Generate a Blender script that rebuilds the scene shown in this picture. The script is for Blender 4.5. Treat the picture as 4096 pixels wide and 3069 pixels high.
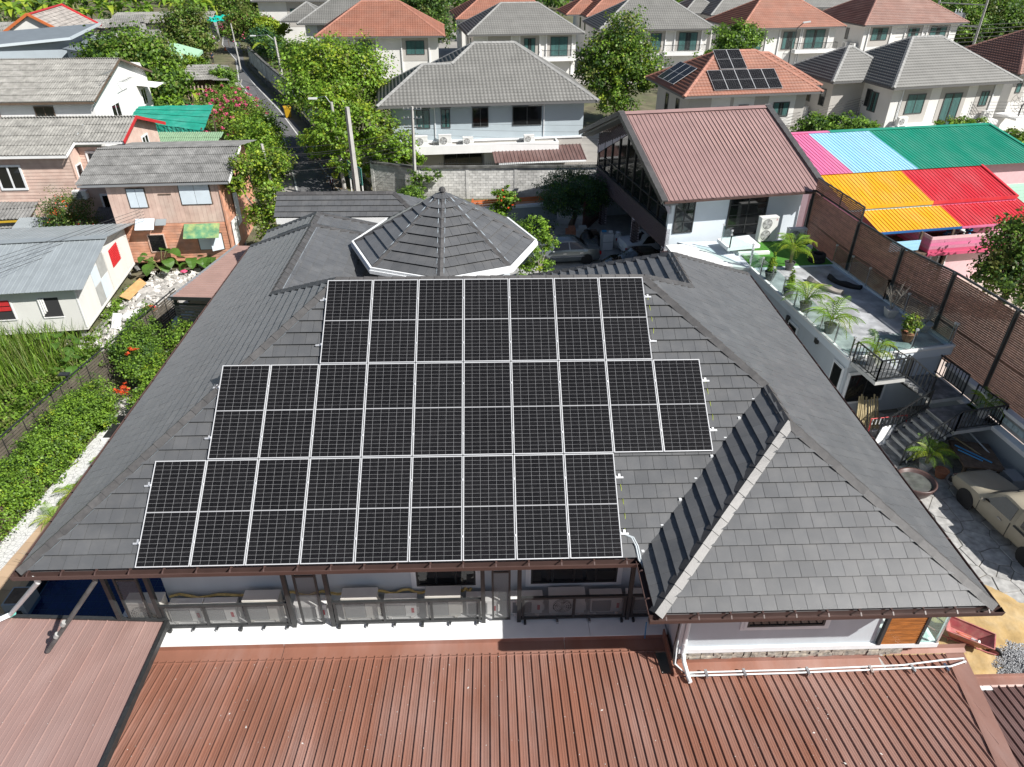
# A dark slate-tiled house with 26 solar panels seen from a drone, in a suburb of tiled and tin roofs.
# World: metres, ground z = 0, x to the right, y away from the camera.
import bpy, math, random
import numpy as np
from mathutils import Vector, Matrix

random.seed(11)
RNG = np.random.default_rng(11)
for _o in list(bpy.data.objects):
 bpy.data.objects.remove(_o)
SC = bpy.context.scene
COL = SC.collection
PI = math.pi
R = math.radians

# ------------------------------------------------------------------ camera, sky, sun, exposure
CAMPOS = Vector((7.58, -10.71, 17.67))
cam_data = bpy.data.cameras.new('camera')
cam_data.sensor_width = 36.0
cam_data.lens = 36.0 * 2842.0 / 4096.0
cam_data.clip_start = 0.1
cam_data.clip_end = 2000.0
cam = bpy.data.objects.new('camera', cam_data)
COL.objects.link(cam)
_yaw, _pit, _rol = R(2.01), R(33.02), R(0.29)
_F = Vector((math.sin(_yaw)*math.cos(_pit), math.cos(_yaw)*math.cos(_pit), -math.sin(_pit)))
_r = Vector((math.cos(_yaw), -math.sin(_yaw), 0))
_u = _r.cross(_F)
_r2 = math.cos(_rol)*_r + math.sin(_rol)*_u
_u2 = -math.sin(_rol)*_r + math.cos(_rol)*_u
cam.matrix_world = Matrix(((_r2.x, _u2.x, -_F.x, CAMPOS.x), (_r2.y, _u2.y, -_F.y, CAMPOS.y),
       (_r2.z, _u2.z, -_F.z, CAMPOS.z), (0, 0, 0, 1)))
SC.camera = cam

SUN = Vector((0.88, -0.57, 1.0)).normalized()
world = bpy.data.worlds.new('World')
SC.world = world
world.use_nodes = True
_nt = world.node_tree
_nt.nodes.clear()
_sky = _nt.nodes.new('ShaderNodeTexSky')
_sky.sky_type = 'NISHITA'
_sky.sun_disc = False
_sky.sun_elevation = math.asin(SUN.z)
_sky.sun_rotation = math.atan2(SUN.x, SUN.y)
_sky.air_density = 1.0
_sky.dust_density = 1.2
_bg = _nt.nodes.new('ShaderNodeBackground')
_bg.inputs['Strength'].default_value = 0.058
_wo = _nt.nodes.new('ShaderNodeOutputWorld')
_nt.links.new(_sky.outputs[0], _bg.inputs[0])
_nt.links.new(_bg.outputs[0], _wo.inputs[0])
_sl = bpy.data.lights.new('sun', 'SUN')
_sl.energy = 5.0
_sl.angle = R(0.53)
_sl.color = (1.0, 0.965, 0.915)
sun = bpy.data.objects.new('sun', _sl)
COL.objects.link(sun)
sun.rotation_euler = SUN.to_track_quat('Z', 'Y').to_euler()
sun.location = (60, -40, 80)
SC.view_settings.view_transform = 'Standard'
SC.view_settings.look = 'None'
SC.view_settings.gamma = 1.0
SC.view_settings.exposure = 0.52
SC.view_settings.use_curve_mapping = False

# ------------------------------------------------------------------ materials
def node(nt, kind, **kw):
 n = nt.nodes.new(kind)
 for k, v in kw.items():
  setattr(n, k, v)
 return n

def mat(name, col, rough=0.6, var=0.0, scale=4.0, col2=None, fac2=0.0, scale2=1.2, bump=0.0, bscale=40.0,
  metal=0.0, spec=0.5, island=0.0, objvar=0.0, trans=0.0, stretch=None, coat=0.0, alpha=1.0, uv=None, sheen=0.0):
 """Principled material; var = brightness noise, col2/fac2 = patches of a second colour (dirt, wear),
 island / objvar = random brightness per loose piece / per object."""
 m = bpy.data.materials.new(name)
 m.use_nodes = True
 nt = m.node_tree
 b = nt.nodes['Principled BSDF']
 b.inputs['Roughness'].default_value = rough
 b.inputs['Metallic'].default_value = metal
 b.inputs['Specular IOR Level'].default_value = spec
 b.inputs['Coat Weight'].default_value = coat
 b.inputs['Alpha'].default_value = alpha
 b.inputs['Sheen Weight'].default_value = sheen
 b.inputs['Sheen Roughness'].default_value = 0.45
 geo = node(nt, 'ShaderNodeNewGeometry')
 tc = node(nt, 'ShaderNodeTexCoord')
 pos = tc.outputs['Object'] if uv else geo.outputs['Position']
 if stretch:
  mp = node(nt, 'ShaderNodeMapping')
  mp.inputs['Scale'].default_value = stretch
  nt.links.new(pos, mp.inputs[0])
  pos = mp.outputs[0]
 rgb = node(nt, 'ShaderNodeRGB')
 rgb.outputs[0].default_value = (*col, 1)
 out = rgb.outputs[0]
 if col2 is not None and fac2 > 0:
  nz = node(nt, 'ShaderNodeTexNoise')
  nz.inputs['Scale'].default_value = scale2
  nz.inputs['Detail'].default_value = 6.0
  nz.inputs['Roughness'].default_value = 0.65
  nt.links.new(pos, nz.inputs['Vector'])
  rp = node(nt, 'ShaderNodeMapRange')
  rp.inputs[1].default_value = 0.42
  rp.inputs[2].default_value = 0.68
  rp.inputs[3].default_value = 0.0
  rp.inputs[4].default_value = fac2
  nt.links.new(nz.outputs[0], rp.inputs[0])
  mx = node(nt, 'ShaderNodeMix', data_type='RGBA')
  mx.inputs[7].default_value = (*col2, 1)
  nt.links.new(rp.outputs[0], mx.inputs[0])
  nt.links.new(out, mx.inputs[6])
  out = mx.outputs[2]
 val = None
 def addval(sock, amt):
  nonlocal val
  mr = node(nt, 'ShaderNodeMapRange')
  mr.inputs[3].default_value = 1.0 - amt
  mr.inputs[4].default_value = 1.0 + amt
  nt.links.new(sock, mr.inputs[0])
  if val is None:
   val = mr.outputs[0]
  else:
   mm = node(nt, 'ShaderNodeMath', operation='MULTIPLY')
   nt.links.new(val, mm.inputs[0])
   nt.links.new(mr.outputs[0], mm.inputs[1])
   val = mm.outputs[0]
 if var > 0:
  nz = node(nt, 'ShaderNodeTexNoise')
  nz.inputs['Scale'].default_value = scale
  nz.inputs['Detail'].default_value = 5.0
  nt.links.new(pos, nz.inputs['Vector'])
  mr = node(nt, 'ShaderNodeMapRange')
  mr.inputs[1].default_value = 0.3
  mr.inputs[2].default_value = 0.7
  nt.links.new(nz.outputs[0], mr.inputs[0])
  addval(mr.outputs[0], var)
 if island > 0:
  addval(geo.outputs['Random Per Island'], island)
 if objvar > 0:
  oi = node(nt, 'ShaderNodeObjectInfo')
  addval(oi.outputs['Random'], objvar)
 if val is not None:
  hs = node(nt, 'ShaderNodeHueSaturation')
  nt.links.new(out, hs.inputs['Color'])
  nt.links.new(val, hs.inputs['Value'])
  out = hs.outputs[0]
 nt.links.new(out, b.inputs['Base Color'])
 if bump > 0:
  nz = node(nt, 'ShaderNodeTexNoise')
  nz.inputs['Scale'].default_value = bscale
  nz.inputs['Detail'].default_value = 4.0
  nt.links.new(pos, nz.inputs['Vector'])
  bp = node(nt, 'ShaderNodeBump')
  bp.inputs['Strength'].default_value = bump
  bp.inputs['Distance'].default_value = 0.02
  nt.links.new(nz.outputs[0], bp.inputs['Height'])
  nt.links.new(bp.outputs[0], b.inputs['Normal'])
 if trans > 0:                                   # thin leaves let light through
  tr = node(nt, 'ShaderNodeBsdfTranslucent')
  nt.links.new(out, tr.inputs[0])
  mxs = node(nt, 'ShaderNodeMixShader')
  mxs.inputs[0].default_value = trans
  nt.links.new(b.outputs[0], mxs.inputs[1])
  nt.links.new(tr.outputs[0], mxs.inputs[2])
  nt.links.new(mxs.outputs[0], nt.nodes['Material Output'].inputs[0])
 return m

def glass_mat(name, tint, mixf=0.25, rough=0.02):
 """Thin pane: mostly see-through with a mirror part."""
 m = bpy.data.materials.new(name)
 m.use_nodes = True
 nt = m.node_tree
 nt.nodes.clear()
 o = node(nt, 'ShaderNodeOutputMaterial')
 t = node(nt, 'ShaderNodeBsdfTransparent')
 t.inputs[0].default_value = (*tint, 1)
 g = node(nt, 'ShaderNodeBsdfGlossy')
 g.inputs['Roughness'].default_value = rough
 lw = node(nt, 'ShaderNodeLayerWeight')
 lw.inputs[0].default_value = 0.5
 fr = node(nt, 'ShaderNodeMath', operation='POWER')
 fr.inputs[1].default_value = 4.0
 nt.links.new(lw.outputs['Facing'], fr.inputs[0])
 ad = node(nt, 'ShaderNodeMath', operation='MULTIPLY_ADD')
 ad.inputs[1].default_value = 0.5
 ad.inputs[2].default_value = mixf
 mx = node(nt, 'ShaderNodeMixShader')
 nt.links.new(fr.outputs[0], ad.inputs[0])
 nt.links.new(ad.outputs[0], mx.inputs[0])
 nt.links.new(t.outputs[0], mx.inputs[1])
 nt.links.new(g.outputs[0], mx.inputs[2])
 nt.links.new(mx.outputs[0], o.inputs[0])
 return m

# ------------------------------------------------------------------ geometry helpers
def V(*a):
 return Vector(a if len(a) > 1 else a[0])

class MB:
 """Collects polygons; obj() links them as ONE mesh object."""
 def __init__(self):
  self.v = []; self.f = []; self.m = []
 def add(self, verts, faces, mi=0):
  b = len(self.v)
  self.v.extend([tuple(p) for p in verts])
  for f in faces:
   self.f.append([i + b for i in f]); self.m.append(mi)
  return self
 def box(self, x0, y0, z0, x1, y1, z1, mi=0, M=None):
  p = [V(x, y, z) for z in (z0, z1) for (x, y) in ((x0, y0), (x1, y0), (x1, y1), (x0, y1))]
  if M is not None:
   p = [M @ q for q in p]
  return self.add(p, [(3, 2, 1, 0), (4, 5, 6, 7), (0, 1, 5, 4), (1, 2, 6, 5), (2, 3, 7, 6), (3, 0, 4, 7)], mi)
 def beam(self, p, q, w, h, up=(0, 0, 1), mi=0, ext=0.0):
  p, q = V(p), V(q)
  d = (q - p).normalized()
  p = p - d*ext; q = q + d*ext
  up = V(up)
  if abs(d.dot(up)) > 0.98:
   up = V(0, 1, 0)
  s = d.cross(up).normalized(); t = s.cross(d).normalized()
  c = [(-w/2, -h/2), (w/2, -h/2), (w/2, h/2), (-w/2, h/2)]
  vs = [a + s*x + t*z for a in (p, q) for (x, z) in c]
  return self.add(vs, [(3, 2, 1, 0), (4, 5, 6, 7), (0, 1, 5, 4), (1, 2, 6, 5), (2, 3, 7, 6), (3, 0, 4, 7)], mi)
 def tube(self, pts, r, n=8, mi=0, caps=True):
  pts = [V(p) for p in pts]
  rs = r if isinstance(r, (list, tuple)) else [r]*len(pts)
  b = len(self.v)
  up = None
  for i, p in enumerate(pts):
   d = (pts[min(i+1, len(pts)-1)] - pts[max(i-1, 0)]).normalized()
   if up is None:
    up = V(0, 0, 1) if abs(d.z) < 0.9 else V(1, 0, 0)
   s = d.cross(up)
   if s.length < 1e-4:
    s = d.cross(V(0, 1, 0.3))
   s.normalize(); t = s.cross(d).normalized(); up = t
   for k in range(n):
    a = 2*PI*k/n
    self.v.append(tuple(p + (s*math.cos(a) + t*math.sin(a))*rs[i]))
  for i in range(len(pts)-1):
   for k in range(n):
    k2 = (k+1) % n
    self.f.append([b+i*n+k, b+i*n+k2, b+(i+1)*n+k2, b+(i+1)*n+k]); self.m.append(mi)
  if caps:
   self.f.append([b+k for k in range(n)][::-1]); self.m.append(mi)
   self.f.append([b+(len(pts)-1)*n+k for k in range(n)]); self.m.append(mi)
  return self
 def lathe(self, prof, n=16, c=(0, 0, 0), mi=0, M=None):
  b = len(self.v); c = V(c)
  for (r, z) in prof:
   for k in range(n):
    a = 2*PI*k/n
    p = V(r*math.cos(a), r*math.sin(a), z)
    if M is not None:
     p = M @ p
    self.v.append(tuple(p + c))
  for i in range(len(prof)-1):
   for k in range(n):
    k2 = (k+1) % n
    self.f.append([b+i*n+k, b+i*n+k2, b+(i+1)*n+k2, b+(i+1)*n+k]); self.m.append(mi)
  return self
 def poly(self, pts, mi=0):
  return self.add(pts, [list(range(len(pts)))], mi)
 def extr(self, pts, vec, mi=0):
  """Solid from a planar outline pushed along vec."""
  pts = [V(p) for p in pts]; vec = V(vec); n = len(pts)
  vs = pts + [p + vec for p in pts]
  fs = [list(range(n))[::-1], list(range(n, 2*n))] + [[i, (i+1) % n, n+(i+1) % n, n+i] for i in range(n)]
  return self.add(vs, fs, mi)
 def prism(self, pts2, z0, z1, mi=0):
  return self.extr([(x, y, z0) for (x, y) in pts2], (0, 0, z1-z0), mi)

def mesh_of(name, mb, mats, smooth=False, sharp=0):
 me = bpy.data.meshes.new(name)
 me.from_pydata(mb.v, [], mb.f)
 for m in (mats if isinstance(mats, (list, tuple)) else [mats]):
  me.materials.append(m)
 if any(mb.m):
  me.polygons.foreach_set('material_index', mb.m)
 if smooth:
  me.polygons.foreach_set('use_smooth', [True]*len(me.polygons))
 me.update()
 if sharp: me.set_sharp_from_angle(angle=R(sharp))
 return me

def np_mesh(name, verts, faces, mats, mi=None, smooth=False):
 """verts (N,3), faces (M,k) arrays with one k; fast path for foliage and tile fields."""
 me = bpy.data.meshes.new(name)
 verts = np.asarray(verts, dtype=np.float32); faces = np.asarray(faces, dtype=np.int32)
 nf, k = faces.shape
 me.vertices.add(len(verts)); me.vertices.foreach_set('co', verts.ravel())
 me.loops.add(nf*k); me.loops.foreach_set('vertex_index', faces.ravel())
 me.polygons.add(nf); me.polygons.foreach_set('loop_start', np.arange(0, nf*k, k, dtype=np.int32))
 me.polygons.foreach_set('loop_total', np.full(nf, k, dtype=np.int32))
 for m in (mats if isinstance(mats, (list, tuple)) else [mats]):
  me.materials.append(m)
 if mi is not None:
  me.polygons.foreach_set('material_index', np.asarray(mi, dtype=np.int32))
 if smooth:
  me.polygons.foreach_set('use_smooth', np.ones(nf, dtype=bool))
 me.update(calc_edges=True)
 return me

def wmat(o):
 M = o.matrix_parent_inverse @ Matrix.LocRotScale(o.location, o.rotation_euler, o.scale) if o.parent else \
  Matrix.LocRotScale(o.location, o.rotation_euler, o.scale)
 return wmat(o.parent) @ M if o.parent else M

def link(name, data, parent=None, world=True, M=None):
 """world=True: the mesh is written in world coordinates although it hangs under a parent."""
 o = bpy.data.objects.new(name, data)
 COL.objects.link(o)
 if parent is not None:
  o.parent = parent
  if world:
   o.matrix_parent_inverse = wmat(parent).inverted()
 if M is not None:
  lo, ro, sc = M.decompose()
  o.location = lo; o.rotation_euler = ro.to_euler(); o.scale = sc
 return o

def obj(name, mb, mats, parent=None, world=True, smooth=False, M=None, sharp=0):
 return link(name, mesh_of(name, mb, mats, smooth, sharp), parent, world, M)

def tag(o, label, cat=None, group=None):
 o['label'] = label
 if cat: o['category'] = cat
 if group: o['group'] = group
 return o

def thing(name, label, cat, loc=(0, 0, 0), rz=0.0, group=None):
 o = bpy.data.objects.new(name, None)
 COL.objects.link(o)
 o.empty_display_size = 0.2
 o.location = loc; o.rotation_euler = (0, 0, rz)
 return tag(o, label, cat, group)

def kind(o, k):
 o['kind'] = k
 return o

def copy_tree(o, parent=None, loc=None, rz=None, label=None, group=None, scale=None):
 c = o.copy(); COL.objects.link(c)
 if parent is not None: c.parent = parent
 if loc is not None: c.location = loc
 if rz is not None: c.rotation_euler = (c.rotation_euler[0], c.rotation_euler[1], rz)
 if scale is not None: c.scale = (scale, scale, scale) if not isinstance(scale, tuple) else scale
 if label: c['label'] = label
 if group: c['group'] = group
 for ch in list(o.children):
  copy_tree(ch, c)
 return c

def pieces(parent, name, items, mats, limit=300, smooth=False, key=None):
 """items: (verts, faces) of alike pieces. The `limit` nearest the camera become parts, the rest one stuff part."""
 def dist(it):
  if key: return key(it)
  return (V(it[0][0]) - CAMPOS).length
 items = sorted(items, key=dist)
 for it in items[:limit]:
  mb = MB(); mb.add(it[0], it[1]); obj(name, mb, mats, parent)
 if len(items) > limit:
  mb = MB()
  for it in items[limit:]:
   mb.add(it[0], it[1])
  kind(obj(name, mb, mats, parent), 'stuff')

def clip_half(poly, a, b, c):
 """Keep the part of a 2-D polygon where a*u + b*v <= c."""
 out = []
 for i in range(len(poly)):
  p, q = poly[i], poly[(i+1) % len(poly)]
  dp = a*p[0]+b*p[1]-c; dq = a*q[0]+b*q[1]-c
  if dp <= 1e-9: out.append(p)
  if (dp < -1e-9 and dq > 1e-9) or (dp > 1e-9 and dq < -1e-9):
   t = dp/(dp-dq)
   out.append((p[0]+t*(q[0]-p[0]), p[1]+t*(q[1]-p[1])))
 return out

def clip_poly(poly, conv):
 """Clip by a convex counter-clockwise polygon."""
 for i in range(len(conv)):
  (x0, y0), (x1, y1) = conv[i], conv[(i+1) % len(conv)]
  poly = clip_half(poly, (y1-y0), -(x1-x0), (y1-y0)*x0-(x1-x0)*y0)
  if len(poly) < 3: return []
 return poly

def area2(p):
 return 0.5*sum(p[i][0]*p[(i+1) % len(p)][1]-p[(i+1) % len(p)][0]*p[i][1] for i in range(len(p)))

class Slope:
 """A roof plane: eave runs from A towards B, the plane rises towards `up`."""
 def __init__(self, A, B, C):
  A, B, C = V(A), V(B), V(C)
  self.o = A
  self.eu = (B-A).normalized()
  w = C-A
  self.ev = (w - self.eu*w.dot(self.eu)).normalized()
  self.n = self.eu.cross(self.ev)
  if self.n.z < 0: self.n = -self.n
 def p(self, u, v, h=0.0):
  return self.o + self.eu*u + self.ev*v + self.n*h
 def uv(self, P):
  d = V(P)-self.o
  return (d.dot(self.eu), d.dot(self.ev))
 def ccw(self, pts):
  q = [self.uv(p) for p in pts]
  return q if area2(q) > 0 else q[::-1]

def flat_tiles(sl, pts3, tw=0.30, row=0.335, th=0.030, off=0.0, bond=0.5, jit=0.004):
 """Flat concrete tiles on a slope, each a thin wedge cut at hips and valleys; returns (verts, faces) pieces."""
 poly = sl.ccw(pts3)
 umin = min(p[0] for p in poly); umax = max(p[0] for p in poly); vmax = max(p[1] for p in poly)
 items = []
 r = 0; v0 = -0.03
 while v0 < vmax:
  u0 = umin - tw + off + (bond*tw if r % 2 else 0)
  while u0 < umax:
   g = 0.0035
   j = random.uniform(-jit, jit)
   q = clip_poly([(u0+g, v0), (u0+tw-g, v0), (u0+tw-g, v0+row), (u0+g, v0+row)],
       [(p[0], p[1]) for p in poly]) if v0 > 0 else \
    clip_poly([(u0+g, max(v0, 0)), (u0+tw-g, max(v0, 0)), (u0+tw-g, v0+row), (u0+g, v0+row)], poly)
   if len(q) >= 3 and abs(area2(q)) > 0.0015:
    n = len(q)
    hh = [0.010 + (th+j)*(1-(v-v0)/row) for (u, v) in q]
    top = [sl.p(u, v, h) for (u, v), h in zip(q, hh)]
    bot = [sl.p(u, v, h-.016) for (u, v), h in zip(q, hh)]
    items.append((top+bot, [list(range(n))] + [[i, n+i, n+(i+1) % n, (i+1) % n] for i in range(n)]))
   u0 += tw
  v0 += row; r += 1
 return items

def ridge_caps(parent, P, Q, n1, n2, mats, L=0.36, w=0.135, lift=0.055, name='ridge_cap', start=0.0):
 """Angled cap tiles along a hip or ridge from P (low) to Q (high); n1, n2 are the normals of the two slopes."""
 P, Q = V(P), V(Q)
 d = (Q-P); tot = d.length; d.normalize()
 nn = (V(n1)+V(n2)).normalized()
 s1 = d.cross(V(n1)).normalized()
 if s1.dot(V(n2)) > 0: s1 = -s1
 s1 = -s1 if s1.dot(V(n1)-V(n2)) < 0 else s1
 s2 = d.cross(V(n2)).normalized()
 s2 = -s2 if s2.dot(V(n2)-V(n1)) < 0 else s2
 k = max(1, int(round(tot/L))); step = tot/k
 out = []
 for i in range(k):
  a = P + d*(i*step-0.02); b = P + d*((i+1)*step-0.004)
  h0 = lift + 0.022; h1 = lift + 0.004
  j = random.uniform(-0.004, 0.004)
  vs = []
  for c, h in ((a, h0), (b, h1)):
   vs += [c + s1*w + V(n1)*(h*0.75), c + nn*(h+0.018+j), c + s2*w + V(n2)*(h*0.75),
     c + s2*(w-0.004) + V(n2)*0.008, c + s1*(w-0.004) + V(n1)*0.008]
  fs = [(0, 1, 6, 5), (1, 2, 7, 6), (2, 3, 8, 7), (4, 0, 5, 9), (4, 3, 2, 1, 0), (5, 6, 7, 8, 9)]
  mb = MB().add(vs, fs)
  out.append(obj(name, mb, mats, parent))
 return out

# ------------------------------------------------------------------ shared materials
M = {}
M['slate'] = mat('slate_tile', (0.092, 0.095, 0.099), rough=0.40, var=0.10, scale=1.1, col2=(0.13, 0.128, 0.125), fac2=0.4,
     scale2=2.2, bump=0.15, bscale=90, objvar=0.10, island=0.08, spec=0.6, sheen=0.14)
M['slate_cap'] = mat('slate_cap', (0.068, 0.066, 0.066), rough=0.45, var=0.18, scale=6, col2=(0.12, 0.115, 0.11), fac2=0.3,
      scale2=9, objvar=0.12, bump=0.1, spec=.5)
M['mortar'] = mat('mortar', (0.30, 0.35, 0.39), rough=0.9, var=0.25, scale=12)
M['deck_dark_room'] = mat('underlay_dark_room', (0.03, 0.03, 0.032), rough=0.9)  # roof underlay; also the painted dark of rooms seen through windows
M['gutter'] = mat('gutter_brown', (0.085, 0.052, 0.046), rough=0.4, var=0.12, scale=3)
M['fascia'] = mat('fascia_grey', (0.24, 0.25, 0.26), rough=0.6)
M['wall'] = mat('painted_wall', (0.50, 0.545, 0.58), rough=0.8, var=0.05, scale=1.5, col2=(0.40, 0.42, 0.44), fac2=0.25,
    scale2=0.7, stretch=(1, 1, 0.3))
M['white'] = mat('white_paint', (0.74, 0.76, 0.77), rough=0.6, var=0.05, scale=3)
M['whitewall'] = mat('white_wall', (0.78, 0.78, 0.77), rough=0.75, var=0.05, scale=1.2, col2=(0.6, 0.6, 0.58), fac2=0.3,
      scale2=0.8, stretch=(1, 1, 0.35))
M['black'] = mat('black_steel', (0.028, 0.03, 0.031), rough=0.5, var=0.2, scale=8)
M['dkglass'] = mat('dark_glass', (0.012, 0.013, 0.014), rough=0.06, spec=0.8)
M['steel'] = mat('stainless_steel', (0.62, 0.63, 0.64), rough=0.25, metal=1.0)
M['alu'] = mat('aluminium', (0.72, 0.73, 0.74), rough=0.4, metal=0.6)
M['glass'] = glass_mat('clear_glass', (0.86, 0.95, 0.93), 0.05)
M['concrete'] = mat('concrete', (0.36, 0.36, 0.35), rough=0.9, var=0.15, scale=2.5, col2=(0.2, 0.2, 0.19), fac2=0.5, scale2=1.0,
     bump=0.2, bscale=25)
M['pvc_white'] = mat('white_pvc', (0.74, 0.78, 0.79), rough=0.45, var=0.05)
M['pvc_grey'] = mat('grey_pvc', (0.085, 0.085, 0.085), rough=0.5, var=0.35, scale=5)

def window(parent, o, eu, n, w, h, frame='white', pane='dkglass', cols=2, rows=1, fw=0.06, depth=0.05, mould=0.0,
   curtain=None, name='window', sill=None):
 """A framed window standing proud of a wall: window > panes (and curtain)."""
 o, eu, n = V(o), V(eu).normalized(), V(n).normalized()
 ez = V(0, 0, 1)
 mb = MB()
 def bar(u0, z0, u1, z1, d0, d1):
  q = [o+eu*u0+ez*z0, o+eu*u1+ez*z0, o+eu*u1+ez*z1, o+eu*u0+ez*z1]
  mb.extr([p+n*d0 for p in q], n*(d1-d0))
 if mould > 0:
  for k, (a, d) in enumerate(((mould, 0.03), (mould*0.5, 0.055))):
   bar(-a, -a, w+a, 0, 0, d); bar(-a, h, w+a, h+a, 0, d)
   bar(-a, 0, 0, h, 0, d); bar(w, 0, w+a, h, 0, d)
  f0 = obj(name, mb, M['white'], parent); mb = MB(); parent, name = f0, 'sash'
 bar(0, 0, w, fw, 0, depth); bar(0, h-fw, w, h, 0, depth)
 bar(0, fw, fw, h-fw, 0, depth); bar(w-fw, fw, w, h-fw, 0, depth)
 for c in range(1, cols):
  u = w*c/cols
  bar(u-fw*0.4, fw, u+fw*0.4, h-fw, 0.002, depth-0.004)
 for r in range(1, rows):
  z = h*r/rows
  bar(fw, z-fw*0.3, w-fw, z+fw*0.3, 0.004, depth-0.007)
 if sill:
  bar(-0.08, h+0.10, w+0.08, h+0.16, 0, sill)
 f = obj(name, mb, M[frame], parent)
 for c in range(cols):
  u0, u1 = w*c/cols+fw*0.5, w*(c+1)/cols-fw*0.5
  q = MB().poly([o+eu*a+ez*b+n*(depth*0.55 if not curtain else depth*0.7) for a, b in ((u0, fw*.8), (u1, fw*.8), (u1, h-fw*.8), (u0, h-fw*.8))])
  obj('pane', q, M['glass'] if curtain else M[pane], f)
 if curtain:
  obj('dark_room_sheet', MB().poly([o+eu*a+n*.006+ez*b for a, b in ((fw, fw), (w-fw, fw), (w-fw, h-fw), (fw, h-fw))]), M['deck_dark_room'], f)  # flat dark sheet painted as the unlit room, the wall is not cut
  q = MB(); k = max(4, int(w/0.07)); pts = []; gap = random.choice((0, .12, .3, .45))
  for i in range(k+1):
   a = fw*0.7 + (w-1.4*fw)*i/k
   pts.append((a, 0.012+0.008*(i % 2)))
  for i in range(k):
   (a, da), (b, db) = pts[i], pts[i+1]
   if abs((i+.5)/k-.5) < gap/2: continue
   q.add([o+eu*a+n*da+ez*fw, o+eu*b+n*db+ez*fw, o+eu*b+n*db+ez*(h-fw), o+eu*a+n*da+ez*(h-fw)], [(0, 1, 2, 3)])
  obj('curtain', q, M[curtain], f)
 return f

# ------------------------------------------------------------------ the main house
HOUSE = thing('tiled_house', 'large grey house under a dark slate tiled hip roof carrying the big solar array', 'house', (7.6, 6.0, 0))
E0, TK = 6.1, math.tan(R(32.1))
def H_(d): return E0 + d*TK
FL = V(-2.45, .07, E0); VB = V(10.81, .07, E0); VT = V(14.25, 3.51, H_(3.44)); RR = V(11.58, 6.18, H_(6.11)); RL = V(3.66, 6.18, H_(6.11))
J = V(1.16, 8.68, H_(3.61)); WA = V(1.16, 14.4, H_(3.61)); NW = V(-2.45, 18.01, E0); NWE = V(4.77, 18.01, E0); VW = V(4.77, 12.29, E0)
K = V(13.4, 8.0, H_(4.29)); NA = V(13.4, 10.41, H_(4.29)); NEW = V(9.11, 14.7, E0); VE = V(9.11, 12.29, E0); NE = V(17.69, 14.7, E0)
WL = V(10.81, -1.42, E0); WR = V(17.69, -1.42, E0); AP = V(14.25, 2.02, H_(3.44))
E1 = V(17.69, 3.51, E0); E2 = V(17.69, 8.0, E0)
S_, W_, N_, Ea_ = [Slope(*a) for a in ((FL, VB, RL), (NW, FL, RL), (VE, VW, RL), (WR, NE, RR))]
SW_ = Slope(VB, WL, AP); SS_ = Slope(WL, WR, AP); WN_ = Slope(NWE, NW, WA); WE_ = Slope(VW, NWE, WA)
NWs_ = Slope(NEW, VE, K); NN_ = Slope(NE, NEW, NA)
slopes = [(S_, [FL, VB, VT, RR, RL]), (W_, [FL, RL, J, V(-2.45, 8.68, E0)]), (W_, [V(-2.45, 8.68, E0), J, WA, NW]), (WN_, [NW, NWE, WA]), (WE_, [J, VW, NWE, WA]),
   (N_, [RL, RR, K, VE, VW, J]), (NWs_, [K, NA, NEW, VE]), (NN_, [NEW, NE, NA]),
   (Ea_, [WR, E1, VT, AP]), (Ea_, [E1, E2, K, RR, VT]), (Ea_, [E2, NE, NA, K]),
   (SW_, [WL, VB, VT, AP]), (SS_, [WL, WR, AP])]
tiles = []
dk = MB()
for sl, pts in slopes:
 th = 0.060 if sl in (SW_, NWs_) else 0.048
 tiles += flat_tiles(sl, pts, tw=0.305, row=0.335, th=th)
 dk.poly([p - sl.n*0.006 for p in pts])

# two lower hipped roofs behind the west wing
Z2 = H_(3.03)
w2 = dict(a=V(0.85, 13.2, Z2), b=V(0.85, 16.66, Z2), nw=V(-2.18, 19.69, E0), ne=V(3.88, 19.69, E0), sw=V(-2.18, 16.5, E0), se=V(3.88, 16.5, E0))
sl2 = [(Slope(w2['nw'], w2['sw'], w2['b']), [w2['nw'], V(-2.18, 13.2, E0), w2['a'], w2['b']]),
  (Slope(w2['se'], w2['ne'], w2['b']), [V(3.88, 13.2, E0), w2['ne'], w2['b'], w2['a']]),
  (Slope(w2['ne'], w2['nw'], w2['b']), [w2['ne'], w2['nw'], w2['b']])]
Z3 = 6.85
w3 = dict(rl=V(-2.4, 22.7, Z3), rr=V(3.1, 22.7, Z3), sl=V(-2.4, 21.5, 6.1), sr=V(4.3, 21.5, 6.1), nl=V(-2.4, 23.9, 6.1), nr=V(4.3, 23.9, 6.1))
sl3 = [(Slope(w3['sl'], w3['sr'], w3['rl']), [w3['sl'], w3['sr'], w3['rr'], w3['rl']]),
  (Slope(w3['nr'], w3['nl'], w3['rl']), [w3['nr'], w3['nl'], w3['rl'], w3['rr']]),
  (Slope(w3['sr'], w3['nr'], w3['rr']), [w3['sr'], w3['nr'], w3['rr']])]
for sl, pts in sl2 + sl3:
 tiles += flat_tiles(sl, pts, tw=0.305, row=0.335, th=0.045)
 dk.poly([p - sl.n*0.006 for p in pts])

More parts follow.
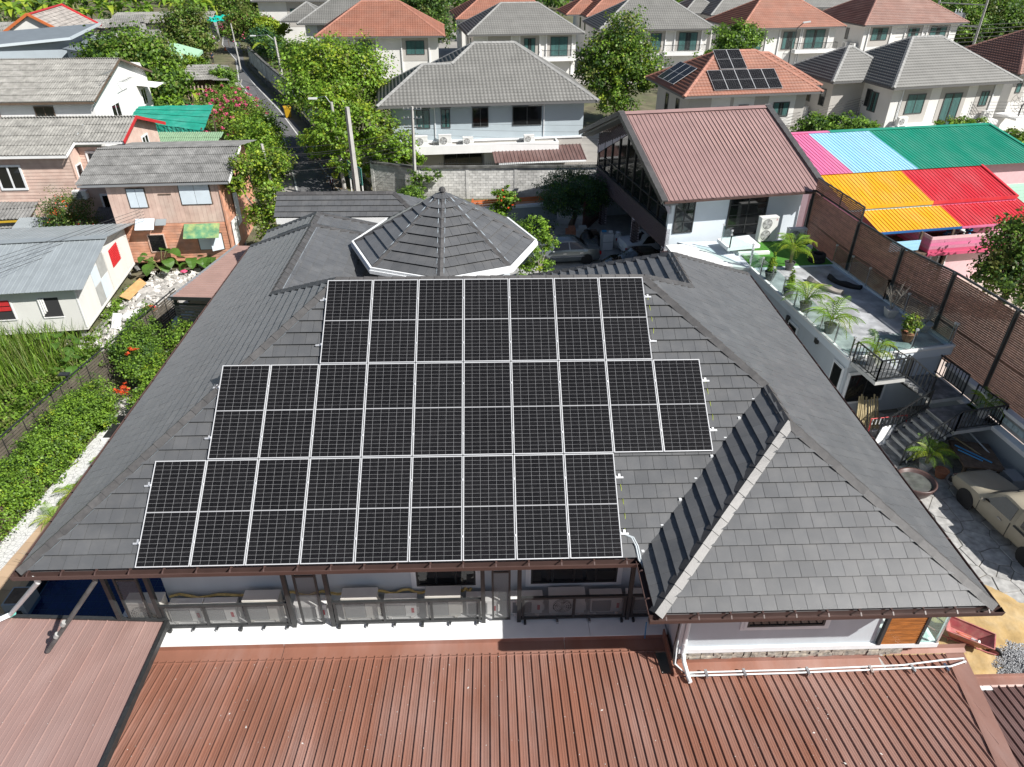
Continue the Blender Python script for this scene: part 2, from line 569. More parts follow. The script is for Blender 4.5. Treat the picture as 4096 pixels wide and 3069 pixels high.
# the octagonal tower
TC, TR, TZ = V(5.95, 14.1, 0), 3.25, 7.80
TA = V(5.95, 14.1, TZ + 1.86)
tv = [V(TC.x+TR*math.cos(PI*k/4), TC.y+TR*math.sin(PI*k/4), TZ) for k in range(8)]
tsl = []
for k in range(8):
 a, b = tv[k], tv[(k+1) % 8]
 sl = Slope(a, b, TA); tsl.append(sl)
 tiles += flat_tiles(sl, [a, b, TA], tw=0.32, row=0.40, th=0.055)
 dk.poly([p - sl.n*0.006 for p in (a, b, TA)])
obj('roof_deck', dk, M['deck_dark_room'], HOUSE)

PW, PH, PG = 1.134, 2.365, 0.02
rows_ = [(0, 9, 0), (1, 11, 1), (3, 10, 2)]
def under_panels(P):
 u = P.x; v = (P - V(0, 0, 6.2)).dot(V(0, math.cos(R(32.1)), math.sin(R(32.1))))
 for c0, c1, r in rows_:
  if c0*(PW+PG)+.3 < u < c1*(PW+PG)-.3 and r*(PH+PG)-.1 < v < (r+1)*(PH+PG) and 0 < P.y < 6.3: return True
 return False
def tile_key(it):
 P = V(it[0][0])
 return (P-CAMPOS).length + (200 if under_panels(P) or P.y > 6.2 else 0)
pieces(HOUSE, 'roof_tile', tiles, M['slate'], 300, key=tile_key)

def hip(P, Q, a, b, **kw): return ridge_caps(HOUSE, P, Q, a.n, b.n, M['slate_cap'], **kw)
hip(FL, RL, S_, W_); hip(RL, RR, S_, N_); hip(VT, RR, S_, Ea_); hip(RR, K, N_, Ea_) if False else hip(K, RR, N_, Ea_)
hip(J, RL, W_, N_); hip(J, WA, W_, WE_); hip(NW, WA, W_, WN_); hip(NWE, WA, WE_, WN_)
hip(AP, VT, SW_, Ea_); hip(WL, AP, SW_, SS_, w=0.15); hip(WR, AP, SS_, Ea_, w=0.15)
hip(K, NA, NWs_, Ea_); hip(NEW, NA, NWs_, NN_); hip(NE, NA, Ea_, NN_)
hip(V(0.85, 14.0, Z2), w2['b'], sl2[0][0], sl2[1][0]); hip(w2['nw'], w2['b'], sl2[0][0], sl2[2][0]); hip(w2['ne'], w2['b'], sl2[1][0], sl2[2][0])
hip(w3['rl'], w3['rr'], sl3[0][0], sl3[1][0]); hip(w3['sr'], w3['rr'], sl3[0][0], sl3[2][0])
for k in range(8):
 hip(tv[k], TA - V(0, 0, 0.05), tsl[k-1], tsl[k], L=0.42, w=0.10)
obj('tower_finial', MB().lathe([(0.02, .16), (.10, .12), (.13, .02), (.02, 0)], 10, TA + V(0, 0, 0.02)), M['slate_cap'], HOUSE)

# pale mortar bedding showing along the hips
mo = MB()
def bedding(P, Q, sl, side, w0=0.135, w1=0.165):
 d = (Q-P).normalized(); s = d.cross(sl.n).normalized()*side
 a, b = P+d*0.1, Q-d*0.15
 mo.add([a+s*w0+sl.n*.030, b+s*w0+sl.n*.030, b+s*w1+sl.n*.045, a+s*w1+sl.n*.045], [(0, 1, 2, 3)])
bedding(FL, RL, S_, 1, .135, .155)
bedding(NWE + (WA-NWE)*.45, WA, WN_, -1); bedding(NW+(WA-NW)*.5, WA, WN_, 1); bedding(J, WA, WE_, 1)
bedding(w2['ne'], w2['b'], sl2[2][0], -1)
for k in range(8):
 bedding(tv[k], TA, tsl[k], 1, .10, .125)
 bedding(tv[k], TA, tsl[k-1], -1, .10, .115)
obj('hip_mortar', mo, M['mortar'], HOUSE)
# valley clips
for t in (.02, .16, .30, .42, .55, .66, .78, .90):
 P = VB.lerp(VT, t)
 obj('valley_clip', MB().box(-.03, -.03, 0, .03, .03, .05, M=Matrix.Translation(P+V(-.05, .03, .02))), M['white'], HOUSE)

# tower gutter ring and drum
ring = MB()
Ro, Ri, zb, zt = TR+0.15, TR+0.07, TZ-0.09, TZ+0.05
for k in range(8):
 a0, a1 = PI*k/4, PI*(k+1)/4
 P = lambda r, a, z: V(TC.x+r*math.cos(a), TC.y+r*math.sin(a), z)
 q0 = [P(Ro, a0, zb), P(Ro, a0, zt), P(Ri, a0, zt), P(Ri, a0, TZ-.08), P(TR-.15, a0, TZ-.08), P(TR-.15, a0, zb)]
 q1 = [P(Ro, a1, zb), P(Ro, a1, zt), P(Ri, a1, zt), P(Ri, a1, TZ-.08), P(TR-.15, a1, TZ-.08), P(TR-.15, a1, zb)]
 ring.add(q0+q1, [(i, (i+1) % 6, 6+(i+1) % 6, 6+i) for i in range(6)])
 ring.add([P(Ro+.035, a0, zb-.07), P(Ro+.035, a1, zb-.07), P(Ro+.035, a1, zb+.05), P(Ro+.035, a0, zb+.05)], [(0, 1, 2, 3)])
 ring.add([P(Ro+.035, a0, zb+.05), P(Ro+.035, a1, zb+.05), P(Ro, a1, zb+.05), P(Ro, a0, zb+.05)], [(0, 1, 2, 3)])
 ring.add([P(Ro+.035, a0, zb-.07), P(Ro+.035, a1, zb-.07), P(TR-.9, a1, zb-.07), P(TR-.9, a0, zb-.07)], [(0, 1, 2, 3)])
obj('tower_gutter', ring, M['white'], HOUSE)
drum = MB().prism([(TC.x+(TR-.85)*math.cos(PI*k/4), TC.y+(TR-.85)*math.sin(PI*k/4)) for k in range(8)], 0, TZ-.19)
obj('tower_wall', drum, M['wall'], HOUSE)

# walls, soffit, fascia
wl = MB()
wl.box(-0.7, 1.75, 0, 11.9, 11.2, 5.94)
wl.box(-1.2, 5.0, 0, 3.6, 16.9, 5.935); wl.box(-1.1, 16.9, 0, 2.9, 18.6, 5.937); wl.box(9.9, 5.0, 0, 16.5, 13.6, 5.93)
wl.box(11.9, -0.25, 0, 16.5, 5.0, 5.925)
wl.box(-2.2, 21.7, 0, 4.0, 23.6, 6.0)
obj('wall', wl, M['wall'], HOUSE)
so = MB()
for x0, y0, x1, y1, z in ((-2.35, .16, 17.6, 12.2, 5.955), (10.9, -1.33, 17.6, .16, 5.952), (-2.35, 12.2, 4.7, 17.9, 5.953), (9.2, 12.2, 17.6, 14.6, 5.954), (-2.1, 17.9, 3.8, 19.6, 5.951)):
 so.box(x0, y0, z, x1, y1, z+.03)
obj('soffit', so, M['white'], HOUSE)
fa = MB()
for P, Q in ((FL, VB), (WL, WR), (VB, WL), (WR, NE), (NW, FL)):
 d = (Q-P).normalized(); inn = V(-d.y, d.x, 0)
 fa.beam(P+inn*.06+V(0, 0, -.10), Q+inn*.06+V(0, 0, -.10), .03, .2)
obj('fascia', fa, M['fascia'], HOUSE)
lf = MB().box(-2.3, 21.44, 5.80, 4.2, 21.47, 6.08)
obj('fascia', lf, M['whitewall'], HOUSE)

def gutter(P, Q, out, spacing=0.69, ends=True):
 """Brown box gutter with strap brackets: gutter > brackets."""
 out = V(out); d = (Q-P).normalized(); g = MB()
 z0, z1 = E0-.15, E0-.02
 prof = [(.02, z1), (.02, z0), (.115, z0), (.135, z1-.01), (.15, z1), (.155, z1-.015), (.125, z0-.012), (.01, z0-.012)]
 q0 = [V(P.x, P.y, 0)+out*a+V(0, 0, z) for a, z in prof]; q1 = [V(Q.x, Q.y, 0)+out*a+V(0, 0, z) for a, z in prof]
 n = len(prof)
 g.add(q0+q1, [(i, (i+1) % n, n+(i+1) % n, n+i) for i in range(n)])
 g.poly(q0[:6]); g.poly(q1[:6])
 o = obj('gutter', g, M['gutter'], HOUSE)
 L = (Q-P).length; k = int(L/spacing)
 for i in range(k):
  c = P + d*((i+.5)*L/k); c.z = 0
  b = MB()
  b.beam(c+out*.0+V(0, 0, z1+.03), c+out*.10+V(0, 0, z1+.035), .028, .016)
  b.beam(c+out*.10+V(0, 0, z1+.035), c+out*.155+V(0, 0, z1-.01), .028, .016)
  b.beam(c+out*.02+V(0, 0, z1-.0), c+out*.02+V(0, 0, z1+.06), .05, .02)
  obj('gutter_bracket', b, M['gutter'], o)
 return o
gutter(FL+V(-.15, 0, 0), VB+V(.0, 0, 0), (0, -1, 0)); gutter(WL+V(-.15, 0, 0), WR+V(.16, 0, 0), (0, -1, 0), 0.62)
gutter(VB, WL, (-1, 0, 0), .5); gutter(NW, FL, (-1, 0, 0), 0.95); gutter(WR, NE, (1, 0, 0), 1.2)

# windows and wing trim
window(HOUSE, (5.62, 1.75, 3.48), (1, 0, 0), (0, -1, 0), 1.5, 1.25, frame='black', cols=3, mould=.13, fw=.05)
window(HOUSE, (8.52, 1.75, 3.48), (1, 0, 0), (0, -1, 0), 2.2, 1.25, frame='black', cols=4, mould=.13, fw=.05)
window(HOUSE, (13.35, -.25, 4.15), (1, 0, 0), (0, -1, 0), 1.8, 1.1, frame='black', cols=2, mould=.13, fw=.05)
M['stone'] = mat('ledge_stone', (0.38, 0.34, 0.28), rough=0.85, var=0.5, scale=9, bump=0.6, bscale=14, col2=(.2, .2, .2), fac2=.7, scale2=7)
obj('wall_trim', MB().box(11.88, -.33, 3.30, 18.05, -.252, 3.44), M['white'], HOUSE)
st = MB()
x = 11.9
while x < 17.1:
 w = random.uniform(.12, .3)
 for z in (3.06, 3.14, 3.22):
  st.box(x+random.uniform(-.03, .03), -.30-random.uniform(0, .03), z, x+w, -.252, z+.072)
 x += w+.006
kind(obj('stone_course', st, M['stone'], HOUSE), 'stuff')
obj('plinth_corner', MB().box(11.87, -.27, 0, 11.93, -.2, 5.92), M['whitewall'], HOUSE)
# wood slat screen at the end of the wing
wsf = obj('slat_screen', MB().box(16.56, -.34, 3.44, 16.64, -.25, 5.9).box(17.50, -.34, 3.44, 17.57, -.25, 5.9), M['black'], HOUSE)
M['wood_orange'] = mat('orange_wood', (0.32, 0.115, 0.025), rough=0.45, var=0.35, scale=7, stretch=(.6, 1, 6), objvar=.15)
me = mesh_of('slat', MB().box(0, 0, 0, .86, .04, .044), M['wood_orange'])
for i in range(36):
 link('slat', me, wsf, True, Matrix.Translation((16.64, -.325, 3.45+i*.066)))
gl = obj('porch_railing', MB().beam((18.0, -.3, 3.42), (18.0, -.3, 4.6), .05, .05).beam((17.57, -.3, 4.5), (18.02, -.3, 4.5), .05, .05).beam((18.0, -.3, 4.5), (18.0, 1.5, 4.5), .05, .05), M['steel'], HOUSE)
obj('pane', MB().box(17.6, -.305, 3.46, 17.96, -.293, 4.42), M['glass'], gl)
obj('pane', MB().box(17.994, -.25, 3.46, 18.006, 1.4, 4.42), M['glass'], gl)
obj('porch_floor', MB().box(16.5, -.249, 3.2, 18.05, 4.0, 3.40), M['whitewall'], HOUSE)

# ------------------------------------------------------------------ solar panels and their rails
M['panel_frame'] = mat('panel_frame', (0.70, 0.71, 0.72), rough=0.35, metal=0.3)
M['backsheet'] = mat('panel_backsheet', (0.34, 0.345, 0.355), rough=0.15, spec=0.5)
M['cell'] = mat('solar_cell', (0.0085, 0.0082, 0.0088), rough=0.20, var=0.25, scale=30, island=0.18, spec=0.25, col2=(.016, .015, .0155), fac2=.6, scale2=18, objvar=.1)
def panel_meshes(w, h, t=.035):
 fr = MB()
 for a in ((0, 0, w, .015), (0, h-.015, w, h), (0, .015, .015, h-.015), (w-.015, .015, w, h-.015)):
  fr.box(a[0], a[1], -t, a[2], a[3], 0)
 bs = MB().box(.015, .015, -.012, w-.015, h-.015, -.006)
 halves = []
 m = .021
 for k in range(2):
  c = MB()
  y0 = m + k*((h-2*m)/2+.011); y1 = y0+(h-2*m)/2-.011
  for i in range(6):
   for j in range(12):
    cw = (w-2*m)/6; ch = (y1-y0)/12
    x = m+i*cw; y = y0+j*ch; g = .0021
    c.add([(x+g, y+g*.8, -.0045), (x+cw-g, y+g*.8, -.0045), (x+cw-g, y+ch-g*.8, -.0045), (x+g, y+ch-g*.8, -.0045)], [(0, 1, 2, 3)])
  halves.append(mesh_of('cell_grid', c, M['cell']))
 return mesh_of('frame', fr, M['panel_frame']), mesh_of('backsheet', bs, M['backsheet']), halves
PM = panel_meshes(PW, PH)
ROT = Matrix.Rotation(R(32.1), 4, 'X')
PB = V(0, 0, 6.2)
def slope_pt(u, v, h=0.0): return PB + ROT.to_3x3() @ V(u, v, h)
def solar_panel(label, M4, meshes, group):
 o = bpy.data.objects.new('solar_panel', None); COL.objects.link(o); o.empty_display_size = .2
 lo, ro, sc = M4.decompose(); o.location = lo; o.rotation_euler = ro.to_euler()
 tag(o, label, 'solar panel', group)
 link('frame', meshes[0], o, False); link('backsheet', meshes[1], o, False)
 for c in meshes[2]: link('cell_grid', c, o, False)
 return o
ORD = ['first', 'second', 'third', 'fourth', 'fifth', 'sixth', 'seventh', 'eighth', 'ninth', 'tenth']
for (c0, c1, r), nm in zip(rows_, ('bottom', 'middle', 'top')):
 for c in range(c0, c1):
  i = c-c0
  if i == 0: lb = f'white framed solar panel at the left end of the {nm} row on the slate roof'
  elif c == c1-1: lb = f'white framed solar panel at the right end of the {nm} row on the slate roof'
  else: lb = f'white framed solar panel, {ORD[i]} from the left in the {nm} row on the slate roof'
  solar_panel(lb, Matrix.Translation(slope_pt(c*(PW+PG), r*(PH+PG))) @ ROT, PM, 'solar panels in three rows on the slate roof')
for (c0, c1, r), nm in zip(rows_, ('bottom', 'middle', 'top')):
 for v, w in ((.52, 'lower'), (1.80, 'upper')):
  a = slope_pt(c0*(PW+PG)-.16, r*(PH+PG)+v, -.065); b = slope_pt(c1*(PW+PG)+.16, r*(PH+PG)+v, -.065)
  t = thing('mounting_rail', f'aluminium rail poking out under the {w} half of the {nm} solar panel row', 'rail', a, 0, 'mounting rails under the solar panels')
  obj('rail', MB().beam(a, b, .04, .045, up=S_.n), M['alu'], t)
  for c in range(c0, c1+1):
   u = c*(PW+PG)-PG/2
   cl = MB()
   p = slope_pt(u, r*(PH+PG)+v, .002)
   cl.beam(p-V(.016, 0, 0), p+V(.016, 0, 0), .05, .012, up=S_.n)
   obj('clamp', cl, M['alu'], t)
  for u in (c0*(PW+PG)-.08, c1*(PW+PG)+.08):
   p = slope_pt(u, r*(PH+PG)+v, -.09)
   obj('roof_hook', MB().beam(p, p+S_.ev*.10, .05, .02, up=S_.n), M['alu'], t)
M['earth_wire'] = mat('earth_wire', (0.35, 0.42, 0.06), rough=.5)
for (u, r), nm in (((10*(PW+PG)+.08, 2), 'top'), ((11*(PW+PG)+.08, 1), 'middle'), ((9*(PW+PG)+.08, 0), 'bottom')):
 p0, p1 = slope_pt(u, r*(PH+PG)+.52, -.09), slope_pt(u, r*(PH+PG)+1.80, -.09)
 tag(obj('earth_wire', MB().tube([p0, p0.lerp(p1, .3)+V(.05, 0, -.01), p0.lerp(p1, .7)+V(.03, 0, -.01), p1], .007, 5), M['earth_wire']),
  f'thin yellow green earth wire at the right end of the {nm} solar row', 'wire')
# conduits leaving the array, over the gutter and down to the low roof
M['conduit'] = mat('grey_conduit', (0.42, 0.46, 0.48), rough=.5)
for k, dx in enumerate((0, .045)):
 p = [slope_pt(9*(PW+PG)+.05, .53, -.09), slope_pt(9*(PW+PG)+.22+dx, .44, -.08), slope_pt(9*(PW+PG)+.30+dx, .25, -.08), slope_pt(9*(PW+PG)+.33+dx, -.05, -.06),
   V(10.78+dx, -.1, 6.08), V(10.88+dx, -.16, 5.7), V(11.3+dx, -.1, 5.2), V(11.80, .0+dx, 4.8), V(11.82, -.22-dx, 4.4), V(11.82, -.25-dx, 3.3)]
 tag(obj('conduit', MB().tube(p, .02, 7), M['conduit']), ('grey cable conduit bending from the solar array over the gutter', 'grey cable conduit hugging the right of its twin over the gutter')[k], 'conduit', 'conduits from the solar array')

# ------------------------------------------------------------------ ribbed sheet roofs
def sheet_mesh(name, s, h, mats, minor=2, rw=.05):
 """One roofing sheet, 1 m long, s wide, with a standing rib on its right edge."""
 prof = [(0, 0)]
 flat = s-rw
 for i in range(minor):
  c = flat*(i+1)/(minor+1)
  prof += [(c-.014, 0), (c-.006, .0035), (c+.006, .0035), (c+.014, 0)]
 prof += [(flat, 0), (flat+rw*.28, h), (flat+rw*.72, h), (s, 0.0)]
 mb = MB(); n = len(prof)
 mb.add([(x, 0, z) for x, z in prof]+[(x, 1, z) for x, z in prof], [(i, i+1, n+i+1, n+i) for i in range(n-1)])
 mb.add([(x, 0, z) for x, z in prof]+[(x, 0, -.012) for x, z in prof], [(i, n+i, n+i+1, i+1) for i in range(n-1)])
 mb.add([(x, 1, z) for x, z in prof]+[(x, 1, -.012) for x, z in prof], [(i, i+1, n+i+1, n+i) for i in range(n-1)])
 return mesh_of(name, mb, mats)

def basis(o, ex, ey):
 ex = V(ex).normalized(); ey = V(ey); ey = (ey-ex*ey.dot(ex)).normalized(); ez = ex.cross(ey)
 return Matrix(((ex.x, ey.x, ez.x, o[0]), (ex.y, ey.y, ez.y, o[1]), (ex.z, ey.z, ez.z, o[2]), (0, 0, 0, 1)))

def sheets(parent, me, o, ex, ey, s, count, rng, name='roof_sheet', lift=0.0, only=None):
 """count sheets side by side along ex; rng(i) gives the start and end along ey."""
 B = basis(o, ex, ey)
 for i in range(count):
  v0, v1 = rng(i) if callable(rng) else rng
  if v1-v0 < .05: continue
  link(name, me, parent, True, B @ Matrix.Translation((i*s, v0, lift*(i % 2))) @ Matrix.Diagonal((1, v1-v0, 1, 1)))
 return B

# ------------------------------------------------------------------ ground
M['earth'] = mat('weedy_earth', (0.10, 0.105, 0.05), rough=0.95, var=0.35, scale=.8, col2=(0.16, 0.13, 0.09), fac2=.8, scale2=.25, bump=.5, bscale=3)
g = MB().poly([(-500, -120, 0), (500, -120, 0), (500, 900, 0), (-500, 900, 0)])
kind(obj('ground', g, M['earth']), 'structure')
def sheet(name, pts, z, m, base=None):
 o = obj(name, MB().poly([(x, y, z) for x, y in pts]), m)
 return kind(o, 'structure')
M['asphalt'] = mat('asphalt', (0.11, 0.112, 0.118), rough=.85, var=.15, scale=1.5, col2=(.13, .125, .12), fac2=.5, scale2=.35, bump=.3, bscale=60)
M['roadpaint'] = mat('road_paint', (0.55, 0.55, 0.53), rough=.7, var=.3, scale=3)
M['pave'] = mat('village_pavement', (0.30, 0.285, 0.26), rough=.9, var=.12, scale=.7, col2=(.2, .19, .18), fac2=.5, scale2=.4)
rdL = [(-3.5, 30), (-7.4, 44.1), (-12.1, 60), (-18.9, 75.6), (-24.8, 89.2), (-30.4, 107.2), (-37.2, 122.8), (-44, 146)]
rdR = [(0.5, 30), (-3.0, 43.5), (-8.2, 56.4), (-14.9, 73), (-21.5, 87.6), (-27.3, 101.6), (-34, 122.8), (-41.4, 146)]
rd = MB()
for i in range(len(rdL)-1):
 rd.poly([(*rdL[i], .012), (*rdR[i], .012), (*rdR[i+1], .012), (*rdL[i+1], .012)])
kind(obj('lane', rd, M['asphalt']), 'structure')
ln = MB()
for E_, off in ((rdL, .12), (rdR, -.75)):
 for i in range(len(E_)-1):
  (x0, y0), (x1, y1) = E_[i], E_[i+1]
  ln.poly([(x0+off, y0, .017), (x0+off+.13, y0, .017), (x1+off+.13, y1, .017), (x1+off, y1, .017)])
kind(obj('lane_marking', ln, M['roadpaint']), 'structure')
sheet('lane_shoulder', [(-9.5, 44), (-7.4, 44.1), (-12.1, 60), (-18.9, 75.6), (-24.8, 89.2), (-27, 89.2), (-21.5, 75.6), (-15, 60)], .008, M['pave'])
sheet('village_road', [(14, 44.5), (75, 58), (130, 90), (120, 100), (60, 78), (16, 62)], .006, M['pave'])
sheet('village_yard', [(-16, 84), (80, 92), (95, 150), (-30, 150)], .004, M['pave'])
sheet('house_yard', [(4.5, 24), (19, 24), (19, 41.5), (4.5, 41.5)], .010, M['concrete'])

# crazy paving on the right of the house
M['crazy'] = mat('paving_stone', (0.40, 0.395, 0.38), rough=.85, var=.25, scale=5, col2=(.19, .19, .185), fac2=.6, scale2=1.6, bump=.3, bscale=30, objvar=.10)
M['joint'] = mat('paving_joint', (0.17, 0.16, 0.14), rough=.95, var=.3, scale=3)
pav = kind(obj('stone_paving', MB().poly([(17, -3, .014), (27.3, -3, .014), (27.3, 14.6, .014), (17, 14.6, .014)]), M['joint']), 'structure')
def voronoi(x0, y0, x1, y1, s, j=.42):
 nx, ny = int((x1-x0)/s), int((y1-y0)/s)
 P = {}
 for i in range(-1, nx+1):
  for k in range(-1, ny+1):
   P[i, k] = (x0+(i+.5+random.uniform(-j, j))*s, y0+(k+.5+random.uniform(-j, j))*s)
 out = []
 for i in range(nx):
  for k in range(ny):
   c = P[i, k]; q = [(x0, y0), (x1, y0), (x1, y1), (x0, y1)]
   for di in (-2, -1, 0, 1, 2):
    for dk in (-2, -1, 0, 1, 2):
     d = P.get((i+di, k+dk))
     if d is None or d == c: continue
     a, b = d[0]-c[0], d[1]-c[1]; L = math.hypot(a, b)
     q = clip_half(q, a/L, b/L, (a*(c[0]+d[0])+b*(c[1]+d[1]))/2/L-.011)
     if len(q) < 3: break
    if len(q) < 3: break
   if len(q) >= 3: out.append((c, q))
 return out
items = []
for c, q in voronoi(17.2, -2.8, 27.2, 14.4, .62):
 h = .034+random.uniform(-.006, .008); n = len(q)
 top = [(c[0]+(x-c[0])*.96, c[1]+(y-c[1])*.96, h) for x, y in q]; bot = [(x, y, .012) for x, y in q]
 items.append((top+bot, [list(range(n))]+[[i, n+i, n+(i+1) % n, (i+1) % n] for i in range(n)]))
pieces(pav, 'paving_stone', items, M['crazy'], 300)

# ------------------------------------------------------------------ low brown roof along the front
M['brown_roof'] = mat('brown_metal_roof', (0.255, 0.117, 0.080), rough=.45, var=.10, scale=1.5, stretch=(1, .25, 1), col2=(0.32, 0.20, 0.17), fac2=.9,
      scale2=.55, objvar=.07, spec=.5)
M['mauve_roof'] = mat('faded_brown_roof', (0.325, 0.205, 0.18), rough=.48, var=.10, scale=2, stretch=(1, .2, 1), col2=(0.385, 0.27, 0.245), fac2=.6, scale2=.7, objvar=.04)
M['dark_roof'] = mat('dark_brown_roof', (0.125, 0.07, 0.062), rough=.45, var=.15, scale=3, stretch=(1, .3, 1), col2=(.22, .15, .14), fac2=.5, scale2=1.2, objvar=.06)
LOW = thing('lean_to_roof', 'long rusty brown ribbed metal roof along the bottom of the picture', 'metal roof', (8, -2, 0))
SL = .2126
def lowz(y): return 2.65-SL*(y-.27)
evd = V(0, -1, SL)
me = sheet_mesh('roof_sheet', .20, .034, M['brown_roof'], 2, .042)
x0 = -1.3
def low_rng(i):
 x = x0+i*.2
 y0 = .27 if x < 11.5 else (-.52 if x < 16.75 else -.12)
 xe = lambda y: 18.75+(y+.1)*.29
 y1 = -6.2
 if x > 17.0:
  y1 = max(-6.2, -(18.68-x)/.29-.1) if x < 18.65 else y0
  y1 = -6.2 if x < 16.9 else -.1-(18.66-x)/.29
  y1 = max(y1, -6.2)
 k = math.sqrt(1+SL*SL)
 return ((.27-y0)*k, (.27-y1)*k)
# ribs run down the slope; sheets are laid from left to right as the camera sees them
sheets(LOW, me, (x0+.2, .27, 2.65), (-1, 0, 0), evd, .2, 1, low_rng) if False else None
B = basis((x0, .27, 2.65), (1, 0, 0), (0, 1, -SL))
for i in range(100):
 v0, v1 = low_rng(i)
 if v1-v0 < .1: continue
 link('roof_sheet', me, LOW, True, B @ Matrix.Translation((i*.2, -v1, random.uniform(0, .003))) @ Matrix.Diagonal((1, v1-v0, 1, 1)))
fl = MB()
def strip(mb, pts0, pts1):
 n = len(pts0); mb.add(list(pts0)+list(pts1), [(i, i+1, n+i+1, n+i) for i in range(n-1)])
for xa, xb in ((-1.4, 2.4), (2.41, 9.3), (9.31, 11.9)):
 prof = [(.60, 2.78), (.585, 2.66), (.26, 2.655), (.20, 2.70), (.18, 2.66)]
 strip(fl, [(xa, y, z) for y, z in prof], [(xb, y, z+.002) for y, z in prof])
obj('flashing', fl, M['brown_roof'], LOW)
fl2 = MB()
prof = [(-.285, 3.04), (-.295, 2.90), (-.56, 2.86), (-.60, 2.885), (-.63, 2.85)]
strip(fl2, [(11.78, y, z) for y, z in prof], [(16.78, y, z) for y, z in prof])
prof = [(-.02, 2.98), (-.03, 2.84), (-.14, 2.80)]
strip(fl2, [(16.9, y, z) for y, z in prof], [(19.05, y, z) for y, z in prof])
fl2.box(11.76, -.62, 2.68, 11.80, .62, 2.98)
obj('flashing', fl2, M['brown_roof'], LOW)
ed = MB()
a, b = V(18.62, -.1, lowz(-.1)+.04), V(16.9, -6.2, lowz(-6.2)+.04)
a2, b2 = a+V(.42, .1, -.02), b+V(.36, 0, -.02)
strip(ed, [a-V(.07, 0, .0), a, a2, a2-V(0, 0, .22)], [b-V(.07, 0, .0), b, b2, b2-V(0, 0, .22)])
obj('edge_flashing', ed, M['brown_roof'], LOW)
obj('wall', MB().box(-1.2, -6.1, 0, 16.4, .55, 2.25), M['concrete'], LOW)
M['screw'] = mat('bleached_spot', (.6, .58, .55), rough=.8)
sp = MB()
for i in range(210):
 x, y = random.uniform(-.3, 17.2), random.uniform(-3.6, .2); r = random.choice((.006, .008, .01, .014, .03 if random.random() < .2 else .01))
 c = V(x, y, lowz(y)+.009+(.028 if (x-x0) % .2 > .15 else 0))
 mr = Matrix.Translation(c) @ Matrix.Rotation(random.uniform(0, 6), 4, 'Z')
 sp.add([mr @ V(r, 0, 0), mr @ V(0, r*.7, 0), mr @ V(-r*1.4, 0, 0), mr @ V(0, -r*.6, 0)], [(0, 1, 2, 3)])
kind(obj('dropping', sp, M['screw'], LOW), 'stuff')

RLOW = thing('lower_tin_roof', 'dark brown ribbed roof cut off by the bottom right corner of the picture', 'metal roof', (20.5, -2, 0))
me2 = sheet_mesh('roof_sheet', .2, .034, M['dark_roof'], 2, .042)
B = basis((17.6, -.78, 2.42), (1, 0, 0), (0, 1, -.12))
for i in range(26):
 x = 17.6+i*.2
 link('roof_sheet', me2, RLOW, True, B @ Matrix.Translation((i*.2, -4.5, 0)) @ Matrix.Diagonal((1, 4.5, 1, 1)))
f3 = MB(); prof = [(-.55, 2.52), (-.56, 2.44), (-.80, 2.46), (-.84, 2.43)]
strip(f3, [(18.8, y, z) for y, z in prof], [(23, y, z) for y, z in prof])
obj('flashing', f3, M['brown_roof'], RLOW)
obj('sealant', MB().box(18.95, -.93, 2.45, 19.35, -.84, 2.485), M['white'], RLOW)
obj('wall', MB().box(18.9, -5, 0, 23, -.7, 2.3), M['concrete'], RLOW)

LR = thing('patio_roof', 'faded mauve brown ribbed roof with a black edge in the bottom left corner', 'metal roof', (-2.5, -1, 0))
c0 = V(-.49, 1.0, 3.2); dn = V(.5, -4.1, .872).normalized(); ex = V(-1, .06, 0).normalized()
me3 = sheet_mesh('roof_sheet', .47, .018, M['mauve_roof'], 3, .045)
_n3 = dn.cross(ex); _n3 = _n3 if _n3.z > 0 else -_n3
_e3 = dn.cross(_n3).normalized(); _e3 = _e3 if _e3.x > 0 else -_e3
B = Matrix(((_e3.x, -dn.x, _n3.x, c0.x), (_e3.y, -dn.y, _n3.y, c0.y), (_e3.z, -dn.z, _n3.z, c0.z), (0, 0, 0, 1)))
_sk = ex.dot(dn)/ex.dot(_e3)
for i in range(15):
 v0 = _sk*(-(i+1)*.47)-.05
 link('roof_sheet', me3, LR, True, B @ Matrix.Translation((-(i+1)*.47, -7.2, .0015*(i % 2))) @ Matrix.Diagonal((1, 7.2-v0, 1, 1)))
ebm = MB().beam(c0+V(.03, .04, .02), c0+ex*6.6+V(0, .04, .02), .09, .07)
obj('edge_trim', ebm, M['black'], LR)
obj('edge_trim', MB().beam(c0+V(.04, 0, .0), c0+dn*6.5+V(.04, 0, .0), .09, .16), M['black'], LR)
obj('soffit', MB().extr([c0-V(0.1, .1, .1), c0+ex*6.5-V(0, .1, .1), c0+ex*6.5+dn*6.4-V(0, 0, .1), c0+dn*6.4-V(.1, 0, .1)], (0, 0, .03)), M['black'], LR)
obj('post', MB().box(-.75, -.4, 0, -.6, -.25, 3.25), M['black'], LR); obj('post', MB().box(-5.5, -.4, 0, -5.35, -.25, 3.25), M['black'], LR)
sp = MB()
for i in range(5):
 for k in range(14):
  c = c0+ex*(.06+k*.47)+dn*(.9+i*1.15); r = .009
  sp.add([c+V(r, 0, .02), c+V(0, r, .02), c+V(-r, 0, .02), c+V(0, -r, .02)], [(0, 1, 2, 3)])
kind(obj('roof_screw', sp, M['screw'], LR), 'stuff')

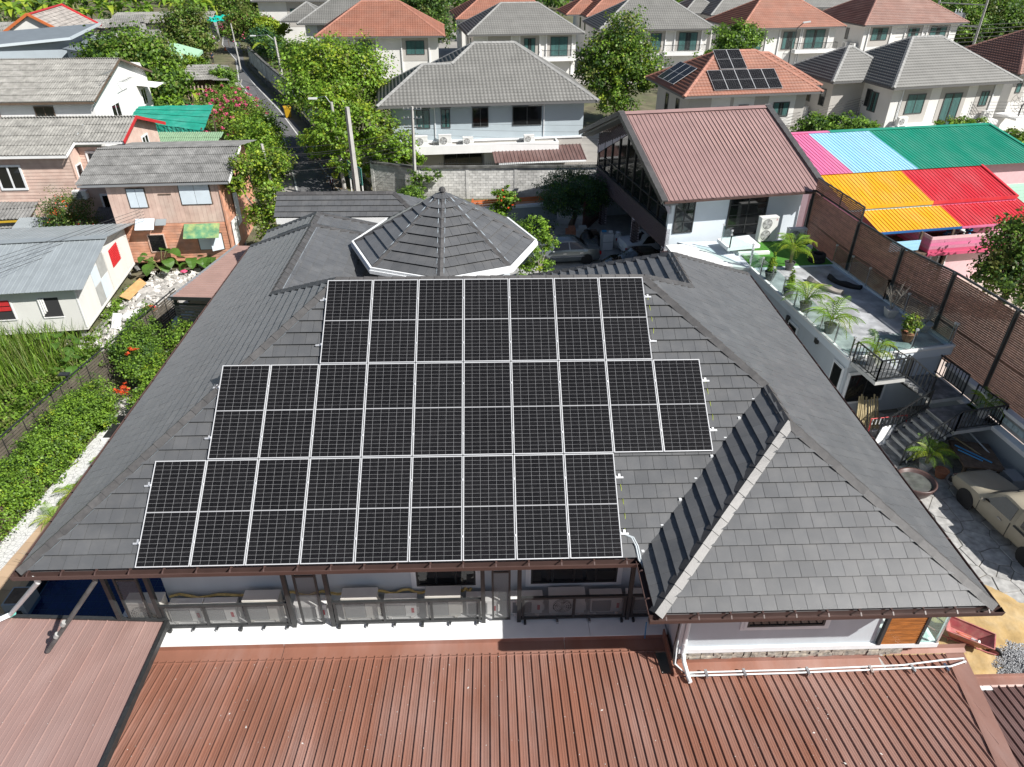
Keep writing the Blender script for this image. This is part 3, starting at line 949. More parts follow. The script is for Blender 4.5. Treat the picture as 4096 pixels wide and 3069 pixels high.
def pipe(name, pts, r, m, label, collars=(), cm=None):
 t = thing(name, label, 'pipe', pts[0])
 obj('pipe_run', MB().tube(pts, r, 12), m, t, smooth=False)
 for c in collars:
  P = V(pts[0]).lerp(V(pts[-1]), c) if isinstance(c, float) else V(c)
  d = (V(pts[-1])-V(pts[0])).normalized()
  obj('collar', MB().tube([P-d*.06, P+d*.06], r*1.18, 12), cm or m, t)
 return t
M['teal_clip'] = mat('teal_clip', (.15, .48, .42), rough=.5)
def on_patio(x, y, h=.0):
 """Height of the patio roof at x, y."""
 n = dn.cross(-ex)
 n = n if n.z > 0 else -n
 return c0.z - (n.x*(x-c0.x)+n.y*(y-c0.y))/n.z + h
pipe('downpipe', [(-2.18, .06, 5.95), (-2.22, .10, 5.72), (-4.32, 1.24, on_patio(-4.32, 1.24, .13)), (-5.1, .35, on_patio(-5.1, .35, .12)), (-5.9, -.6, on_patio(-5.9, -.6, .1))], .058, M['pvc_white'],
  'white plastic rain pipe slanting from the gutter over the mauve patio roof', [(-4.3, 1.26, on_patio(-4.3, 1.26, .13))], M['teal_clip'])
pipe('downpipe', [(-1.0, .06, 5.95), (-1.0, .10, 5.72), (-2.70, -.02, on_patio(-2.7, -.02, .10))], .052, M['pvc_grey'],
  'dark grey rain pipe with worn paint ending open on the mauve patio roof', [.62, .78], M['concrete'])

# ------------------------------------------------------------------ white ledge with the black cage and the condensing units
LED = thing('concrete_ledge', 'white painted concrete ledge below the solar roof, carrying the air conditioners', 'ledge', (5, 1.2, 0))
M['ledge_white'] = mat('ledge_white', (0.80, 0.81, 0.81), rough=.7, var=.04, scale=2, col2=(.66, .68, .68), fac2=.3, scale2=1.1)
for xa, xb in ((-1.9, -.02), (-.01, 9.95), (9.96, 11.88)):
 obj('ledge_slab', MB().box(xa, .60, 2.5, xb, 1.75, 2.80), M['ledge_white'], LED)
obj('wall', MB().box(-1.9, .7, 0, 11.88, 1.74, 2.5), M['wall'], LED)

CAGE = thing('steel_cage', 'black steel frame with fine mesh panels screening the air conditioners', 'steel frame', (5, 1.1, 2.8))
M['mesh'] = bpy.data.materials.new('fine_mesh'); M['mesh'].use_nodes = True
_n = M['mesh'].node_tree; _b = _n.nodes['Principled BSDF']; _b.inputs['Base Color'].default_value = (.12, .125, .125, 1); _b.inputs['Roughness'].default_value = .6
_t = node(_n, 'ShaderNodeBsdfTransparent'); _m = node(_n, 'ShaderNodeMixShader'); _m.inputs[0].default_value = .52
_n.links.new(_b.outputs[0], _m.inputs[2]); _n.links.new(_t.outputs[0], _m.inputs[1]); _n.links.new(_m.outputs[0], _n.nodes['Material Output'].inputs[0])
posts = [-1.62, -.63, 2.57, 3.55, 7.31, 8.2, 10.95]
for x in posts:
 obj('post', MB().box(x-.05, 1.06, 2.80, x+.05, 1.16, 5.94), M['black'], CAGE)
for a, b in ((-.63, 2.57), (3.55, 7.31), (8.2, 10.95), (10.95, 11.85)):
 r_ = MB(); xs = [a+.05, b-.05]
 r_.box(xs[0], 1.075, 3.62, xs[1], 1.145, 3.68); r_.box(xs[0], 1.075, 2.88, xs[1], 1.145, 2.94)
 k = max(1, int(round((b-a)/1.25)))
 for i in range(k+1):
  x = xs[0]+.05+(xs[1]-xs[0]-.1)*i/k
  r_.box(x-.03, 1.078, 2.94, x+.03, 1.142, 3.62)
 obj('panel_frame', r_, M['black'], CAGE)
 for i in range(k):
  x = xs[0]+.05+(xs[1]-xs[0]-.1)*i/k; x2 = xs[0]+.05+(xs[1]-xs[0]-.1)*(i+1)/k
  obj('mesh_panel', MB().poly([(x+.03, 1.11, 2.94), (x2-.03, 1.11, 2.94), (x2-.03, 1.11, 3.62), (x+.03, 1.11, 3.62)]), M['mesh'], CAGE)
 for i in range(2*k):
  x = xs[0]+.1+(xs[1]-xs[0]-.2)*i/(2*k-1)
  obj('bracket', MB().box(x-.03, .98, 2.80, x+.03, 1.08, 2.88), M['steel'] if i % 3 else M['black'], CAGE)
for a, b in ((-1.62, -.63), (2.57, 3.55), (7.31, 8.2)):
 d_ = MB()
 for x in (a+.24, b-.24): d_.box(x-.025, 1.085, 2.88, x+.025, 1.135, 5.92)
 for z in (2.90, 4.60, 4.78, 5.6): d_.box(a+.265, 1.09, z-.025, b-.265, 1.13, z+.025)
 obj('ladder_panel', d_, M['black'], CAGE)
 obj('mesh_panel', MB().poly([(a+.26, 1.11, 2.92), (b-.26, 1.11, 2.92), (b-.26, 1.11, 4.58), (a+.26, 1.11, 4.58)]), M['mesh'], CAGE)

M['ac'] = mat('ac_beige', (0.62, 0.605, 0.56), rough=.5, var=.06, scale=3)
M['ac_white'] = mat('ac_white', (0.72, 0.72, 0.70), rough=.5, var=.05, scale=3)
M['ac_dark'] = mat('ac_dark', (0.06, 0.062, 0.064), rough=.6)
M['ac_grey'] = mat('ac_grey', (0.38, 0.39, 0.39), rough=.5)
M['red'] = mat('red_badge', (0.45, 0.02, 0.04), rough=.45)
def ac_unit(name, label, loc, rz, w=.8, h=.55, d=.3, white=True, fans=1, badge=True, group='air conditioner outdoor units', logo=False, fanned=True):
 t = thing(name, label, 'air conditioner', loc, rz, group)
 body = M['ac_white'] if white else M['ac']
 c = MB().box(-w/2, -d/2, .06, w/2, d/2, h)
 c.box(-w/2-.012, -d/2-.012, h-.05, w/2+.012, d/2+.012, h+.012)
 c.box(w/2, -d/2+.06, .1, w/2+.05, d/2-.04, h*.6)
 for sx in (-w/2+.12, w/2-.12): c.box(sx-.04, -d/2-.02, 0, sx+.04, d/2+.02, .06)
 obj('casing', c, body, t, False)
 fw = w*.64; fh = (h-.12)/fans
 for k in range(fans):
  z0 = .09+k*fh; cx, cz, rr = -w/2+.04+fw/2, z0+fh/2-.01, min(fw, fh)*.46
  if not fanned:
   g2 = MB()
   nb = int(fh/.032)
   for i in range(nb):
    g2.box(-w/2+.05, -d/2-.018, z0+.02+i*.032, -w/2+fw, -d/2-.004, z0+.034+i*.032)
   gr = obj('grille', g2, M['ac_grey'], t, False)
   obj('fan_recess', MB().box(-w/2+.045, -d/2-.003, z0+.01, -w/2+fw+.01, -d/2-.0005, z0+fh-.01), M['ac_dark'], gr, False)
   continue
  Mx = Matrix.Rotation(PI/2, 4, 'X')
  g1 = MB().lathe([(rr*1.0, .003), (rr*.0, .003)], 20, (cx, -d/2, cz), M=Mx)
  dk_ = obj('fan_recess', g1, M['ac_dark'], t, False)
  bl = MB()
  for i in range(4):
   a = i*PI/2+.4
   p = [(cx+rr*.2*math.cos(a), -d/2-.008, cz+rr*.2*math.sin(a)), (cx+rr*.88*math.cos(a-.3), -d/2-.006, cz+rr*.88*math.sin(a-.3)),
     (cx+rr*.9*math.cos(a+.5), -d/2-.012, cz+rr*.9*math.sin(a+.5)), (cx+rr*.2*math.cos(a+.8), -d/2-.012, cz+rr*.2*math.sin(a+.8))]
   bl.poly(p)
  bl.lathe([(rr*.24, .014), (rr*.22, .022), (0, .024)], 12, (cx, -d/2, cz), M=Mx)
  obj('fan', bl, M['ac_grey'], dk_, False)
  g2 = MB()
  for q in (1.0, .78, .56, .36):
   g2.lathe([(rr*q, .022), (rr*q+.010, .030), (rr*q-.006, .030), (rr*q, .022)], 20, (cx, -d/2, cz), M=Mx)
  for i in range(12):
   a = i*PI/6
   g2.beam((cx+rr*.2*math.cos(a), -d/2-.027, cz+rr*.2*math.sin(a)), (cx+rr*math.cos(a), -d/2-.027, cz+rr*math.sin(a)), .006, .006)
  obj('grille', g2, body, t, False)
 if badge:
  obj('badge', MB().box(w/2-.13, -d/2-.005, h*.36, w/2-.06, -d/2-.001, h*.68), M['red'], t, False)
 if logo:
  lg = MB()
  for a in (90, 210, 330):
   dx, dz = math.cos(R(a)), math.sin(R(a)); px, pz = -dz, dx; s = .034; c0_ = V(w/2-.10, -d/2-.004, h-.14)
   lg.poly([c0_, c0_+V(dx*s+px*s*.58, 0, dz*s+pz*s*.58), c0_+V(dx*2*s, 0, dz*2*s), c0_+V(dx*s-px*s*.58, 0, dz*s-pz*s*.58)])
  obj('emblem', lg, M['red'], t, False)
 return t
units = [(-1.06, 1, 'big beige air conditioner unit at the left end of the ledge beside the pool'), (-.12, 0, 'small white air conditioner on the ledge, right of the leftmost big beige one'),
   (.72, 0, 'second small white air conditioner from the left on the ledge'), (1.80, 1, 'big beige air conditioner just left of the second mesh door of the cage'),
   (2.98, 0, 'small white air conditioner behind the second mesh door of the cage'), (4.22, 1, 'big beige air conditioner just right of the second mesh door of the cage'),
   (5.22, 0, 'small white air conditioner under the left edge of the ledge window'), (6.30, 1, 'big beige air conditioner under the middle of the smaller ledge window'),
   (7.28, 0, 'small white air conditioner behind the third mesh door of the cage'), (8.40, 0, 'small white air conditioner below the left end of the wide ledge window'),
   (9.42, 2, 'round fan air conditioner shaded below the wide ledge window'), (10.42, 0, 'shaded white air conditioner at the right end below the wide ledge window'),
   (11.35, 0, 'air conditioner in the dark corner of the ledge under the wing roof')]
for x, k, lb in units:
 if k == 1: ac_unit('air_conditioner', lb, (x, 1.42, 2.80), 0, .86, .80, .32, False, badge=False, fanned=(x < 0))
 elif k == 2: ac_unit('air_conditioner', lb, (x, 1.42, 2.80), 0, .9, .66, .32, True, badge=False)
 else: ac_unit('air_conditioner', lb, (x, 1.43, 2.80), 0, .80, .56, .3, True, fanned=False)
M['lagging'] = mat('yellowed_lagging', (0.55, 0.42, 0.16), rough=.7, var=.3, scale=8)
for k, (xa, xb) in enumerate(((-.6, 1.3), (2.3, 3.8), (4.6, 5.9), (6.7, 7.0))):
 pts = [(xa+(xb-xa)*i/8, 1.66+.03*math.sin(i*1.7), 3.36+.05*math.sin(i*1.3+k)) for i in range(9)]
 tag(obj('refrigerant_pipe', MB().tube(pts, .035, 7), M['lagging']),
  ('yellowed lagged pipe behind the small air conditioners left of the second mesh door', 'yellowed lagged pipe behind the second mesh door of the cage',
   'yellowed lagged pipe left of the smaller ledge window', 'yellowed lagged pipe beside the third mesh door of the cage')[k], 'pipe', 'lagged pipes behind the air conditioners')
M['bluepipe'] = mat('blue_pipe', (.04, .25, .5), rough=.4)
tag(obj('drain_pipe', MB().tube([(2.35, 1.72, 5.0), (2.3, 1.70, 3.6), (2.32, 1.66, 3.4)], .012, 6), M['bluepipe']), 'thin blue drain tube on the wall above the air conditioners', 'pipe')
tag(obj('drain_pipe', MB().tube([(11.3, .58, 3.3), (11.32, .57, 2.7)], .014, 6), M['bluepipe']), 'thin blue drain tube by the corner of the wing wall', 'pipe')

# downpipe bundle at the wing corner and the conduits over the low roof
t = thing('downpipe', 'white rain pipe at the wing corner bending out onto the low brown roof', 'pipe', (12.0, -.3, 2.7))
obj('pipe_run', MB().tube([(11.98, -.32, 5.9), (11.98, -.32, 3.35), (12.02, -.42, 3.1), (12.06, -.75, 2.98), (12.08, -.86, 2.97)], .05, 12), M['pvc_white'], t)
for z in (4.9, 3.62): obj('collar', MB().tube([(11.98, -.32, z-.05), (11.98, -.32, z+.05)], .058, 12), M['pvc_white'], t)
for k, (dx, m, lb) in enumerate(((.10, 'pvc_white', 'thin white cable pipe left of the wing downpipe'), (.17, 'black', 'thin black cable left of the wing downpipe'))):
 tag(obj('cable', MB().tube([(11.95-dx, -.28, 4.4), (11.93-dx, -.28, 3.5), (11.86-dx*.6, -.45, 3.1), (12.0, -.60, 2.96), (12.3, -.68, 2.96)], .018, 7), M[m]), lb, 'cable')
for k in range(2):
 y = -.62-.085*k
 tag(obj('conduit', MB().tube([(12.1, y, 2.99), (14.5, y+.01, 2.98), (17.2, y+.05, 2.99), (18.3, y+.16-.1*k, 3.0), (18.8, y+.24-.0*k, 2.92), (18.9, y+.25, 2.6)], .019, 8), M['pvc_white']),
  ('white conduit along the top of the low brown roof, nearer the wing wall', 'white conduit along the top of the low brown roof, farther from the wing wall')[k], 'conduit', 'conduits across the low roof')
for i, x in enumerate((12.5, 13.4, 14.9, 16.4, 17.4, 18.2)):
 tag(obj('pipe_clamp', MB().box(x-.03, -.76, 2.93, x+.03, -.56, 3.015), M['steel']), f'{ORD[i]} small steel clamp from the left on the two white conduits of the low roof', 'clamp', 'conduit clamps on the low roof')

# ------------------------------------------------------------------ pool, left path and its edge
M['pool_tile'] = mat('pool_tile', (0.006, 0.022, 0.085), rough=.15, island=.2, spec=.5)
M['pool_grout'] = mat('pool_grout', (0.07, 0.16, 0.19), rough=.5)
M['water'] = glass_mat('pool_water', (.42, .62, .85), .03, .01)
pool = kind(obj('pool', MB().poly([(-6.6, 1.2, -.0 + .02), (-.72, 1.2, .02), (-.72, 9.5, .02), (-6.6, 9.5, .02)]), M['pool_grout']), 'structure')
ti = []
for i in range(22):
 for k in range(31):
  x, y = -6.55+i*.265, 1.24+k*.265
  ti.append(([(x, y, .032), (x+.25, y, .032), (x+.25, y+.25, .032), (x, y+.25, .032)], [(0, 1, 2, 3)]))
pieces(pool, 'pool_tile', ti, M['pool_tile'], 300)
kind(obj('pool_water', MB().poly([(-6.6, 1.2, .16), (-.72, 1.2, .16), (-.72, 9.5, .16), (-6.6, 9.5, .16)]), M['water']), 'structure')
po = MB()
po.box(-6.95, 1.0, 0, -6.6, 12.2, .30); po.box(-6.95, 9.5, 0, -.7, 9.8, .28)
kind(obj('pool_rim', po, M['black']), 'structure')

# ------------------------------------------------------------------ the old houses on the left
M['asbestos'] = mat('asbestos_sheet', (0.265, 0.26, 0.24), rough=.9, var=.22, scale=2.0, col2=(0.15, 0.147, 0.135), fac2=.7, scale2=2.2, objvar=.10, bump=.2, bscale=20)
M['asbestos_dark'] = mat('asbestos_sheet_dark', (0.19, 0.19, 0.185), rough=.9, var=.25, scale=2.5, col2=(0.12, 0.12, 0.115), fac2=.6, scale2=3.2, objvar=.12, bump=.2)
M['zinc'] = mat('zinc_sheet', (0.255, 0.285, 0.30), rough=.42, metal=.0, var=.08, scale=1.5, objvar=.05, spec=.5)
M['pink_board'] = mat('pink_board', (0.60, 0.43, 0.36), rough=.85, var=.14, scale=2.2, col2=(0.50, 0.42, 0.36), fac2=.6, scale2=1.1, objvar=.10)
M['orange_board'] = mat('orange_board', (0.55, 0.26, 0.16), rough=.85, var=.18, scale=2.5, col2=(0.38, 0.27, 0.22), fac2=.6, scale2=1.4, objvar=.12)
M['pale_blue'] = mat('pale_blue_paint', (0.60, 0.68, 0.74), rough=.7, var=.06, scale=2)
M['cottage'] = mat('cottage_white', (0.70, 0.70, 0.67), rough=.8, var=.05, scale=1, col2=(.55, .54, .5), fac2=.35, scale2=.7, stretch=(1, 1, .3))
M['oldwood'] = mat('old_wood', (0.12, 0.085, 0.06), rough=.85, var=.3, scale=6)
M['redpaint'] = mat('red_paint', (0.50, 0.03, 0.035), rough=.5, var=.1, scale=4)
M['orangepaint'] = mat('orange_paint', (0.55, 0.15, 0.045), rough=.6, var=.1, scale=3)
M['greenpaint'] = mat('green_sheet', (0.10, 0.27, 0.15), rough=.5, var=.2, scale=3, col2=(.45, .42, .12), fac2=.7, scale2=1.5)

def wave_mesh(name, w, L, amp, waves, mats, seg=4):
 mb = MB(); n = waves*seg
 pr = [(w*i/n, amp*math.sin(2*PI*waves*i/n)) for i in range(n+1)]
 for i in range(n):
  pass
 vs = [(x, 0, z) for x, z in pr]+[(x, L, z) for x, z in pr]
 k = n+1
 mb.add(vs, [(i, i+1, k+i+1, k+i) for i in range(n)])
 mb.add([(x, 0, z) for x, z in pr]+[(x, 0.004, z-.02) for x, z in pr], [(i, k+i, k+i+1, i+1) for i in range(n)])
 return mesh_of(name, mb, mats, smooth=False)

def corr_roof(parent, A, Bp, C, m, sheet=(.95, 1.25), amp=.03, waves=5, name='roof_sheet', overlap=.10, lift=.022, seg=4, jit=.006):
 """Courses of corrugated sheets on the slope with eave A-B rising to C."""
 A, Bp, C = V(A), V(Bp), V(C)
 ex = (Bp-A); W = ex.length; ex.normalize()
 w = C-A; skew = w.dot(ex); ey = w-ex*skew; Lh = ey.length; ey.normalize()
 nx = max(1, int(round(W/sheet[0]))); ny = max(1, int(round(Lh/sheet[1])))
 sw, sl = W/nx, Lh/ny
 me = wave_mesh(name, sw, sl+overlap, amp, waves, m, seg)
 ez = ex.cross(ey)
 for j in range(ny):
  for i in range(nx):
   o = A+ex*(i*sw+skew*j/ny)+ey*(j*sl)+ez*(.02+random.uniform(0, jit))
   # the lower end of each course lies on top of the course below
   d = (ey*(sl)-ez*lift).normalized(); nz = ex.cross(d)
   Mx = Matrix(((ex.x, d.x, nz.x, o.x+ez.x*lift), (ex.y, d.y, nz.y, o.y+ez.y*lift), (ex.z, d.z, nz.z, o.z+ez.z*lift), (0, 0, 0, 1)))
   link(name, me, parent, True, Mx)
 return ex, ey, ez

def frame(o, ang):
 a = R(ang); ex = V(math.cos(a), math.sin(a), 0); ey = V(-math.sin(a), math.cos(a), 0); o = V(o)
 return lambda x, y, z=0.0: o+ex*x+ey*y+V(0, 0, z), ex, ey

# white cottage on stilts
P, ex, ey = frame((-12.35, 20.95, 0), 7)
COT = thing('stilt_cottage', 'white cottage on stilts with a grey ribbed metal roof and red shutters', 'house', P(-4, 4))
D = 8.1; zb, zt, zr = .75, 3.05, 3.75
w = MB()
w.extr([P(-11, 0, zb), P(0, 0, zb), P(0, 0, zt), P(-11, 0, zt)], ey*.1)
w.extr([P(0, .1, zb), P(0, D, zb), P(0, D, zt), P(0, D/2, zr), P(0, .1, zt)], -ex*.1)
w.extr([P(-11, D-.1, zb), P(-.1, D-.1, zb), P(-.1, D-.1, zt), P(-11, D-.1, zt)], ey*.1)
w.extr([P(-11, 0, zb-.12), P(.02, 0, zb-.12), P(.02, D, zb-.12), P(-11, D, zb-.12)], V(0, 0, .11))
obj('wall', w, M['cottage'], COT)
obj('corner_trim', MB().beam(P(0, 0, zb), P(0, 0, zt), .06, .06), M['whitewall'], COT)
for i in range(6):
 for y in (.3, D*.5, D-.3):
  obj('stilt', MB().beam(P(-.4-i*2.1, y, 0), P(-.4-i*2.1, y, zb-.1), .2, .2), M['concrete'], COT)
zs = sheet_mesh('roof_sheet', .25, .025, M['zinc'], 1, .05)
for A_, C_, n in ((P(-11.4, -.45, 2.98), P(-11.4, D/2+.02, 3.83), 48), (P(.55, D+.45, 2.98), P(.55, D/2-.02, 3.83), 48)):
 e_ = ex if n and A_ == P(-11.4, -.45, 2.98) else -ex
 L = (V(C_)-V(A_)).length
 sheets(COT, zs, A_, e_, V(C_)-V(A_), .25, 48, (0, L))
obj('ridge_cap', MB().beam(P(-11.4, D/2, 3.87), P(.6, D/2, 3.87), .5, .03), M['zinc'], COT)
obj('rafter', MB().beam(P(.1, -.3, 2.95), P(.1, D/2, 3.72), .07, .1).beam(P(.1, D+.3, 2.95), P(.1, D/2, 3.72), .07, .1), M['oldwood'], COT)
# front openings
op = MB().extr([P(-1.75, -.012, 1.45), P(-.85, -.012, 1.45), P(-.85, -.012, 2.45), P(-1.75, -.012, 2.45)], ey*.008)  # thin dark sheet on the wall, painting the shade inside the window
ow = obj('window', MB().beam(P(-1.75, -.02, 1.42), P(-.85, -.02, 1.42), .05, .05).beam(P(-1.75, -.02, 1.42), P(-1.75, -.02, 2.47), .04, .05), M['whitewall'], COT)
obj('dark_inside_sheet', op, M['deck_dark_room'], ow)
M['cloth'] = mat('white_cloth', (.7, .7, .68), rough=.9, var=.15, scale=5)
cb = MB()
for i in range(6):
 x = -1.78+i*.05
 cb.extr([P(x, -.05-.03*(i % 2), 1.5+.06*i), P(x+.055, -.05-.03*((i+1) % 2), 1.5+.05*i), P(x+.055, -.05-.03*((i+1) % 2), 2.45), P(x, -.05-.03*(i % 2), 2.45)], ey*.012)
obj('curtain', cb, M['cloth'], ow)
ow2 = obj('window', MB().beam(P(-4.3, -.02, 1.42), P(-2.98, -.02, 1.42), .05, .05).beam(P(-2.98, -.02, 1.42), P(-2.98, -.02, 2.42), .05, .05), M['whitewall'], COT)
obj('dark_inside_sheet', MB().extr([P(-4.3, -.012, 1.45), P(-3.0, -.012, 1.45), P(-3.0, -.012, 2.4), P(-4.3, -.012, 2.4)], ey*.008), M['deck_dark_room'], ow2)  # shade of the room painted as a dark sheet on the wall
for z0, z1 in ((2.18, 2.45), (1.92, 2.12)):
 obj('shutter', MB().extr([P(-4.3, -.05, z0), P(-3.05, -.05, z0), P(-3.05, -.05, z1), P(-4.3, -.05, z1)], ey*.03), M['redpaint'], ow2)
# door side: patched panels and the red louvre
M['patch'] = mat('grey_patch', (.36, .37, .36), rough=.8, var=.1, scale=3)
for y0, y1, z0, z1, mm in ((3.2, 4.2, 1.95, 3.0, 'patch'), (2.2, 3.1, 1.9, 2.75, 'pale_blue'), (3.05, 4.1, .85, 1.9, 'pale_blue'), (2.2, 3.0, .8, 1.85, 'patch'), (4.3, 7.9, .8, 2.9, 'cottage')):
 obj('wall_panel', MB().extr([P(.015, y0, z0), P(.015, y1, z0), P(.015, y1, z1), P(.015, y0, z1)], ex*.012), M[mm], COT)
sh = obj('louvre_window', MB().extr([P(.03, 5.0, 1.75), P(.03, 6.3, 1.75), P(.03, 6.3, 2.72), P(.03, 5.0, 2.72)], ex*.02), M['redpaint'], COT)
for i in range(9):
 obj('slat', MB().beam(P(.07, 5.02, 1.8+i*.105), P(.07, 6.28, 1.8+i*.105), .05, .02), M['redpaint'], sh)

# pink wooden house
P, ex, ey = frame((-13.85, 29.25, 0), 4)
PK = thing('wooden_house', 'pink and orange wooden house with a grey corrugated roof and blue shutters', 'house', P(3, 4))
Lw, D = 6.15, 7.4
w = MB()
w.extr([P(.02, .05, .6), P(Lw, .05, .6), P(Lw, .05, 5.42), P(.02, .05, 5.42)], ey*.1)
w.extr([P(Lw-.1, .15, .6), P(Lw-.1, D, .6), P(Lw-.1, D, 5.4), P(Lw-.1, 3.6, 6.2), P(Lw-.1, .15, 5.42)], ex*.06)
w.extr([P(.02, .15, .6), P(.02, D, .6), P(.02, D, 5.4), P(.02, 3.6, 6.2), P(.02, .15, 5.42)], ex*.06)
w.extr([P(.02, 0.1, .52), P(Lw, .1, .52), P(Lw, D, .52), P(.02, D, .52)], V(0, 0, .07))
obj('wall', w, M['orange_board'], PK)
bm_ = mesh_of('board', MB().box(0, 0, 0, .236, .03, 2.45), M['pink_board'])
Bf = Matrix(((ex.x, ey.x, 0, 0), (ex.y, ey.y, 0, 0), (0, 0, 1, 0), (0, 0, 0, 1)))
for i in range(25):
 link('board', bm_, PK, True, Matrix.Translation(P(.02+i*.246, .012+random.uniform(-.006, .004), 2.95)) @ Bf)
cm_ = mesh_of('clapboard', MB().extr([(0, 0, 0), (0, .03, 0), (0, .03, .17), (0, .018, .17)], (Lw-.02, 0, 0)), M['orange_board'])
for i in range(14):
 link('clapboard', cm_, PK, True, Matrix.Translation(P(.01+random.uniform(-.02, .02), .01, .62+i*.165)) @ Bf)
Be = Matrix(((ey.x, -ex.x, 0, 0), (ey.y, -ex.y, 0, 0), (0, 0, 1, 0), (0, 0, 0, 1)))
for i in range(28):
 link('clapboard', cm_, PK, True, Matrix.Translation(P(Lw-.005, .06, .62+i*.165)) @ Be @ Matrix.Diagonal((1.19, 1, 1, 1)))
for i in range(4):
 for y in (.3, 3.7, 7):
  obj('stilt', MB().beam(P(.3+i*1.85, y, 0), P(.3+i*1.85, y, .55), .2, .2), M['concrete'], PK)
corr_roof(PK, P(-1.35, -.35, 5.38), P(6.85, -.35, 5.38), P(-1.35, 3.55, 6.34), M['asbestos_dark'], (.82, .95), .018, 8, lift=.03)
corr_roof(PK, P(6.85, 7.9, 5.55), P(-1.35, 7.9, 5.55), P(6.85, 3.45, 6.34), M['asbestos_dark'], (.82, 1.1), .018, 8, lift=.03)
obj('fascia', MB().beam(P(-1.3, -.3, 5.30), P(6.8, -.3, 5.30), .03, .14), M['fascia'], PK)
obj('barge_board', MB().beam(P(6.88, -.35, 5.35), P(6.88, 3.5, 6.3), .04, .16), M['whitewall'], PK)
def shutter_window(x0, z0, w, h, parent=PK, leafs=2, op_=0.0, m='pale_blue'):
 f = obj('window', MB().extr([P(x0-.05, -.01, z0-.05), P(x0+w+.05, -.01, z0-.05), P(x0+w+.05, -.01, z0+h+.05), P(x0-.05, -.01, z0+h+.05)], ey*.03), M['oldwood'], parent)
 lw = w/leafs
 for k in range(leafs):
  a = P(x0+k*lw+.012, -.03, z0); b = a+ex*(lw-.024)
  if op_ and k == leafs-1:
   d = (ex*math.cos(op_)-ey*math.sin(op_)); a2 = P(x0+w, -.03, z0); b = a2-ex*0+d*0; a = a2-d*(-0)+V(0, 0, 0); b = a2+(-ex*math.cos(op_)-ey*math.sin(op_))*(lw-.02)
  obj('shutter', MB().extr([a, b, b+V(0, 0, h), a+V(0, 0, h)], -ey*.03), M[m], f)
 return f
shutter_window(1.1, 3.95, .95, 1.05); shutter_window(3.95, 4.05, 1.65, 1.25)
obj('transom', MB().extr([P(3.95, -.02, 5.30), P(5.6, -.02, 5.30), P(5.6, -.02, 5.42), P(3.95, -.02, 5.42)], ey*.02), M['deck_dark_room'], PK)
shutter_window(4.35, 1.30, 1.35, .95, op_=.5, m='pale_blue')
obj('vent', MB().extr([P(2.75, -.02, 4.62), P(3.45, -.02, 4.62), P(3.45, -.02, 4.68), P(2.75, -.02, 4.68)], ey*.03), M['oldwood'], PK)
ow = obj('window', MB().beam(P(1.55, -.02, 1.25), P(2.45, -.02, 1.25), .06, .05).beam(P(1.55, -.02, 2.3), P(2.45, -.02, 2.3), .06, .05).beam(P(1.55, -.02, 1.25), P(1.55, -.02, 2.3), .06, .05).beam(P(2.45, -.02, 1.25), P(2.45, -.02, 2.3), .06, .05), M['pink_board'], PK)
for i in range(11):
 obj('louvre', MB().beam(P(1.58, -.03, 1.32+i*.09), P(2.42, -.03, 1.32+i*.09), .06, .012), M['dkglass'], ow)
obj('dark_inside_sheet', MB().extr([P(1.58, -.006, 1.28), P(2.42, -.006, 1.28), P(2.42, -.006, 2.27), P(1.58, -.006, 2.27)], ey*.006), M['deck_dark_room'], ow)  # dark sheet behind the louvres, painting the unlit inside
aw = obj('awning', MB().extr([P(3.75, -.75, 2.25), P(5.75, -.75, 2.25), P(5.75, .0, 2.85), P(3.75, .0, 2.85)], V(0, 0, .02)), M['greenpaint'], PK)
obj('awning', MB().extr([P(1.15, -.55, 2.78), P(2.2, -.55, 2.78), P(2.2, .0, 3.25), P(1.15, .0, 3.25)], V(0, 0, .02)), M['pale_blue'], PK)
obj('awning', MB().extr([P(2.25, -.35, 2.95), P(2.85, -.35, 2.95), P(2.85, .0, 3.2), P(2.25, .0, 3.2)], V(0, 0, .02)), M['zinc'], PK)
obj('corner_post', MB().beam(P(Lw+.02, 0, .5), P(Lw+.02, 0, 5.3), .09, .09), M['orange_board'], PK)
obj('wall_panel', MB().extr([P(Lw+.06, .6, 1.2), P(Lw+.06, 1.9, 1.1), P(Lw+.06, 1.9, 2.6), P(Lw+.06, .7, 2.7)], ex*.02), M['whitewall'], PK)
obj('wall_panel', MB().extr([P(Lw+.06, 2.1, 1.9), P(Lw+.06, 3.0, 1.9), P(Lw+.06, 3.0, 3.9), P(Lw+.06, 2.1, 3.9)], ex*.02), M['whitewall'], PK)

# second pink house behind it
P, ex, ey = frame((-21.6, 33.9, 0), 2)
PK2 = thing('wooden_house', 'pink board house with a stepped grey corrugated roof, left of the pink and orange one', 'house', P(2, 4))
w = MB()
w.extr([P(-4, 0, 0), P(3.6, 0, 0), P(3.6, 0, 5.7), P(-4, 0, 5.7)], ey*.15)
w.extr([P(3.6, 0, 0), P(3.6, 1.35, 0), P(3.6, 1.35, 5.8), P(3.6, 0, 5.7)], -ex*.1)
w.extr([P(3.5, 1.35, 0), P(6.3, 1.35, 0), P(6.3, 1.35, 5.75), P(3.5, 1.35, 5.75)], ey*.15)
w.extr([P(6.3, 1.36, 0), P(6.3, 7.4, 0), P(6.3, 7.4, 5.8), P(6.3, 3.7, 7.0), P(6.3, 1.36, 5.8)], -ex*.12)
obj('wall', w, M['pink_board'], PK2)
cm2 = mesh_of('clapboard', MB().extr([(0, 0, 0), (0, .03, 0), (0, .03, .2), (0, .018, .2)], (7.58, 0, 0)), M['pink_board'])
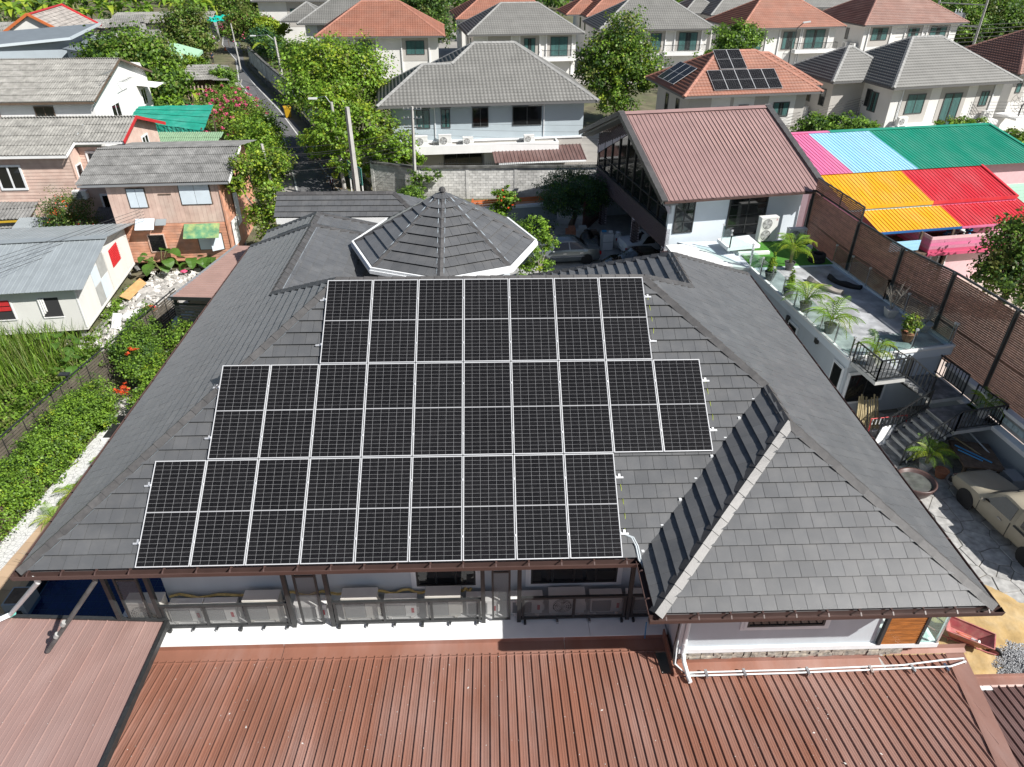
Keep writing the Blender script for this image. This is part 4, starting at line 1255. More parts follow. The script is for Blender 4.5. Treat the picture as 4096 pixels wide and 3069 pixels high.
Bf2 = Matrix(((ex.x, ey.x, 0, 0), (ex.y, ey.y, 0, 0), (0, 0, 1, 0), (0, 0, 0, 1)))
for i in range(15):
 link('clapboard', cm2, PK2, True, Matrix.Translation(P(-4, -.02, 2.6+i*.2)) @ Bf2)
 link('clapboard', cm2, PK2, True, Matrix.Translation(P(3.62, 1.33, 2.6+i*.2)) @ Bf2 @ Matrix.Diagonal((.353, 1, 1, 1)))
corr_roof(PK2, P(-4.2, -.5, 5.75), P(3.75, -.5, 5.75), P(-4.2, 3.55, 7.08), M['asbestos'], (.98, 1.0), .032, 5, lift=.035)
corr_roof(PK2, P(3.75, .85, 5.98+.20), P(6.75, .85, 5.98+.20), P(3.75, 3.55, 7.08), M['asbestos'], (1.0, .95), .032, 5, lift=.035)
corr_roof(PK2, P(6.75, 7.9, 5.7), P(-4.2, 7.9, 5.7), P(6.75, 3.45, 7.08), M['asbestos'], (1.0, 1.2), .032, 5)
obj('fascia', MB().beam(P(-4.2, -.46, 5.66), P(3.72, -.46, 5.66), .03, .18).beam(P(3.75, -.46, 5.68), P(3.75, .9, 6.1), .03, .18).beam(P(3.75, .9, 6.10), P(6.7, .9, 6.10), .03, .16), M['whitewall'], PK2)
obj('barge_board', MB().beam(P(6.78, .8, 6.15), P(6.78, 3.5, 7.05), .04, .2).beam(P(6.78, 7.9, 5.65), P(6.78, 3.5, 7.05), .04, .2), M['redpaint'], PK2)
for x, z, ww, hh, yy in ((-1.0, 3.55, 1.6, 1.55, 0), (4.0, 3.75, 1.35, 1.75, 1.35)):
 window(PK2, P(x, yy-.02, z), ex, -ey, ww, hh, frame='white', cols=2, fw=.12, depth=.06)
window(PK2, P(3.62, .35, 3.7), ey, ex, .75, 1.2, frame='white', cols=1, fw=.08)
window(PK2, P(6.32, 4.4, 4.4), ey, ex, 1.1, 1.2, frame='white', cols=2, fw=.1)
# lower annex of that house with its own window
ANX = thing('annex', 'low pink annex with a white framed window, between the two pink houses', 'annex', (-16.2, 33.5, 0))
P, ex, ey = frame((-17.6, 33.0, 0), 2)
obj('wall', MB().extr([P(0, 0, 0), P(3.2, 0, 0), P(3.2, 0, 4.3), P(0, 0, 4.3)], ey*3), M['pink_board'], ANX)
window(ANX, P(1.3, 0, 2.2), ex, -ey, 1.35, 1.35, frame='white', cols=2, fw=.12)
corr_roof(ANX, P(1.0, -2.4, 1.9), P(3.6, -2.4, 1.9), P(1.0, 0, 2.7), M['asbestos_dark'], (.9, 1.1), .02, 7)
ac_unit('air_conditioner', 'small white air conditioner on the pink annex wall', P(.3, -.25, 3.3), R(2), .8, .55, .3, True, badge=False, fanned=False)
obj('bracket', MB().box(-.4, -.2, -.05, .4, .2, -.01, M=Matrix.Translation(P(.3, -.25, 3.35))), M['steel'], ANX)

# white house
P, ex, ey = frame((-23.9, 50.1, 0), 3)
WH = thing('white_house', 'white two storey house with a weathered grey corrugated roof and a tall white gable', 'house', P(-5, 6))
w = MB()
w.extr([P(-10, 0, 0), P(0, 0, 0), P(0, 0, 5.7), P(-10, 0, 5.7)], ey*.15)
w.extr([P(0, .15, 0), P(0, 12.4, 0), P(0, 12.4, 5.3), P(-.0, 11.6, 6.6), P(0, 8.2, 7.2), P(0, 6.4, 7.55), P(0, .15, 5.7)], -ex*.15)
obj('wall', w, M['whitewall'], WH)
obj('wall_front_band', MB().extr([P(-10, -.03, 2.9), P(.03, -.03, 2.9), P(.03, -.03, 4.05), P(-10, -.03, 4.05)], ey*.025), M['pale_blue'], WH)
corr_roof(WH, P(-10.5, -.55, 5.62), P(.4, -.55, 5.62), P(-10.5, 6.45, 7.72), M['asbestos'], (1.0, 1.05), .035, 5, lift=.035)
corr_roof(WH, P(.4, 12.9, 5.6), P(-10.5, 12.9, 5.6), P(.4, 6.35, 7.72), M['asbestos'], (1.0, 1.3), .035, 5)
obj('fascia', MB().beam(P(-10.5, -.5, 5.5), P(.35, -.5, 5.5), .04, .18), M['oldwood'], WH)
obj('barge_board', MB().beam(P(.43, -.5, 5.58), P(.43, 6.4, 7.66), .05, .18).beam(P(.43, 12.9, 5.58), P(.43, 6.4, 7.66), .05, .18), M['oldwood'], WH)
for x in (-8.8, -4.6): window(WH, P(x, -.02, 3.95), ex, -ey, 1.5, 1.25, frame='oldwood', cols=2, fw=.07)
window(WH, P(.0, 3.0, 2.6), ey, ex, 1.8, 2.0, frame='white', cols=2, fw=.1); window(WH, P(.0, 10.0, 3.1), ey, ex, 1.2, 1.5, frame='white', cols=2, fw=.1)
obj('canopy', MB().extr([P(.0, 9.4, 5.0), P(1.7, 9.4, 4.8), P(1.7, 11.6, 4.8), P(.0, 11.6, 5.0)], V(0, 0, .05)), M['whitewall'], WH)
obj('porch_roof', MB().extr([P(-10, -1.3, 2.75), P(.4, -1.3, 2.75), P(.4, 0, 3.0), P(-10, 0, 3.0)], V(0, 0, .05)), M['whitewall'], WH)
for k, (y, z) in enumerate(((2.2, 7.3), (5.5, 6.2))):
 a = MB(); c = P(.9, y, z)
 a.beam(c-ey*1.1, c+ey*1.1, .03, .03)
 for i in range(6): a.beam(c-ey*(1-i*.38)-ex*.35, c-ey*(1-i*.38)+ex*.35, .02, .02)
 a.beam(c, c-ex*.9-V(0, 0, .3), .03, .03)
 tag(obj('antenna', a, M['steel']), ('television aerial above the gable roof edge of the white house', 'lower television aerial on the white gable wall')[k], 'antenna')

# grey corrugated shed by the left edge
SH = thing('shed', 'small shed with mossy grey corrugated roof and yellow eave strip by the left edge', 'shed', (-23, 33.5, 0))
corr_roof(SH, (-25.5, 31.3, 2.35), (-20.4, 32.0, 2.35), (-26.1, 35.0, 3.1), M['asbestos_dark'], (1.0, 1.3), .03, 5, lift=.04)
obj('eave_strip', MB().beam((-25.5, 31.25, 2.27), (-20.4, 31.95, 2.27), .03, .12), mat('yellow_paint', (.55, .36, .03), rough=.6, var=.1), SH)
obj('wall', MB().extr([(-25.5, 31.7, 0), (-20.9, 32.3, 0), (-20.9, 32.3, 2.3), (-25.5, 31.7, 2.3)], (-.4, 2.8, 0)), M['concrete'], SH)
SH2 = thing('shed', 'dark shaded lean-to roof below the pink board house at the left edge', 'shed', (-25, 40, 0))
obj('roof', MB().extr([(-29, 36.6, 2.2), (-24.5, 37.3, 2.2), (-25.2, 42.5, 3.0), (-30, 42, 3.0)], (0, 0, .06)), M['asbestos_dark'], SH2)
SH3 = thing('shed', 'zinc lean-to roof patch with rust between the shed and the white cottage', 'shed', (-18.5, 31, 0))
corr_roof(SH3, (-20.6, 30.2, 2.25), (-17.3, 30.6, 2.25), (-20.8, 31.6, 2.5), M['zinc'], (.8, 1.4), .02, 8)
obj('wall', MB().box(-20.4, 30.7, 0, -17.5, 31.5, 2.2), M['concrete'], SH3)

# green shade net building
M['net'] = mat('green_shade_net', (0.015, 0.33, 0.235), rough=.75, var=.12, scale=1.2, col2=(.10, .45, .36), fac2=.5, scale2=.8, trans=.25)
GN = thing('shade_net_shelter', 'low shelter covered with bright green shade net behind the pink houses', 'shelter', (-19.5, 53.5, 0))
nb = MB(); pts = []
nx, ny = 16, 12
for j in range(ny+1):
 for i in range(nx+1):
  u, v = i/nx, j/ny
  a = V(-22.7, 52.6, 3.5).lerp(V(-16.0, 51.0, 3.0), u); b = V(-22.9, 55.6, 4.0).lerp(V(-16.6, 56.2, 4.0), u)
  p = a.lerp(b, v); p.z += .03*math.sin(j*2.1)+.02*math.sin(i*1.3+j)
  pts.append(p)
nb.add(pts, [(j*(nx+1)+i, j*(nx+1)+i+1, (j+1)*(nx+1)+i+1, (j+1)*(nx+1)+i) for j in range(ny) for i in range(nx)])
obj('net_roof', nb, M['net'], GN)
nb = MB(); pts = []
for j in range(5):
 for i in range(25):
  u, v = i/24, j/4
  p = V(-22.7, 52.6, 3.5).lerp(V(-16.0, 51.0, 3.0), u); p = p+V(.06*math.sin(i*2.3+j), .09*math.sin(i*1.7+j*1.1)-.1*v, -1.1*v-.12*math.sin(i*.9)*v); pts.append(p)
nb.add(pts, [(j*25+i, j*25+i+1, (j+1)*25+i+1, (j+1)*25+i) for j in range(4) for i in range(24)])
obj('net_curtain', nb, M['net'], GN)
for i in range(1, 4):
 a = V(-22.7, 52.6, 3.53).lerp(V(-22.9, 55.6, 4.05), i/4); b = V(-16.0, 51.0, 3.03).lerp(V(-16.6, 56.2, 4.05), i/4)
 obj('net_seam', MB().beam(a, b, .05, .03), M['net'], GN)
for x, y in ((-22.5, 52.8), (-16.2, 51.2), (-22.6, 55.4), (-16.8, 56)): obj('post', MB().beam((x, y, 0), (x, y, 3.2), .1, .1), M['oldwood'], GN)
GR = thing('shed', 'low shed with a faded green corrugated roof beside the green shade net', 'shed', (-17.5, 47.5, 0))
M['green_roof'] = mat('faded_green_sheet', (0.20, 0.31, 0.19), rough=.7, var=.15, scale=2)
corr_roof(GR, (-20.8, 45.6, 2.9), (-13.8, 46.4, 2.7), (-20.9, 49.2, 3.3), M['green_roof'], (1.0, 1.3), .025, 6)
obj('wall', MB().extr([(-20.5, 46.2, 0), (-14.2, 46.9, 0), (-14.2, 46.9, 2.6), (-20.5, 46.2, 2.8)], (0, 2.4, 0)), M['concrete'], GR)

# sheds between the trees
MS = thing('shed', 'old shed with a pale corrugated roof and wooden rails beside the lane', 'shed', (-26, 79.5, 0))
corr_roof(MS, (-27.0, 75.8, 2.55), (-23.4, 76.3, 2.55), (-28.2, 82.6, 3.1), M['asbestos'], (.95, 1.2), .03, 5, lift=.04)
corr_roof(MS, (-23.4, 76.3, 2.5), (-21.8, 77.2, 2.3), (-25.2, 83.0, 3.05), M['asbestos'], (.95, 1.2), .03, 5)
for i in range(9): obj('rail', MB().beam((-26.9+i*.42, 76.3+i*.05, .4), (-26.9+i*.42, 76.3+i*.05, 1.9), .14, .05), M['pink_board'], MS)
obj('wall', MB().box(-26.6, 77.5, 0, -23.6, 82.5, 2.4), M['oldwood'], MS)
TN = thing('canopy_tent', 'pale mint green canopy tent roof among the trees', 'tent', (-33, 93, 0))
M['mint'] = mat('mint_canvas', (0.42, 0.68, 0.47), rough=.7, var=.05, trans=.3)
pk_ = V(-33.5, 93.3, 4.2); q = [V(-36.6, 98.3, 3.2), V(-30.6, 95.2, 3.0), V(-30.2, 90.6, 2.7), V(-33.4, 89.0, 2.9), V(-36.6, 92.5, 3.0)]
tm = MB()
for i in range(5):
 a, b = q[i], q[(i+1) % 5]; tm.poly([a, b, pk_]); tm.poly([a, a-V(0, 0, .35), b-V(0, 0, .35), b])
obj('canvas', tm, M['mint'], TN)
for p in q: obj('pole', MB().beam((p.x, p.y, 0), p, .06, .06), M['steel'], TN)

# far houses on the left
M['bluegrey'] = mat('blue_grey_wall', (0.30, 0.345, 0.38), rough=.8, var=.05, scale=1)
M['bluegrey_roof'] = mat('blue_grey_roof', (0.16, 0.185, 0.205), rough=.55, var=.06, scale=1)
BH = thing('blue_grey_house', 'modern blue grey house with a flat mono pitch roof behind the white house', 'house', (-50, 95, 0))
a, b, c, d = V(-53.5, 86, 4.5), V(-46.9, 93.8, 4.5), V(-46.9, 103.0, 5.25), V(-59, 90, 5.25)
rb = MB().extr([a, b, c, d], (0, 0, .18))
obj('roof', rb, M['bluegrey_roof'], BH)
obj('roof_edge', MB().beam(a+V(0, 0, .1), b+V(0, 0, .1), .25, .3).beam(b+V(0, 0, .1), c+V(0, 0, .1), .25, .3), mat('pale_roof_edge', (.42, .47, .5), rough=.5), BH)
obj('wall', MB().extr([a+V(.3, .9, -4.5), b+V(-.8, .9, -4.5), c+V(-.8, -1, -5.25), d+V(1, 0, -5.25)], (0, 0, 4.5)), M['bluegrey'], BH)
obj('lower_roof', MB().extr([(-47.4, 92.0, 3.5), (-42.6, 88.5, 3.5), (-44.6, 100.6, 3.8), (-47, 102, 3.8)], (0, 0, .16)), M['bluegrey_roof'], BH)
obj('lower_wall', MB().extr([(-47.2, 92.6, 0), (-43.2, 89.6, 0), (-45, 99.6, 0), (-47, 101, 0)], (0, 0, 3.5)), M['bluegrey'], BH)
obj('white_block', MB().box(-51.5, 84.6, 0, -47.5, 86.5, 2.6), M['whitewall'], BH)
OH = thing('gabled_house', 'house with a bright orange gable edge and a patchy grey tile roof', 'house', (-56, 108, 0))
ga, gl, gr = V(-55.3, 100.9, 6.5), V(-59.96, 102.6, 4.0), V(-52.3, 101.3, 4.3)
ar = V(-60.2, 113.5, 6.5); er = V(-47.9, 106.4, 4.0)
back = V(-3.5, 12.5, 0)
M['oldtile'] = mat('patchy_tile', (.36, .33, .30), rough=.9, var=.3, scale=1.4, col2=(.24, .22, .2), fac2=.7, scale2=.8)
ga = V(-56.2, 102.6, 6.4); gl = V(-60.4, 101.9, 3.9); gr = V(-52.0, 103.3, 3.9); back = V(-2.2, 13.5, 0)
obj('wall', MB().extr([V(gl.x, gl.y, 0), V(gr.x, gr.y, 0), gr, ga, gl], back), M['cottage'], OH)
sA = Slope(gr+V(.7, 0, -.3), gr+back+V(.7, 0, -.3), ga+V(0, 0, .1)); sB = Slope(gl+back+V(-.7, 0, -.3), gl+V(-.7, 0, -.3), ga+V(0, 0, .1))
its = []
for s_, q in ((sA, [gr+V(.7, -.4, -.3), gr+back+V(.7, 0, -.3), ga+back+V(0, 0, .1), ga+V(0, -.4, .1)]), (sB, [gl+back+V(-.7, 0, -.3), gl+V(-.7, -.4, -.3), ga+V(0, -.4, .1), ga+back+V(0, 0, .1)])):
 its += flat_tiles(s_, q, tw=.55, row=.6, th=.05, jit=.015)
mb = MB()
for it in its: mb.add(*it)
kind(obj('roof_tile', mb, M['oldtile'], OH), 'stuff')
for p, r in ((gl+V(-.8, -.4, -.3), ga+V(0, -.4, .22)), (gr+V(.8, -.4, -.3), ga+V(0, -.4, .22))):
 obj('barge_board', MB().beam(p, r, .18, .34), M['orangepaint'], OH)
obj('ridge', MB().beam(ga+V(0, 0, .2), ga+back+V(0, 0, .2), .5, .12), M['redpaint'], OH)
obj('barge_board', MB().beam(gr+back+V(.8, 0, -.3), ga+back+V(0, 0, .22), .5, .3), M['redpaint'], OH)
window(OH, gl.lerp(gr, .5)+V(-.6, -.02, .6), gr-gl, V(0.08, -1, 0), 1.3, 1.2, frame='oldwood', pane='dkglass', cols=2)
for nm, lb, pts, z in (('long_shed', 'long low shed with a grey corrugated roof below the banana trees', [(-53.5, 118.5), (-37.5, 120.5), (-38.5, 129), (-55, 126.5)], 3.6),
      ('long_shed', 'short shed with a ribbed roof, left of the long grey shed', [(-56.5, 117.0), (-50.5, 117.8), (-51.5, 121.5), (-57.5, 121)], 3.1),
      ('long_shed', 'weathered shed roof at the left edge behind the orange gable', [(-70, 104), (-61.8, 106), (-63, 112.5), (-72, 111)], 3.6),
      ('long_shed', 'small ribbed shed roof right of the orange gabled house', [(-50.5, 112), (-46, 114), (-47.2, 121), (-52, 119.5)], 3.8)):
 t = thing(nm, lb, 'shed', (pts[0][0], pts[0][1], 0), 0, None)
 corr_roof(t, (*pts[0], z), (*pts[1], z), (*pts[3], z+.9), M['asbestos'], (1.6, 2.4), .05, 6, lift=.05, seg=3)
 obj('wall', MB().prism([(pts[0][0]+.6, pts[0][1]+.7), (pts[1][0]-.6, pts[1][1]+.7), (pts[2][0]-.6, pts[2][1]-.5), (pts[3][0]+.6, pts[3][1]-.5)], 0, z-.2), M['concrete'], t)
tp = MB(); n = 10; pts = []
for j in range(n+1):
 for i in range(n+1):
  u, v = i/n, j/n
  pts.append(V(-38.6+3.4*u, 119.5+5*v+1.5*u, 3.6+.5*v+.12*math.sin(i*1.9+j)+.3*u))
tp.add(pts, [(j*(n+1)+i, j*(n+1)+i+1, (j+1)*(n+1)+i+1, (j+1)*(n+1)+i) for j in range(n) for i in range(n)])
TP = thing('tarpaulin', 'torn turquoise tarpaulin stretched over poles at the far end of the lane', 'tarpaulin', (-37, 122, 0))
obj('sheet', tp, mat('turquoise_tarp', (0.0, .42, .33), rough=.55, var=.1), TP)
for x, y in ((-38.4, 119.7), (-35.4, 121.2), (-36, 125.8)): obj('pole', MB().beam((x, y, 0), (x, y, 3.9), .1, .1), M['oldwood'], TP)

# carport between the tiled house and the garden
CP = thing('carport', 'carport with a pale brown ribbed roof and a grey gutter left of the tiled house', 'carport', (-5, 23.5, 0))
a, b = V(-7.35, 19.9, 2.85), V(-6.1, 26.2, 2.85)
mc = sheet_mesh('roof_sheet', .25, .03, mat('pale_brown_roof', (.36, .235, .20), rough=.5, var=.08, scale=1.5, objvar=.04), 2, .06)
e_ = (b-a).normalized()
B = basis(a, -e_, V(1, 0, .10)) if False else basis(b, -e_, V(1, -.2, .06))
for i in range(26):
 link('roof_sheet', mc, CP, True, B @ Matrix.Translation((i*.25, 0, 0)) @ Matrix.Diagonal((1, 4.6, 1, 1)))
obj('gutter', MB().beam(a-V(.06, .1, .05), b-V(.06, -.1, .05), .16, .12), M['fascia'], CP)
obj('edge_trim', MB().beam(a+V(-.1, -.06, -.02), a+V(4.6, -.95, .24), .05, .16), M['black'], CP)
for i in range(6): obj('screen_slat', MB().beam(a+V(.0, .05, -.35-i*.16), a+V(4.6, -.85, -.2-i*.16), .03, .10), M['black'], CP)
for p in (a+V(.1, .1, 0), b+V(.1, -.1, 0), a+V(4.3, -.6, 0)): obj('post', MB().beam((p.x, p.y, 0), (p.x, p.y, 2.75), .12, .12), M['black'], CP)

# slat fence along the garden
M['slat_brown'] = mat('fence_slat', (0.105, 0.09, 0.07), rough=.75, var=.2, scale=4, objvar=.15)
FN = thing('slat_fence', 'dark brown horizontal slat fence with black posts between the garden and the weeds', 'fence', (-10, 16, 0))
fA, fB, fC = V(-11.0, 8.0, 0), V(-10.15, 14.9, 0), V(-8.85, 23.6, 0)
for p, q, n in ((fA, fB, 4), (fB, fC, 5)):
 for i in range(n):
  u, v = p.lerp(q, i/n), p.lerp(q, (i+1)/n)
  obj('post', MB().beam(u, u+V(0, 0, 1.56), .055, .055), M['black'], FN)
  for j in range(11):
   z = .14+j*.128
   obj('slat', MB().beam(u+V(.03, 0, z), v+V(.03, 0, z), .018, .095), M['slat_brown'], FN)
  for k in range(1, 3):
   c = u.lerp(v, k/3); obj('batten', MB().beam(c+V(.055, 0, .08), c+V(.055, 0, 1.5), .025, .025), M['black'], FN)
  obj('top_rail', MB().beam(u+V(0, 0, 1.57), v+V(0, 0, 1.57), .06, .04), M['black'], FN)
for x, y, lb in ((-10.15, 14.95, 'black solar garden lamp on the slat fence beside the hedge'),):
 t = thing('garden_lamp', lb, 'lamp', (x, y, 1.55))
 obj('head', MB().box(-.28, -.12, .18, .12, .12, .24, M=Matrix.Translation((x, y, 1.55))), M['black'], t)
 obj('post', MB().tube([(x, y, 1.55), (x, y, 1.75)], .05, 8), M['black'], t)

# garden paths
M['patt'] = bpy.data.materials.new('patterned_paver'); M['patt'].use_nodes = True
def paver_nodes(m):
 nt = m.node_tree; b = nt.nodes['Principled BSDF']; b.inputs['Roughness'].default_value = .7
 g_ = node(nt, 'ShaderNodeNewGeometry'); mp = node(nt, 'ShaderNodeMapping'); mp.inputs['Scale'].default_value = (4.0, 4.0, 4.0)
 vo = node(nt, 'ShaderNodeTexVoronoi', feature='DISTANCE_TO_EDGE'); vo.inputs['Scale'].default_value = 1.6
 wv = node(nt, 'ShaderNodeTexWave', wave_type='RINGS'); wv.inputs['Scale'].default_value = 3.2; wv.inputs['Distortion'].default_value = 1.5
 cr = node(nt, 'ShaderNodeMapRange'); cr.inputs[1].default_value = .35; cr.inputs[2].default_value = .55; cr.inputs[3].default_value = .40; cr.inputs[4].default_value = .78
 mu = node(nt, 'ShaderNodeMath', operation='MULTIPLY')
 c2 = node(nt, 'ShaderNodeMapRange'); c2.inputs[1].default_value = .02; c2.inputs[2].default_value = .06; c2.inputs[3].default_value = .55; c2.inputs[4].default_value = 1.0
 nt.links.new(g_.outputs['Position'], mp.inputs[0]); nt.links.new(mp.outputs[0], vo.inputs['Vector']); nt.links.new(mp.outputs[0], wv.inputs['Vector'])
 nt.links.new(wv.outputs['Fac'], cr.inputs[0]); nt.links.new(vo.outputs[0], c2.inputs[0])
 nt.links.new(cr.outputs[0], mu.inputs[0]); nt.links.new(c2.outputs[0], mu.inputs[1])
 cb_ = node(nt, 'ShaderNodeCombineColor')
 for i in range(3): nt.links.new(mu.outputs[0], cb_.inputs[i])
 nt.links.new(cb_.outputs[0], b.inputs['Base Color'])
paver_nodes(M['patt'])
M['terracotta_path'] = mat('sandstone_path', (0.46, 0.33, 0.22), rough=.85, var=.15, scale=2, col2=(.34, .24, .16), fac2=.6, scale2=1.0, objvar=.1)
gp = kind(obj('garden_path', MB().poly([(-9.6, 1.0, .012), (-6.95, 1.0, .012), (-6.95, 15.5, .012), (-8.3, 15.5, .012)]), M['joint']), 'structure')
ta = mesh_of('patterned_tile', MB().box(0, 0, 0, .39, .39, .03), M['patt']); tb = mesh_of('sandstone_slab', MB().box(0, 0, 0, .49, .49, .028), M['terracotta_path'])
PT = Matrix.Translation((-8.28, 6.5, 0)) @ Matrix.Rotation(R(-5.2), 4, 'Z')
for k in range(-13, 20):
 for i in range(2):
  link('patterned_tile', ta, gp, True, PT @ Matrix.Translation((-.80+i*.40, k*.40, .014+random.uniform(0, .004))))
for k in range(-10, 14):
 for i in range(3):
  if (PT @ V(.02+i*.5, k*.5, 0)).x < -7.4: link('sandstone_slab', tb, gp, True, PT @ Matrix.Translation((.02+i*.50, k*.5, .014+random.uniform(0, .004))))

# ------------------------------------------------------------------ brick fronted building behind the tiled house
M['pink_roof'] = mat('mauve_metal_roof', (0.275, 0.175, 0.165), rough=.42, var=.06, scale=1, objvar=.03, col2=(.33, .215, .2), fac2=.5, scale2=.3)
M['brick'] = mat('purple_brick', (0.06, 0.038, 0.042), rough=.8, var=.2, scale=6, objvar=.2, island=.25)
M['mortar_pale'] = mat('brick_mortar', (0.62, 0.56, 0.62), rough=.9)
M['winblue'] = mat('pale_render', (0.60, 0.66, 0.71), rough=.75, var=.04, scale=1)
P, ex, ey = frame((16.67, 25.05, 0), 10.5)
BB = thing('brick_building', 'pale blue and dark brick building with a mauve ribbed metal roof and black glazing', 'building', P(4.5, 7))
RW, RD, eZ, rZ = 9.35, 14.6, 5.55, 8.38
zs = sheet_mesh('roof_sheet', .26, .035, M['pink_roof'], 1, .055)
for A_, C_, e_ in ((P(.12, 0, eZ), P(.12, RD/2, rZ), ex), (P(RW-.12, RD, eZ), P(RW-.12, RD/2, rZ), -ex)):
 sheets(BB, zs, A_, e_, V(C_)-V(A_), .26, 35, (0, (V(C_)-V(A_)).length))
obj('ridge_cap', MB().extr([P(0, RD/2-.28, rZ-.02), P(0, RD/2, rZ+.09), P(0, RD/2+.28, rZ-.02)], ex*RW), M['pink_roof'], BB)
vt = mesh_of('verge_tile', MB().box(-.22, -.24, .0, .12, .24, .10).box(-.22, -.24, -.16, -.18, .24, .0), M['slate_cap'])
for side, x in ((0, .06), (1, RW-.06)):
 for f in range(2):
  a, b = (P(x, -.1, eZ), P(x, RD/2, rZ)) if f == 0 else (P(x, RD+.1, eZ), P(x, RD/2, rZ))
  d = (b-a); L = d.length; d.normalize(); n = int(L/.46)
  xx = ex if side == 0 else -ex
  zz = xx.cross(d) if xx.cross(d).z > 0 else d.cross(xx)
  for i in range(n):
   o = a+d*((i+.5)*L/n)
   dd = (d*.46+zz*(-.05)).normalized(); z2 = zz
   link('verge_tile', vt, BB, True, Matrix(((xx.x, d.x, zz.x, o.x), (xx.y, d.y, zz.y, o.y), (xx.z, d.z, zz.z, o.z+.015), (0, 0, 0, 1))) @ Matrix.Rotation(R(3.5), 4, 'X'))
obj('barge_soffit', MB().extr([P(.02, 0, eZ-.12), P(.02, RD/2, rZ-.12), P(.02, RD, eZ-.12), P(.02, RD, eZ-.26), P(.02, RD/2, rZ-.26), P(.02, 0, eZ-.26)], ex*.8), M['fascia'], BB)
go = MB().beam(P(0, -.08, eZ-.06), P(RW, -.08, eZ-.06), .13, .10)
gt = obj('gutter', go, M['gutter'], BB)
for i in range(12): obj('gutter_bracket', MB().beam(P(.4+i*.78, -.16, eZ-.0), P(.4+i*.78, .02, eZ+.01), .03, .02), M['gutter'], gt)
obj('downpipe', MB().tube([P(RW-.1, -.05, eZ-.1), P(RW-.1, .05, eZ-.35), P(RW-.35, .55, eZ-.7), P(RW-.35, .6, 2.9)], .055, 8), M['black'], BB)
w = MB()
w.extr([P(.82, .95, 0), P(8.7, .95, 0), P(8.7, .95, eZ-.15), P(.82, .95, eZ-.15)], ey*.2)
w.extr([P(8.7, 1.15, 0), P(8.7, 13.4, 0), P(8.7, 13.4, eZ), P(8.7, RD/2, rZ-.3), P(8.7, 1.15, eZ)], -ex*.2)
w.extr([P(1.0, 13.2, 0), P(8.5, 13.2, 0), P(8.5, 13.2, eZ-.1), P(1.0, 13.2, eZ-.1)], ey*.2)
w.extr([P(1.0, 1.16, 2.45), P(8.5, 1.16, 2.45), P(8.5, 13.2, 2.45), P(1.0, 13.2, 2.45)], V(0, 0, .2))
obj('wall', w, M['winblue'], BB)
obj('soffit', MB().extr([P(.1, .05, eZ-.16), P(RW-.1, .05, eZ-.16), P(RW-.1, .94, eZ-.12), P(.1, .94, eZ-.12)], V(0, 0, .03)), M['white'], BB)
# left glazed gable: black mullions, dark panes, brick bands
for k in range(9):
 y0, y1 = 1.2+k*1.33, 1.2+(k+1)*1.33-.06
 zt0 = eZ+(min(y0, RD-y0))*(rZ-eZ)/(RD/2)-1.05; zt1 = eZ+(min(y1, RD-y1))*(rZ-eZ)/(RD/2)-1.05
 obj('pane', MB().extr([P(.86, y0, 3.72), P(.86, y1, 3.72), P(.86, y1, zt1), P(.86, y0, zt0)], ex*.03), M['dkglass'], BB)
 obj('mullion', MB().beam(P(.82, y1+.03, 3.6), P(.82, y1+.03, zt1+.1), .07, .09), M['black'], BB)
 if k < 8: obj('mullion', MB().beam(P(.83, y0, 4.55), P(.83, y1, 4.55), .05, .05), M['black'], BB)
obj('sill', MB().beam(P(.80, 1.0, 3.66), P(.80, 13.3, 3.66), .12, .08), M['black'], BB)
br = []
def brick_patch(o, du, dv, nrm, inside, bw=.22, bh=.085, lw=.024):
 """Bricks on a plane: du, dv unit vectors, inside(u, v) tells where the wall is."""
 j = 0; v = 0.0
 while v < 6:
  u = -(.5*bw if j % 2 else 0)
  while u < 14:
   if inside(u+bw/2, v+bh/2):
    q = [(u, v), (u+bw-lw, v), (u+bw-lw, v+bh-lw), (u, v+bh-lw)]
    top = [o+du*a+dv*b+nrm*.018 for a, b in q]; bot = [o+du*a+dv*b for a, b in q]
    br.append((top+bot, [[0, 1, 2, 3]]+[[i, 4+i, 4+(i+1) % 4, (i+1) % 4] for i in range(4)]))
   u += bw
  v += bh; j += 1
nl = -ex
base = MB()
base.extr([P(.82, .95, 2.45), P(.82, 13.3, 2.45), P(.82, 13.3, 3.62), P(.82, .95, 3.62)], ex*.2)
base.extr([P(.80, .95, eZ-1.1), P(.80, .95, eZ-.25), P(.80, RD/2, rZ-.25), P(.80, 13.3, eZ-.2), P(.80, 13.3, eZ-1.1), P(.80, RD/2, rZ-1.08)], ex*.15)
for y in (.95, 5.6, 11.6): base.extr([P(.80, y, 0), P(.80, y+.42, 0), P(.80, y+.42, 2.5), P(.80, y, 2.5)], ex*.4)
obj('brick_backing', base, M['mortar_pale'], BB)
brick_patch(P(.819, .95, 2.45), ey, V(0, 0, 1), nl, lambda u, v: 0 < u < 12.3 and 0 <= v < 1.17)
sl_ = (rZ-eZ)/(RD/2)
brick_patch(P(.799, 0, 4.4), ey, V(0, 0, 1), nl, lambda u, v: .95 < u < 13.2 and eZ+min(u, RD-u)*sl_-1.07 < 4.4+v < eZ+min(u, RD-u)*sl_-.3)
for y in (.95, 5.6, 11.6):
 brick_patch(P(.799, y, 0), ey, V(0, 0, 1), nl, lambda u, v: 0 <= u < .4 and v < 2.45, bw=.21)
 brick_patch(P(.80, y-.001, 0), ex, V(0, 0, 1), -ey, lambda u, v: 0 <= u < .4 and v < (2.45 if y > 1 else 2.4), bw=.2)
pieces(BB, 'brick', br, M['brick'], 300)
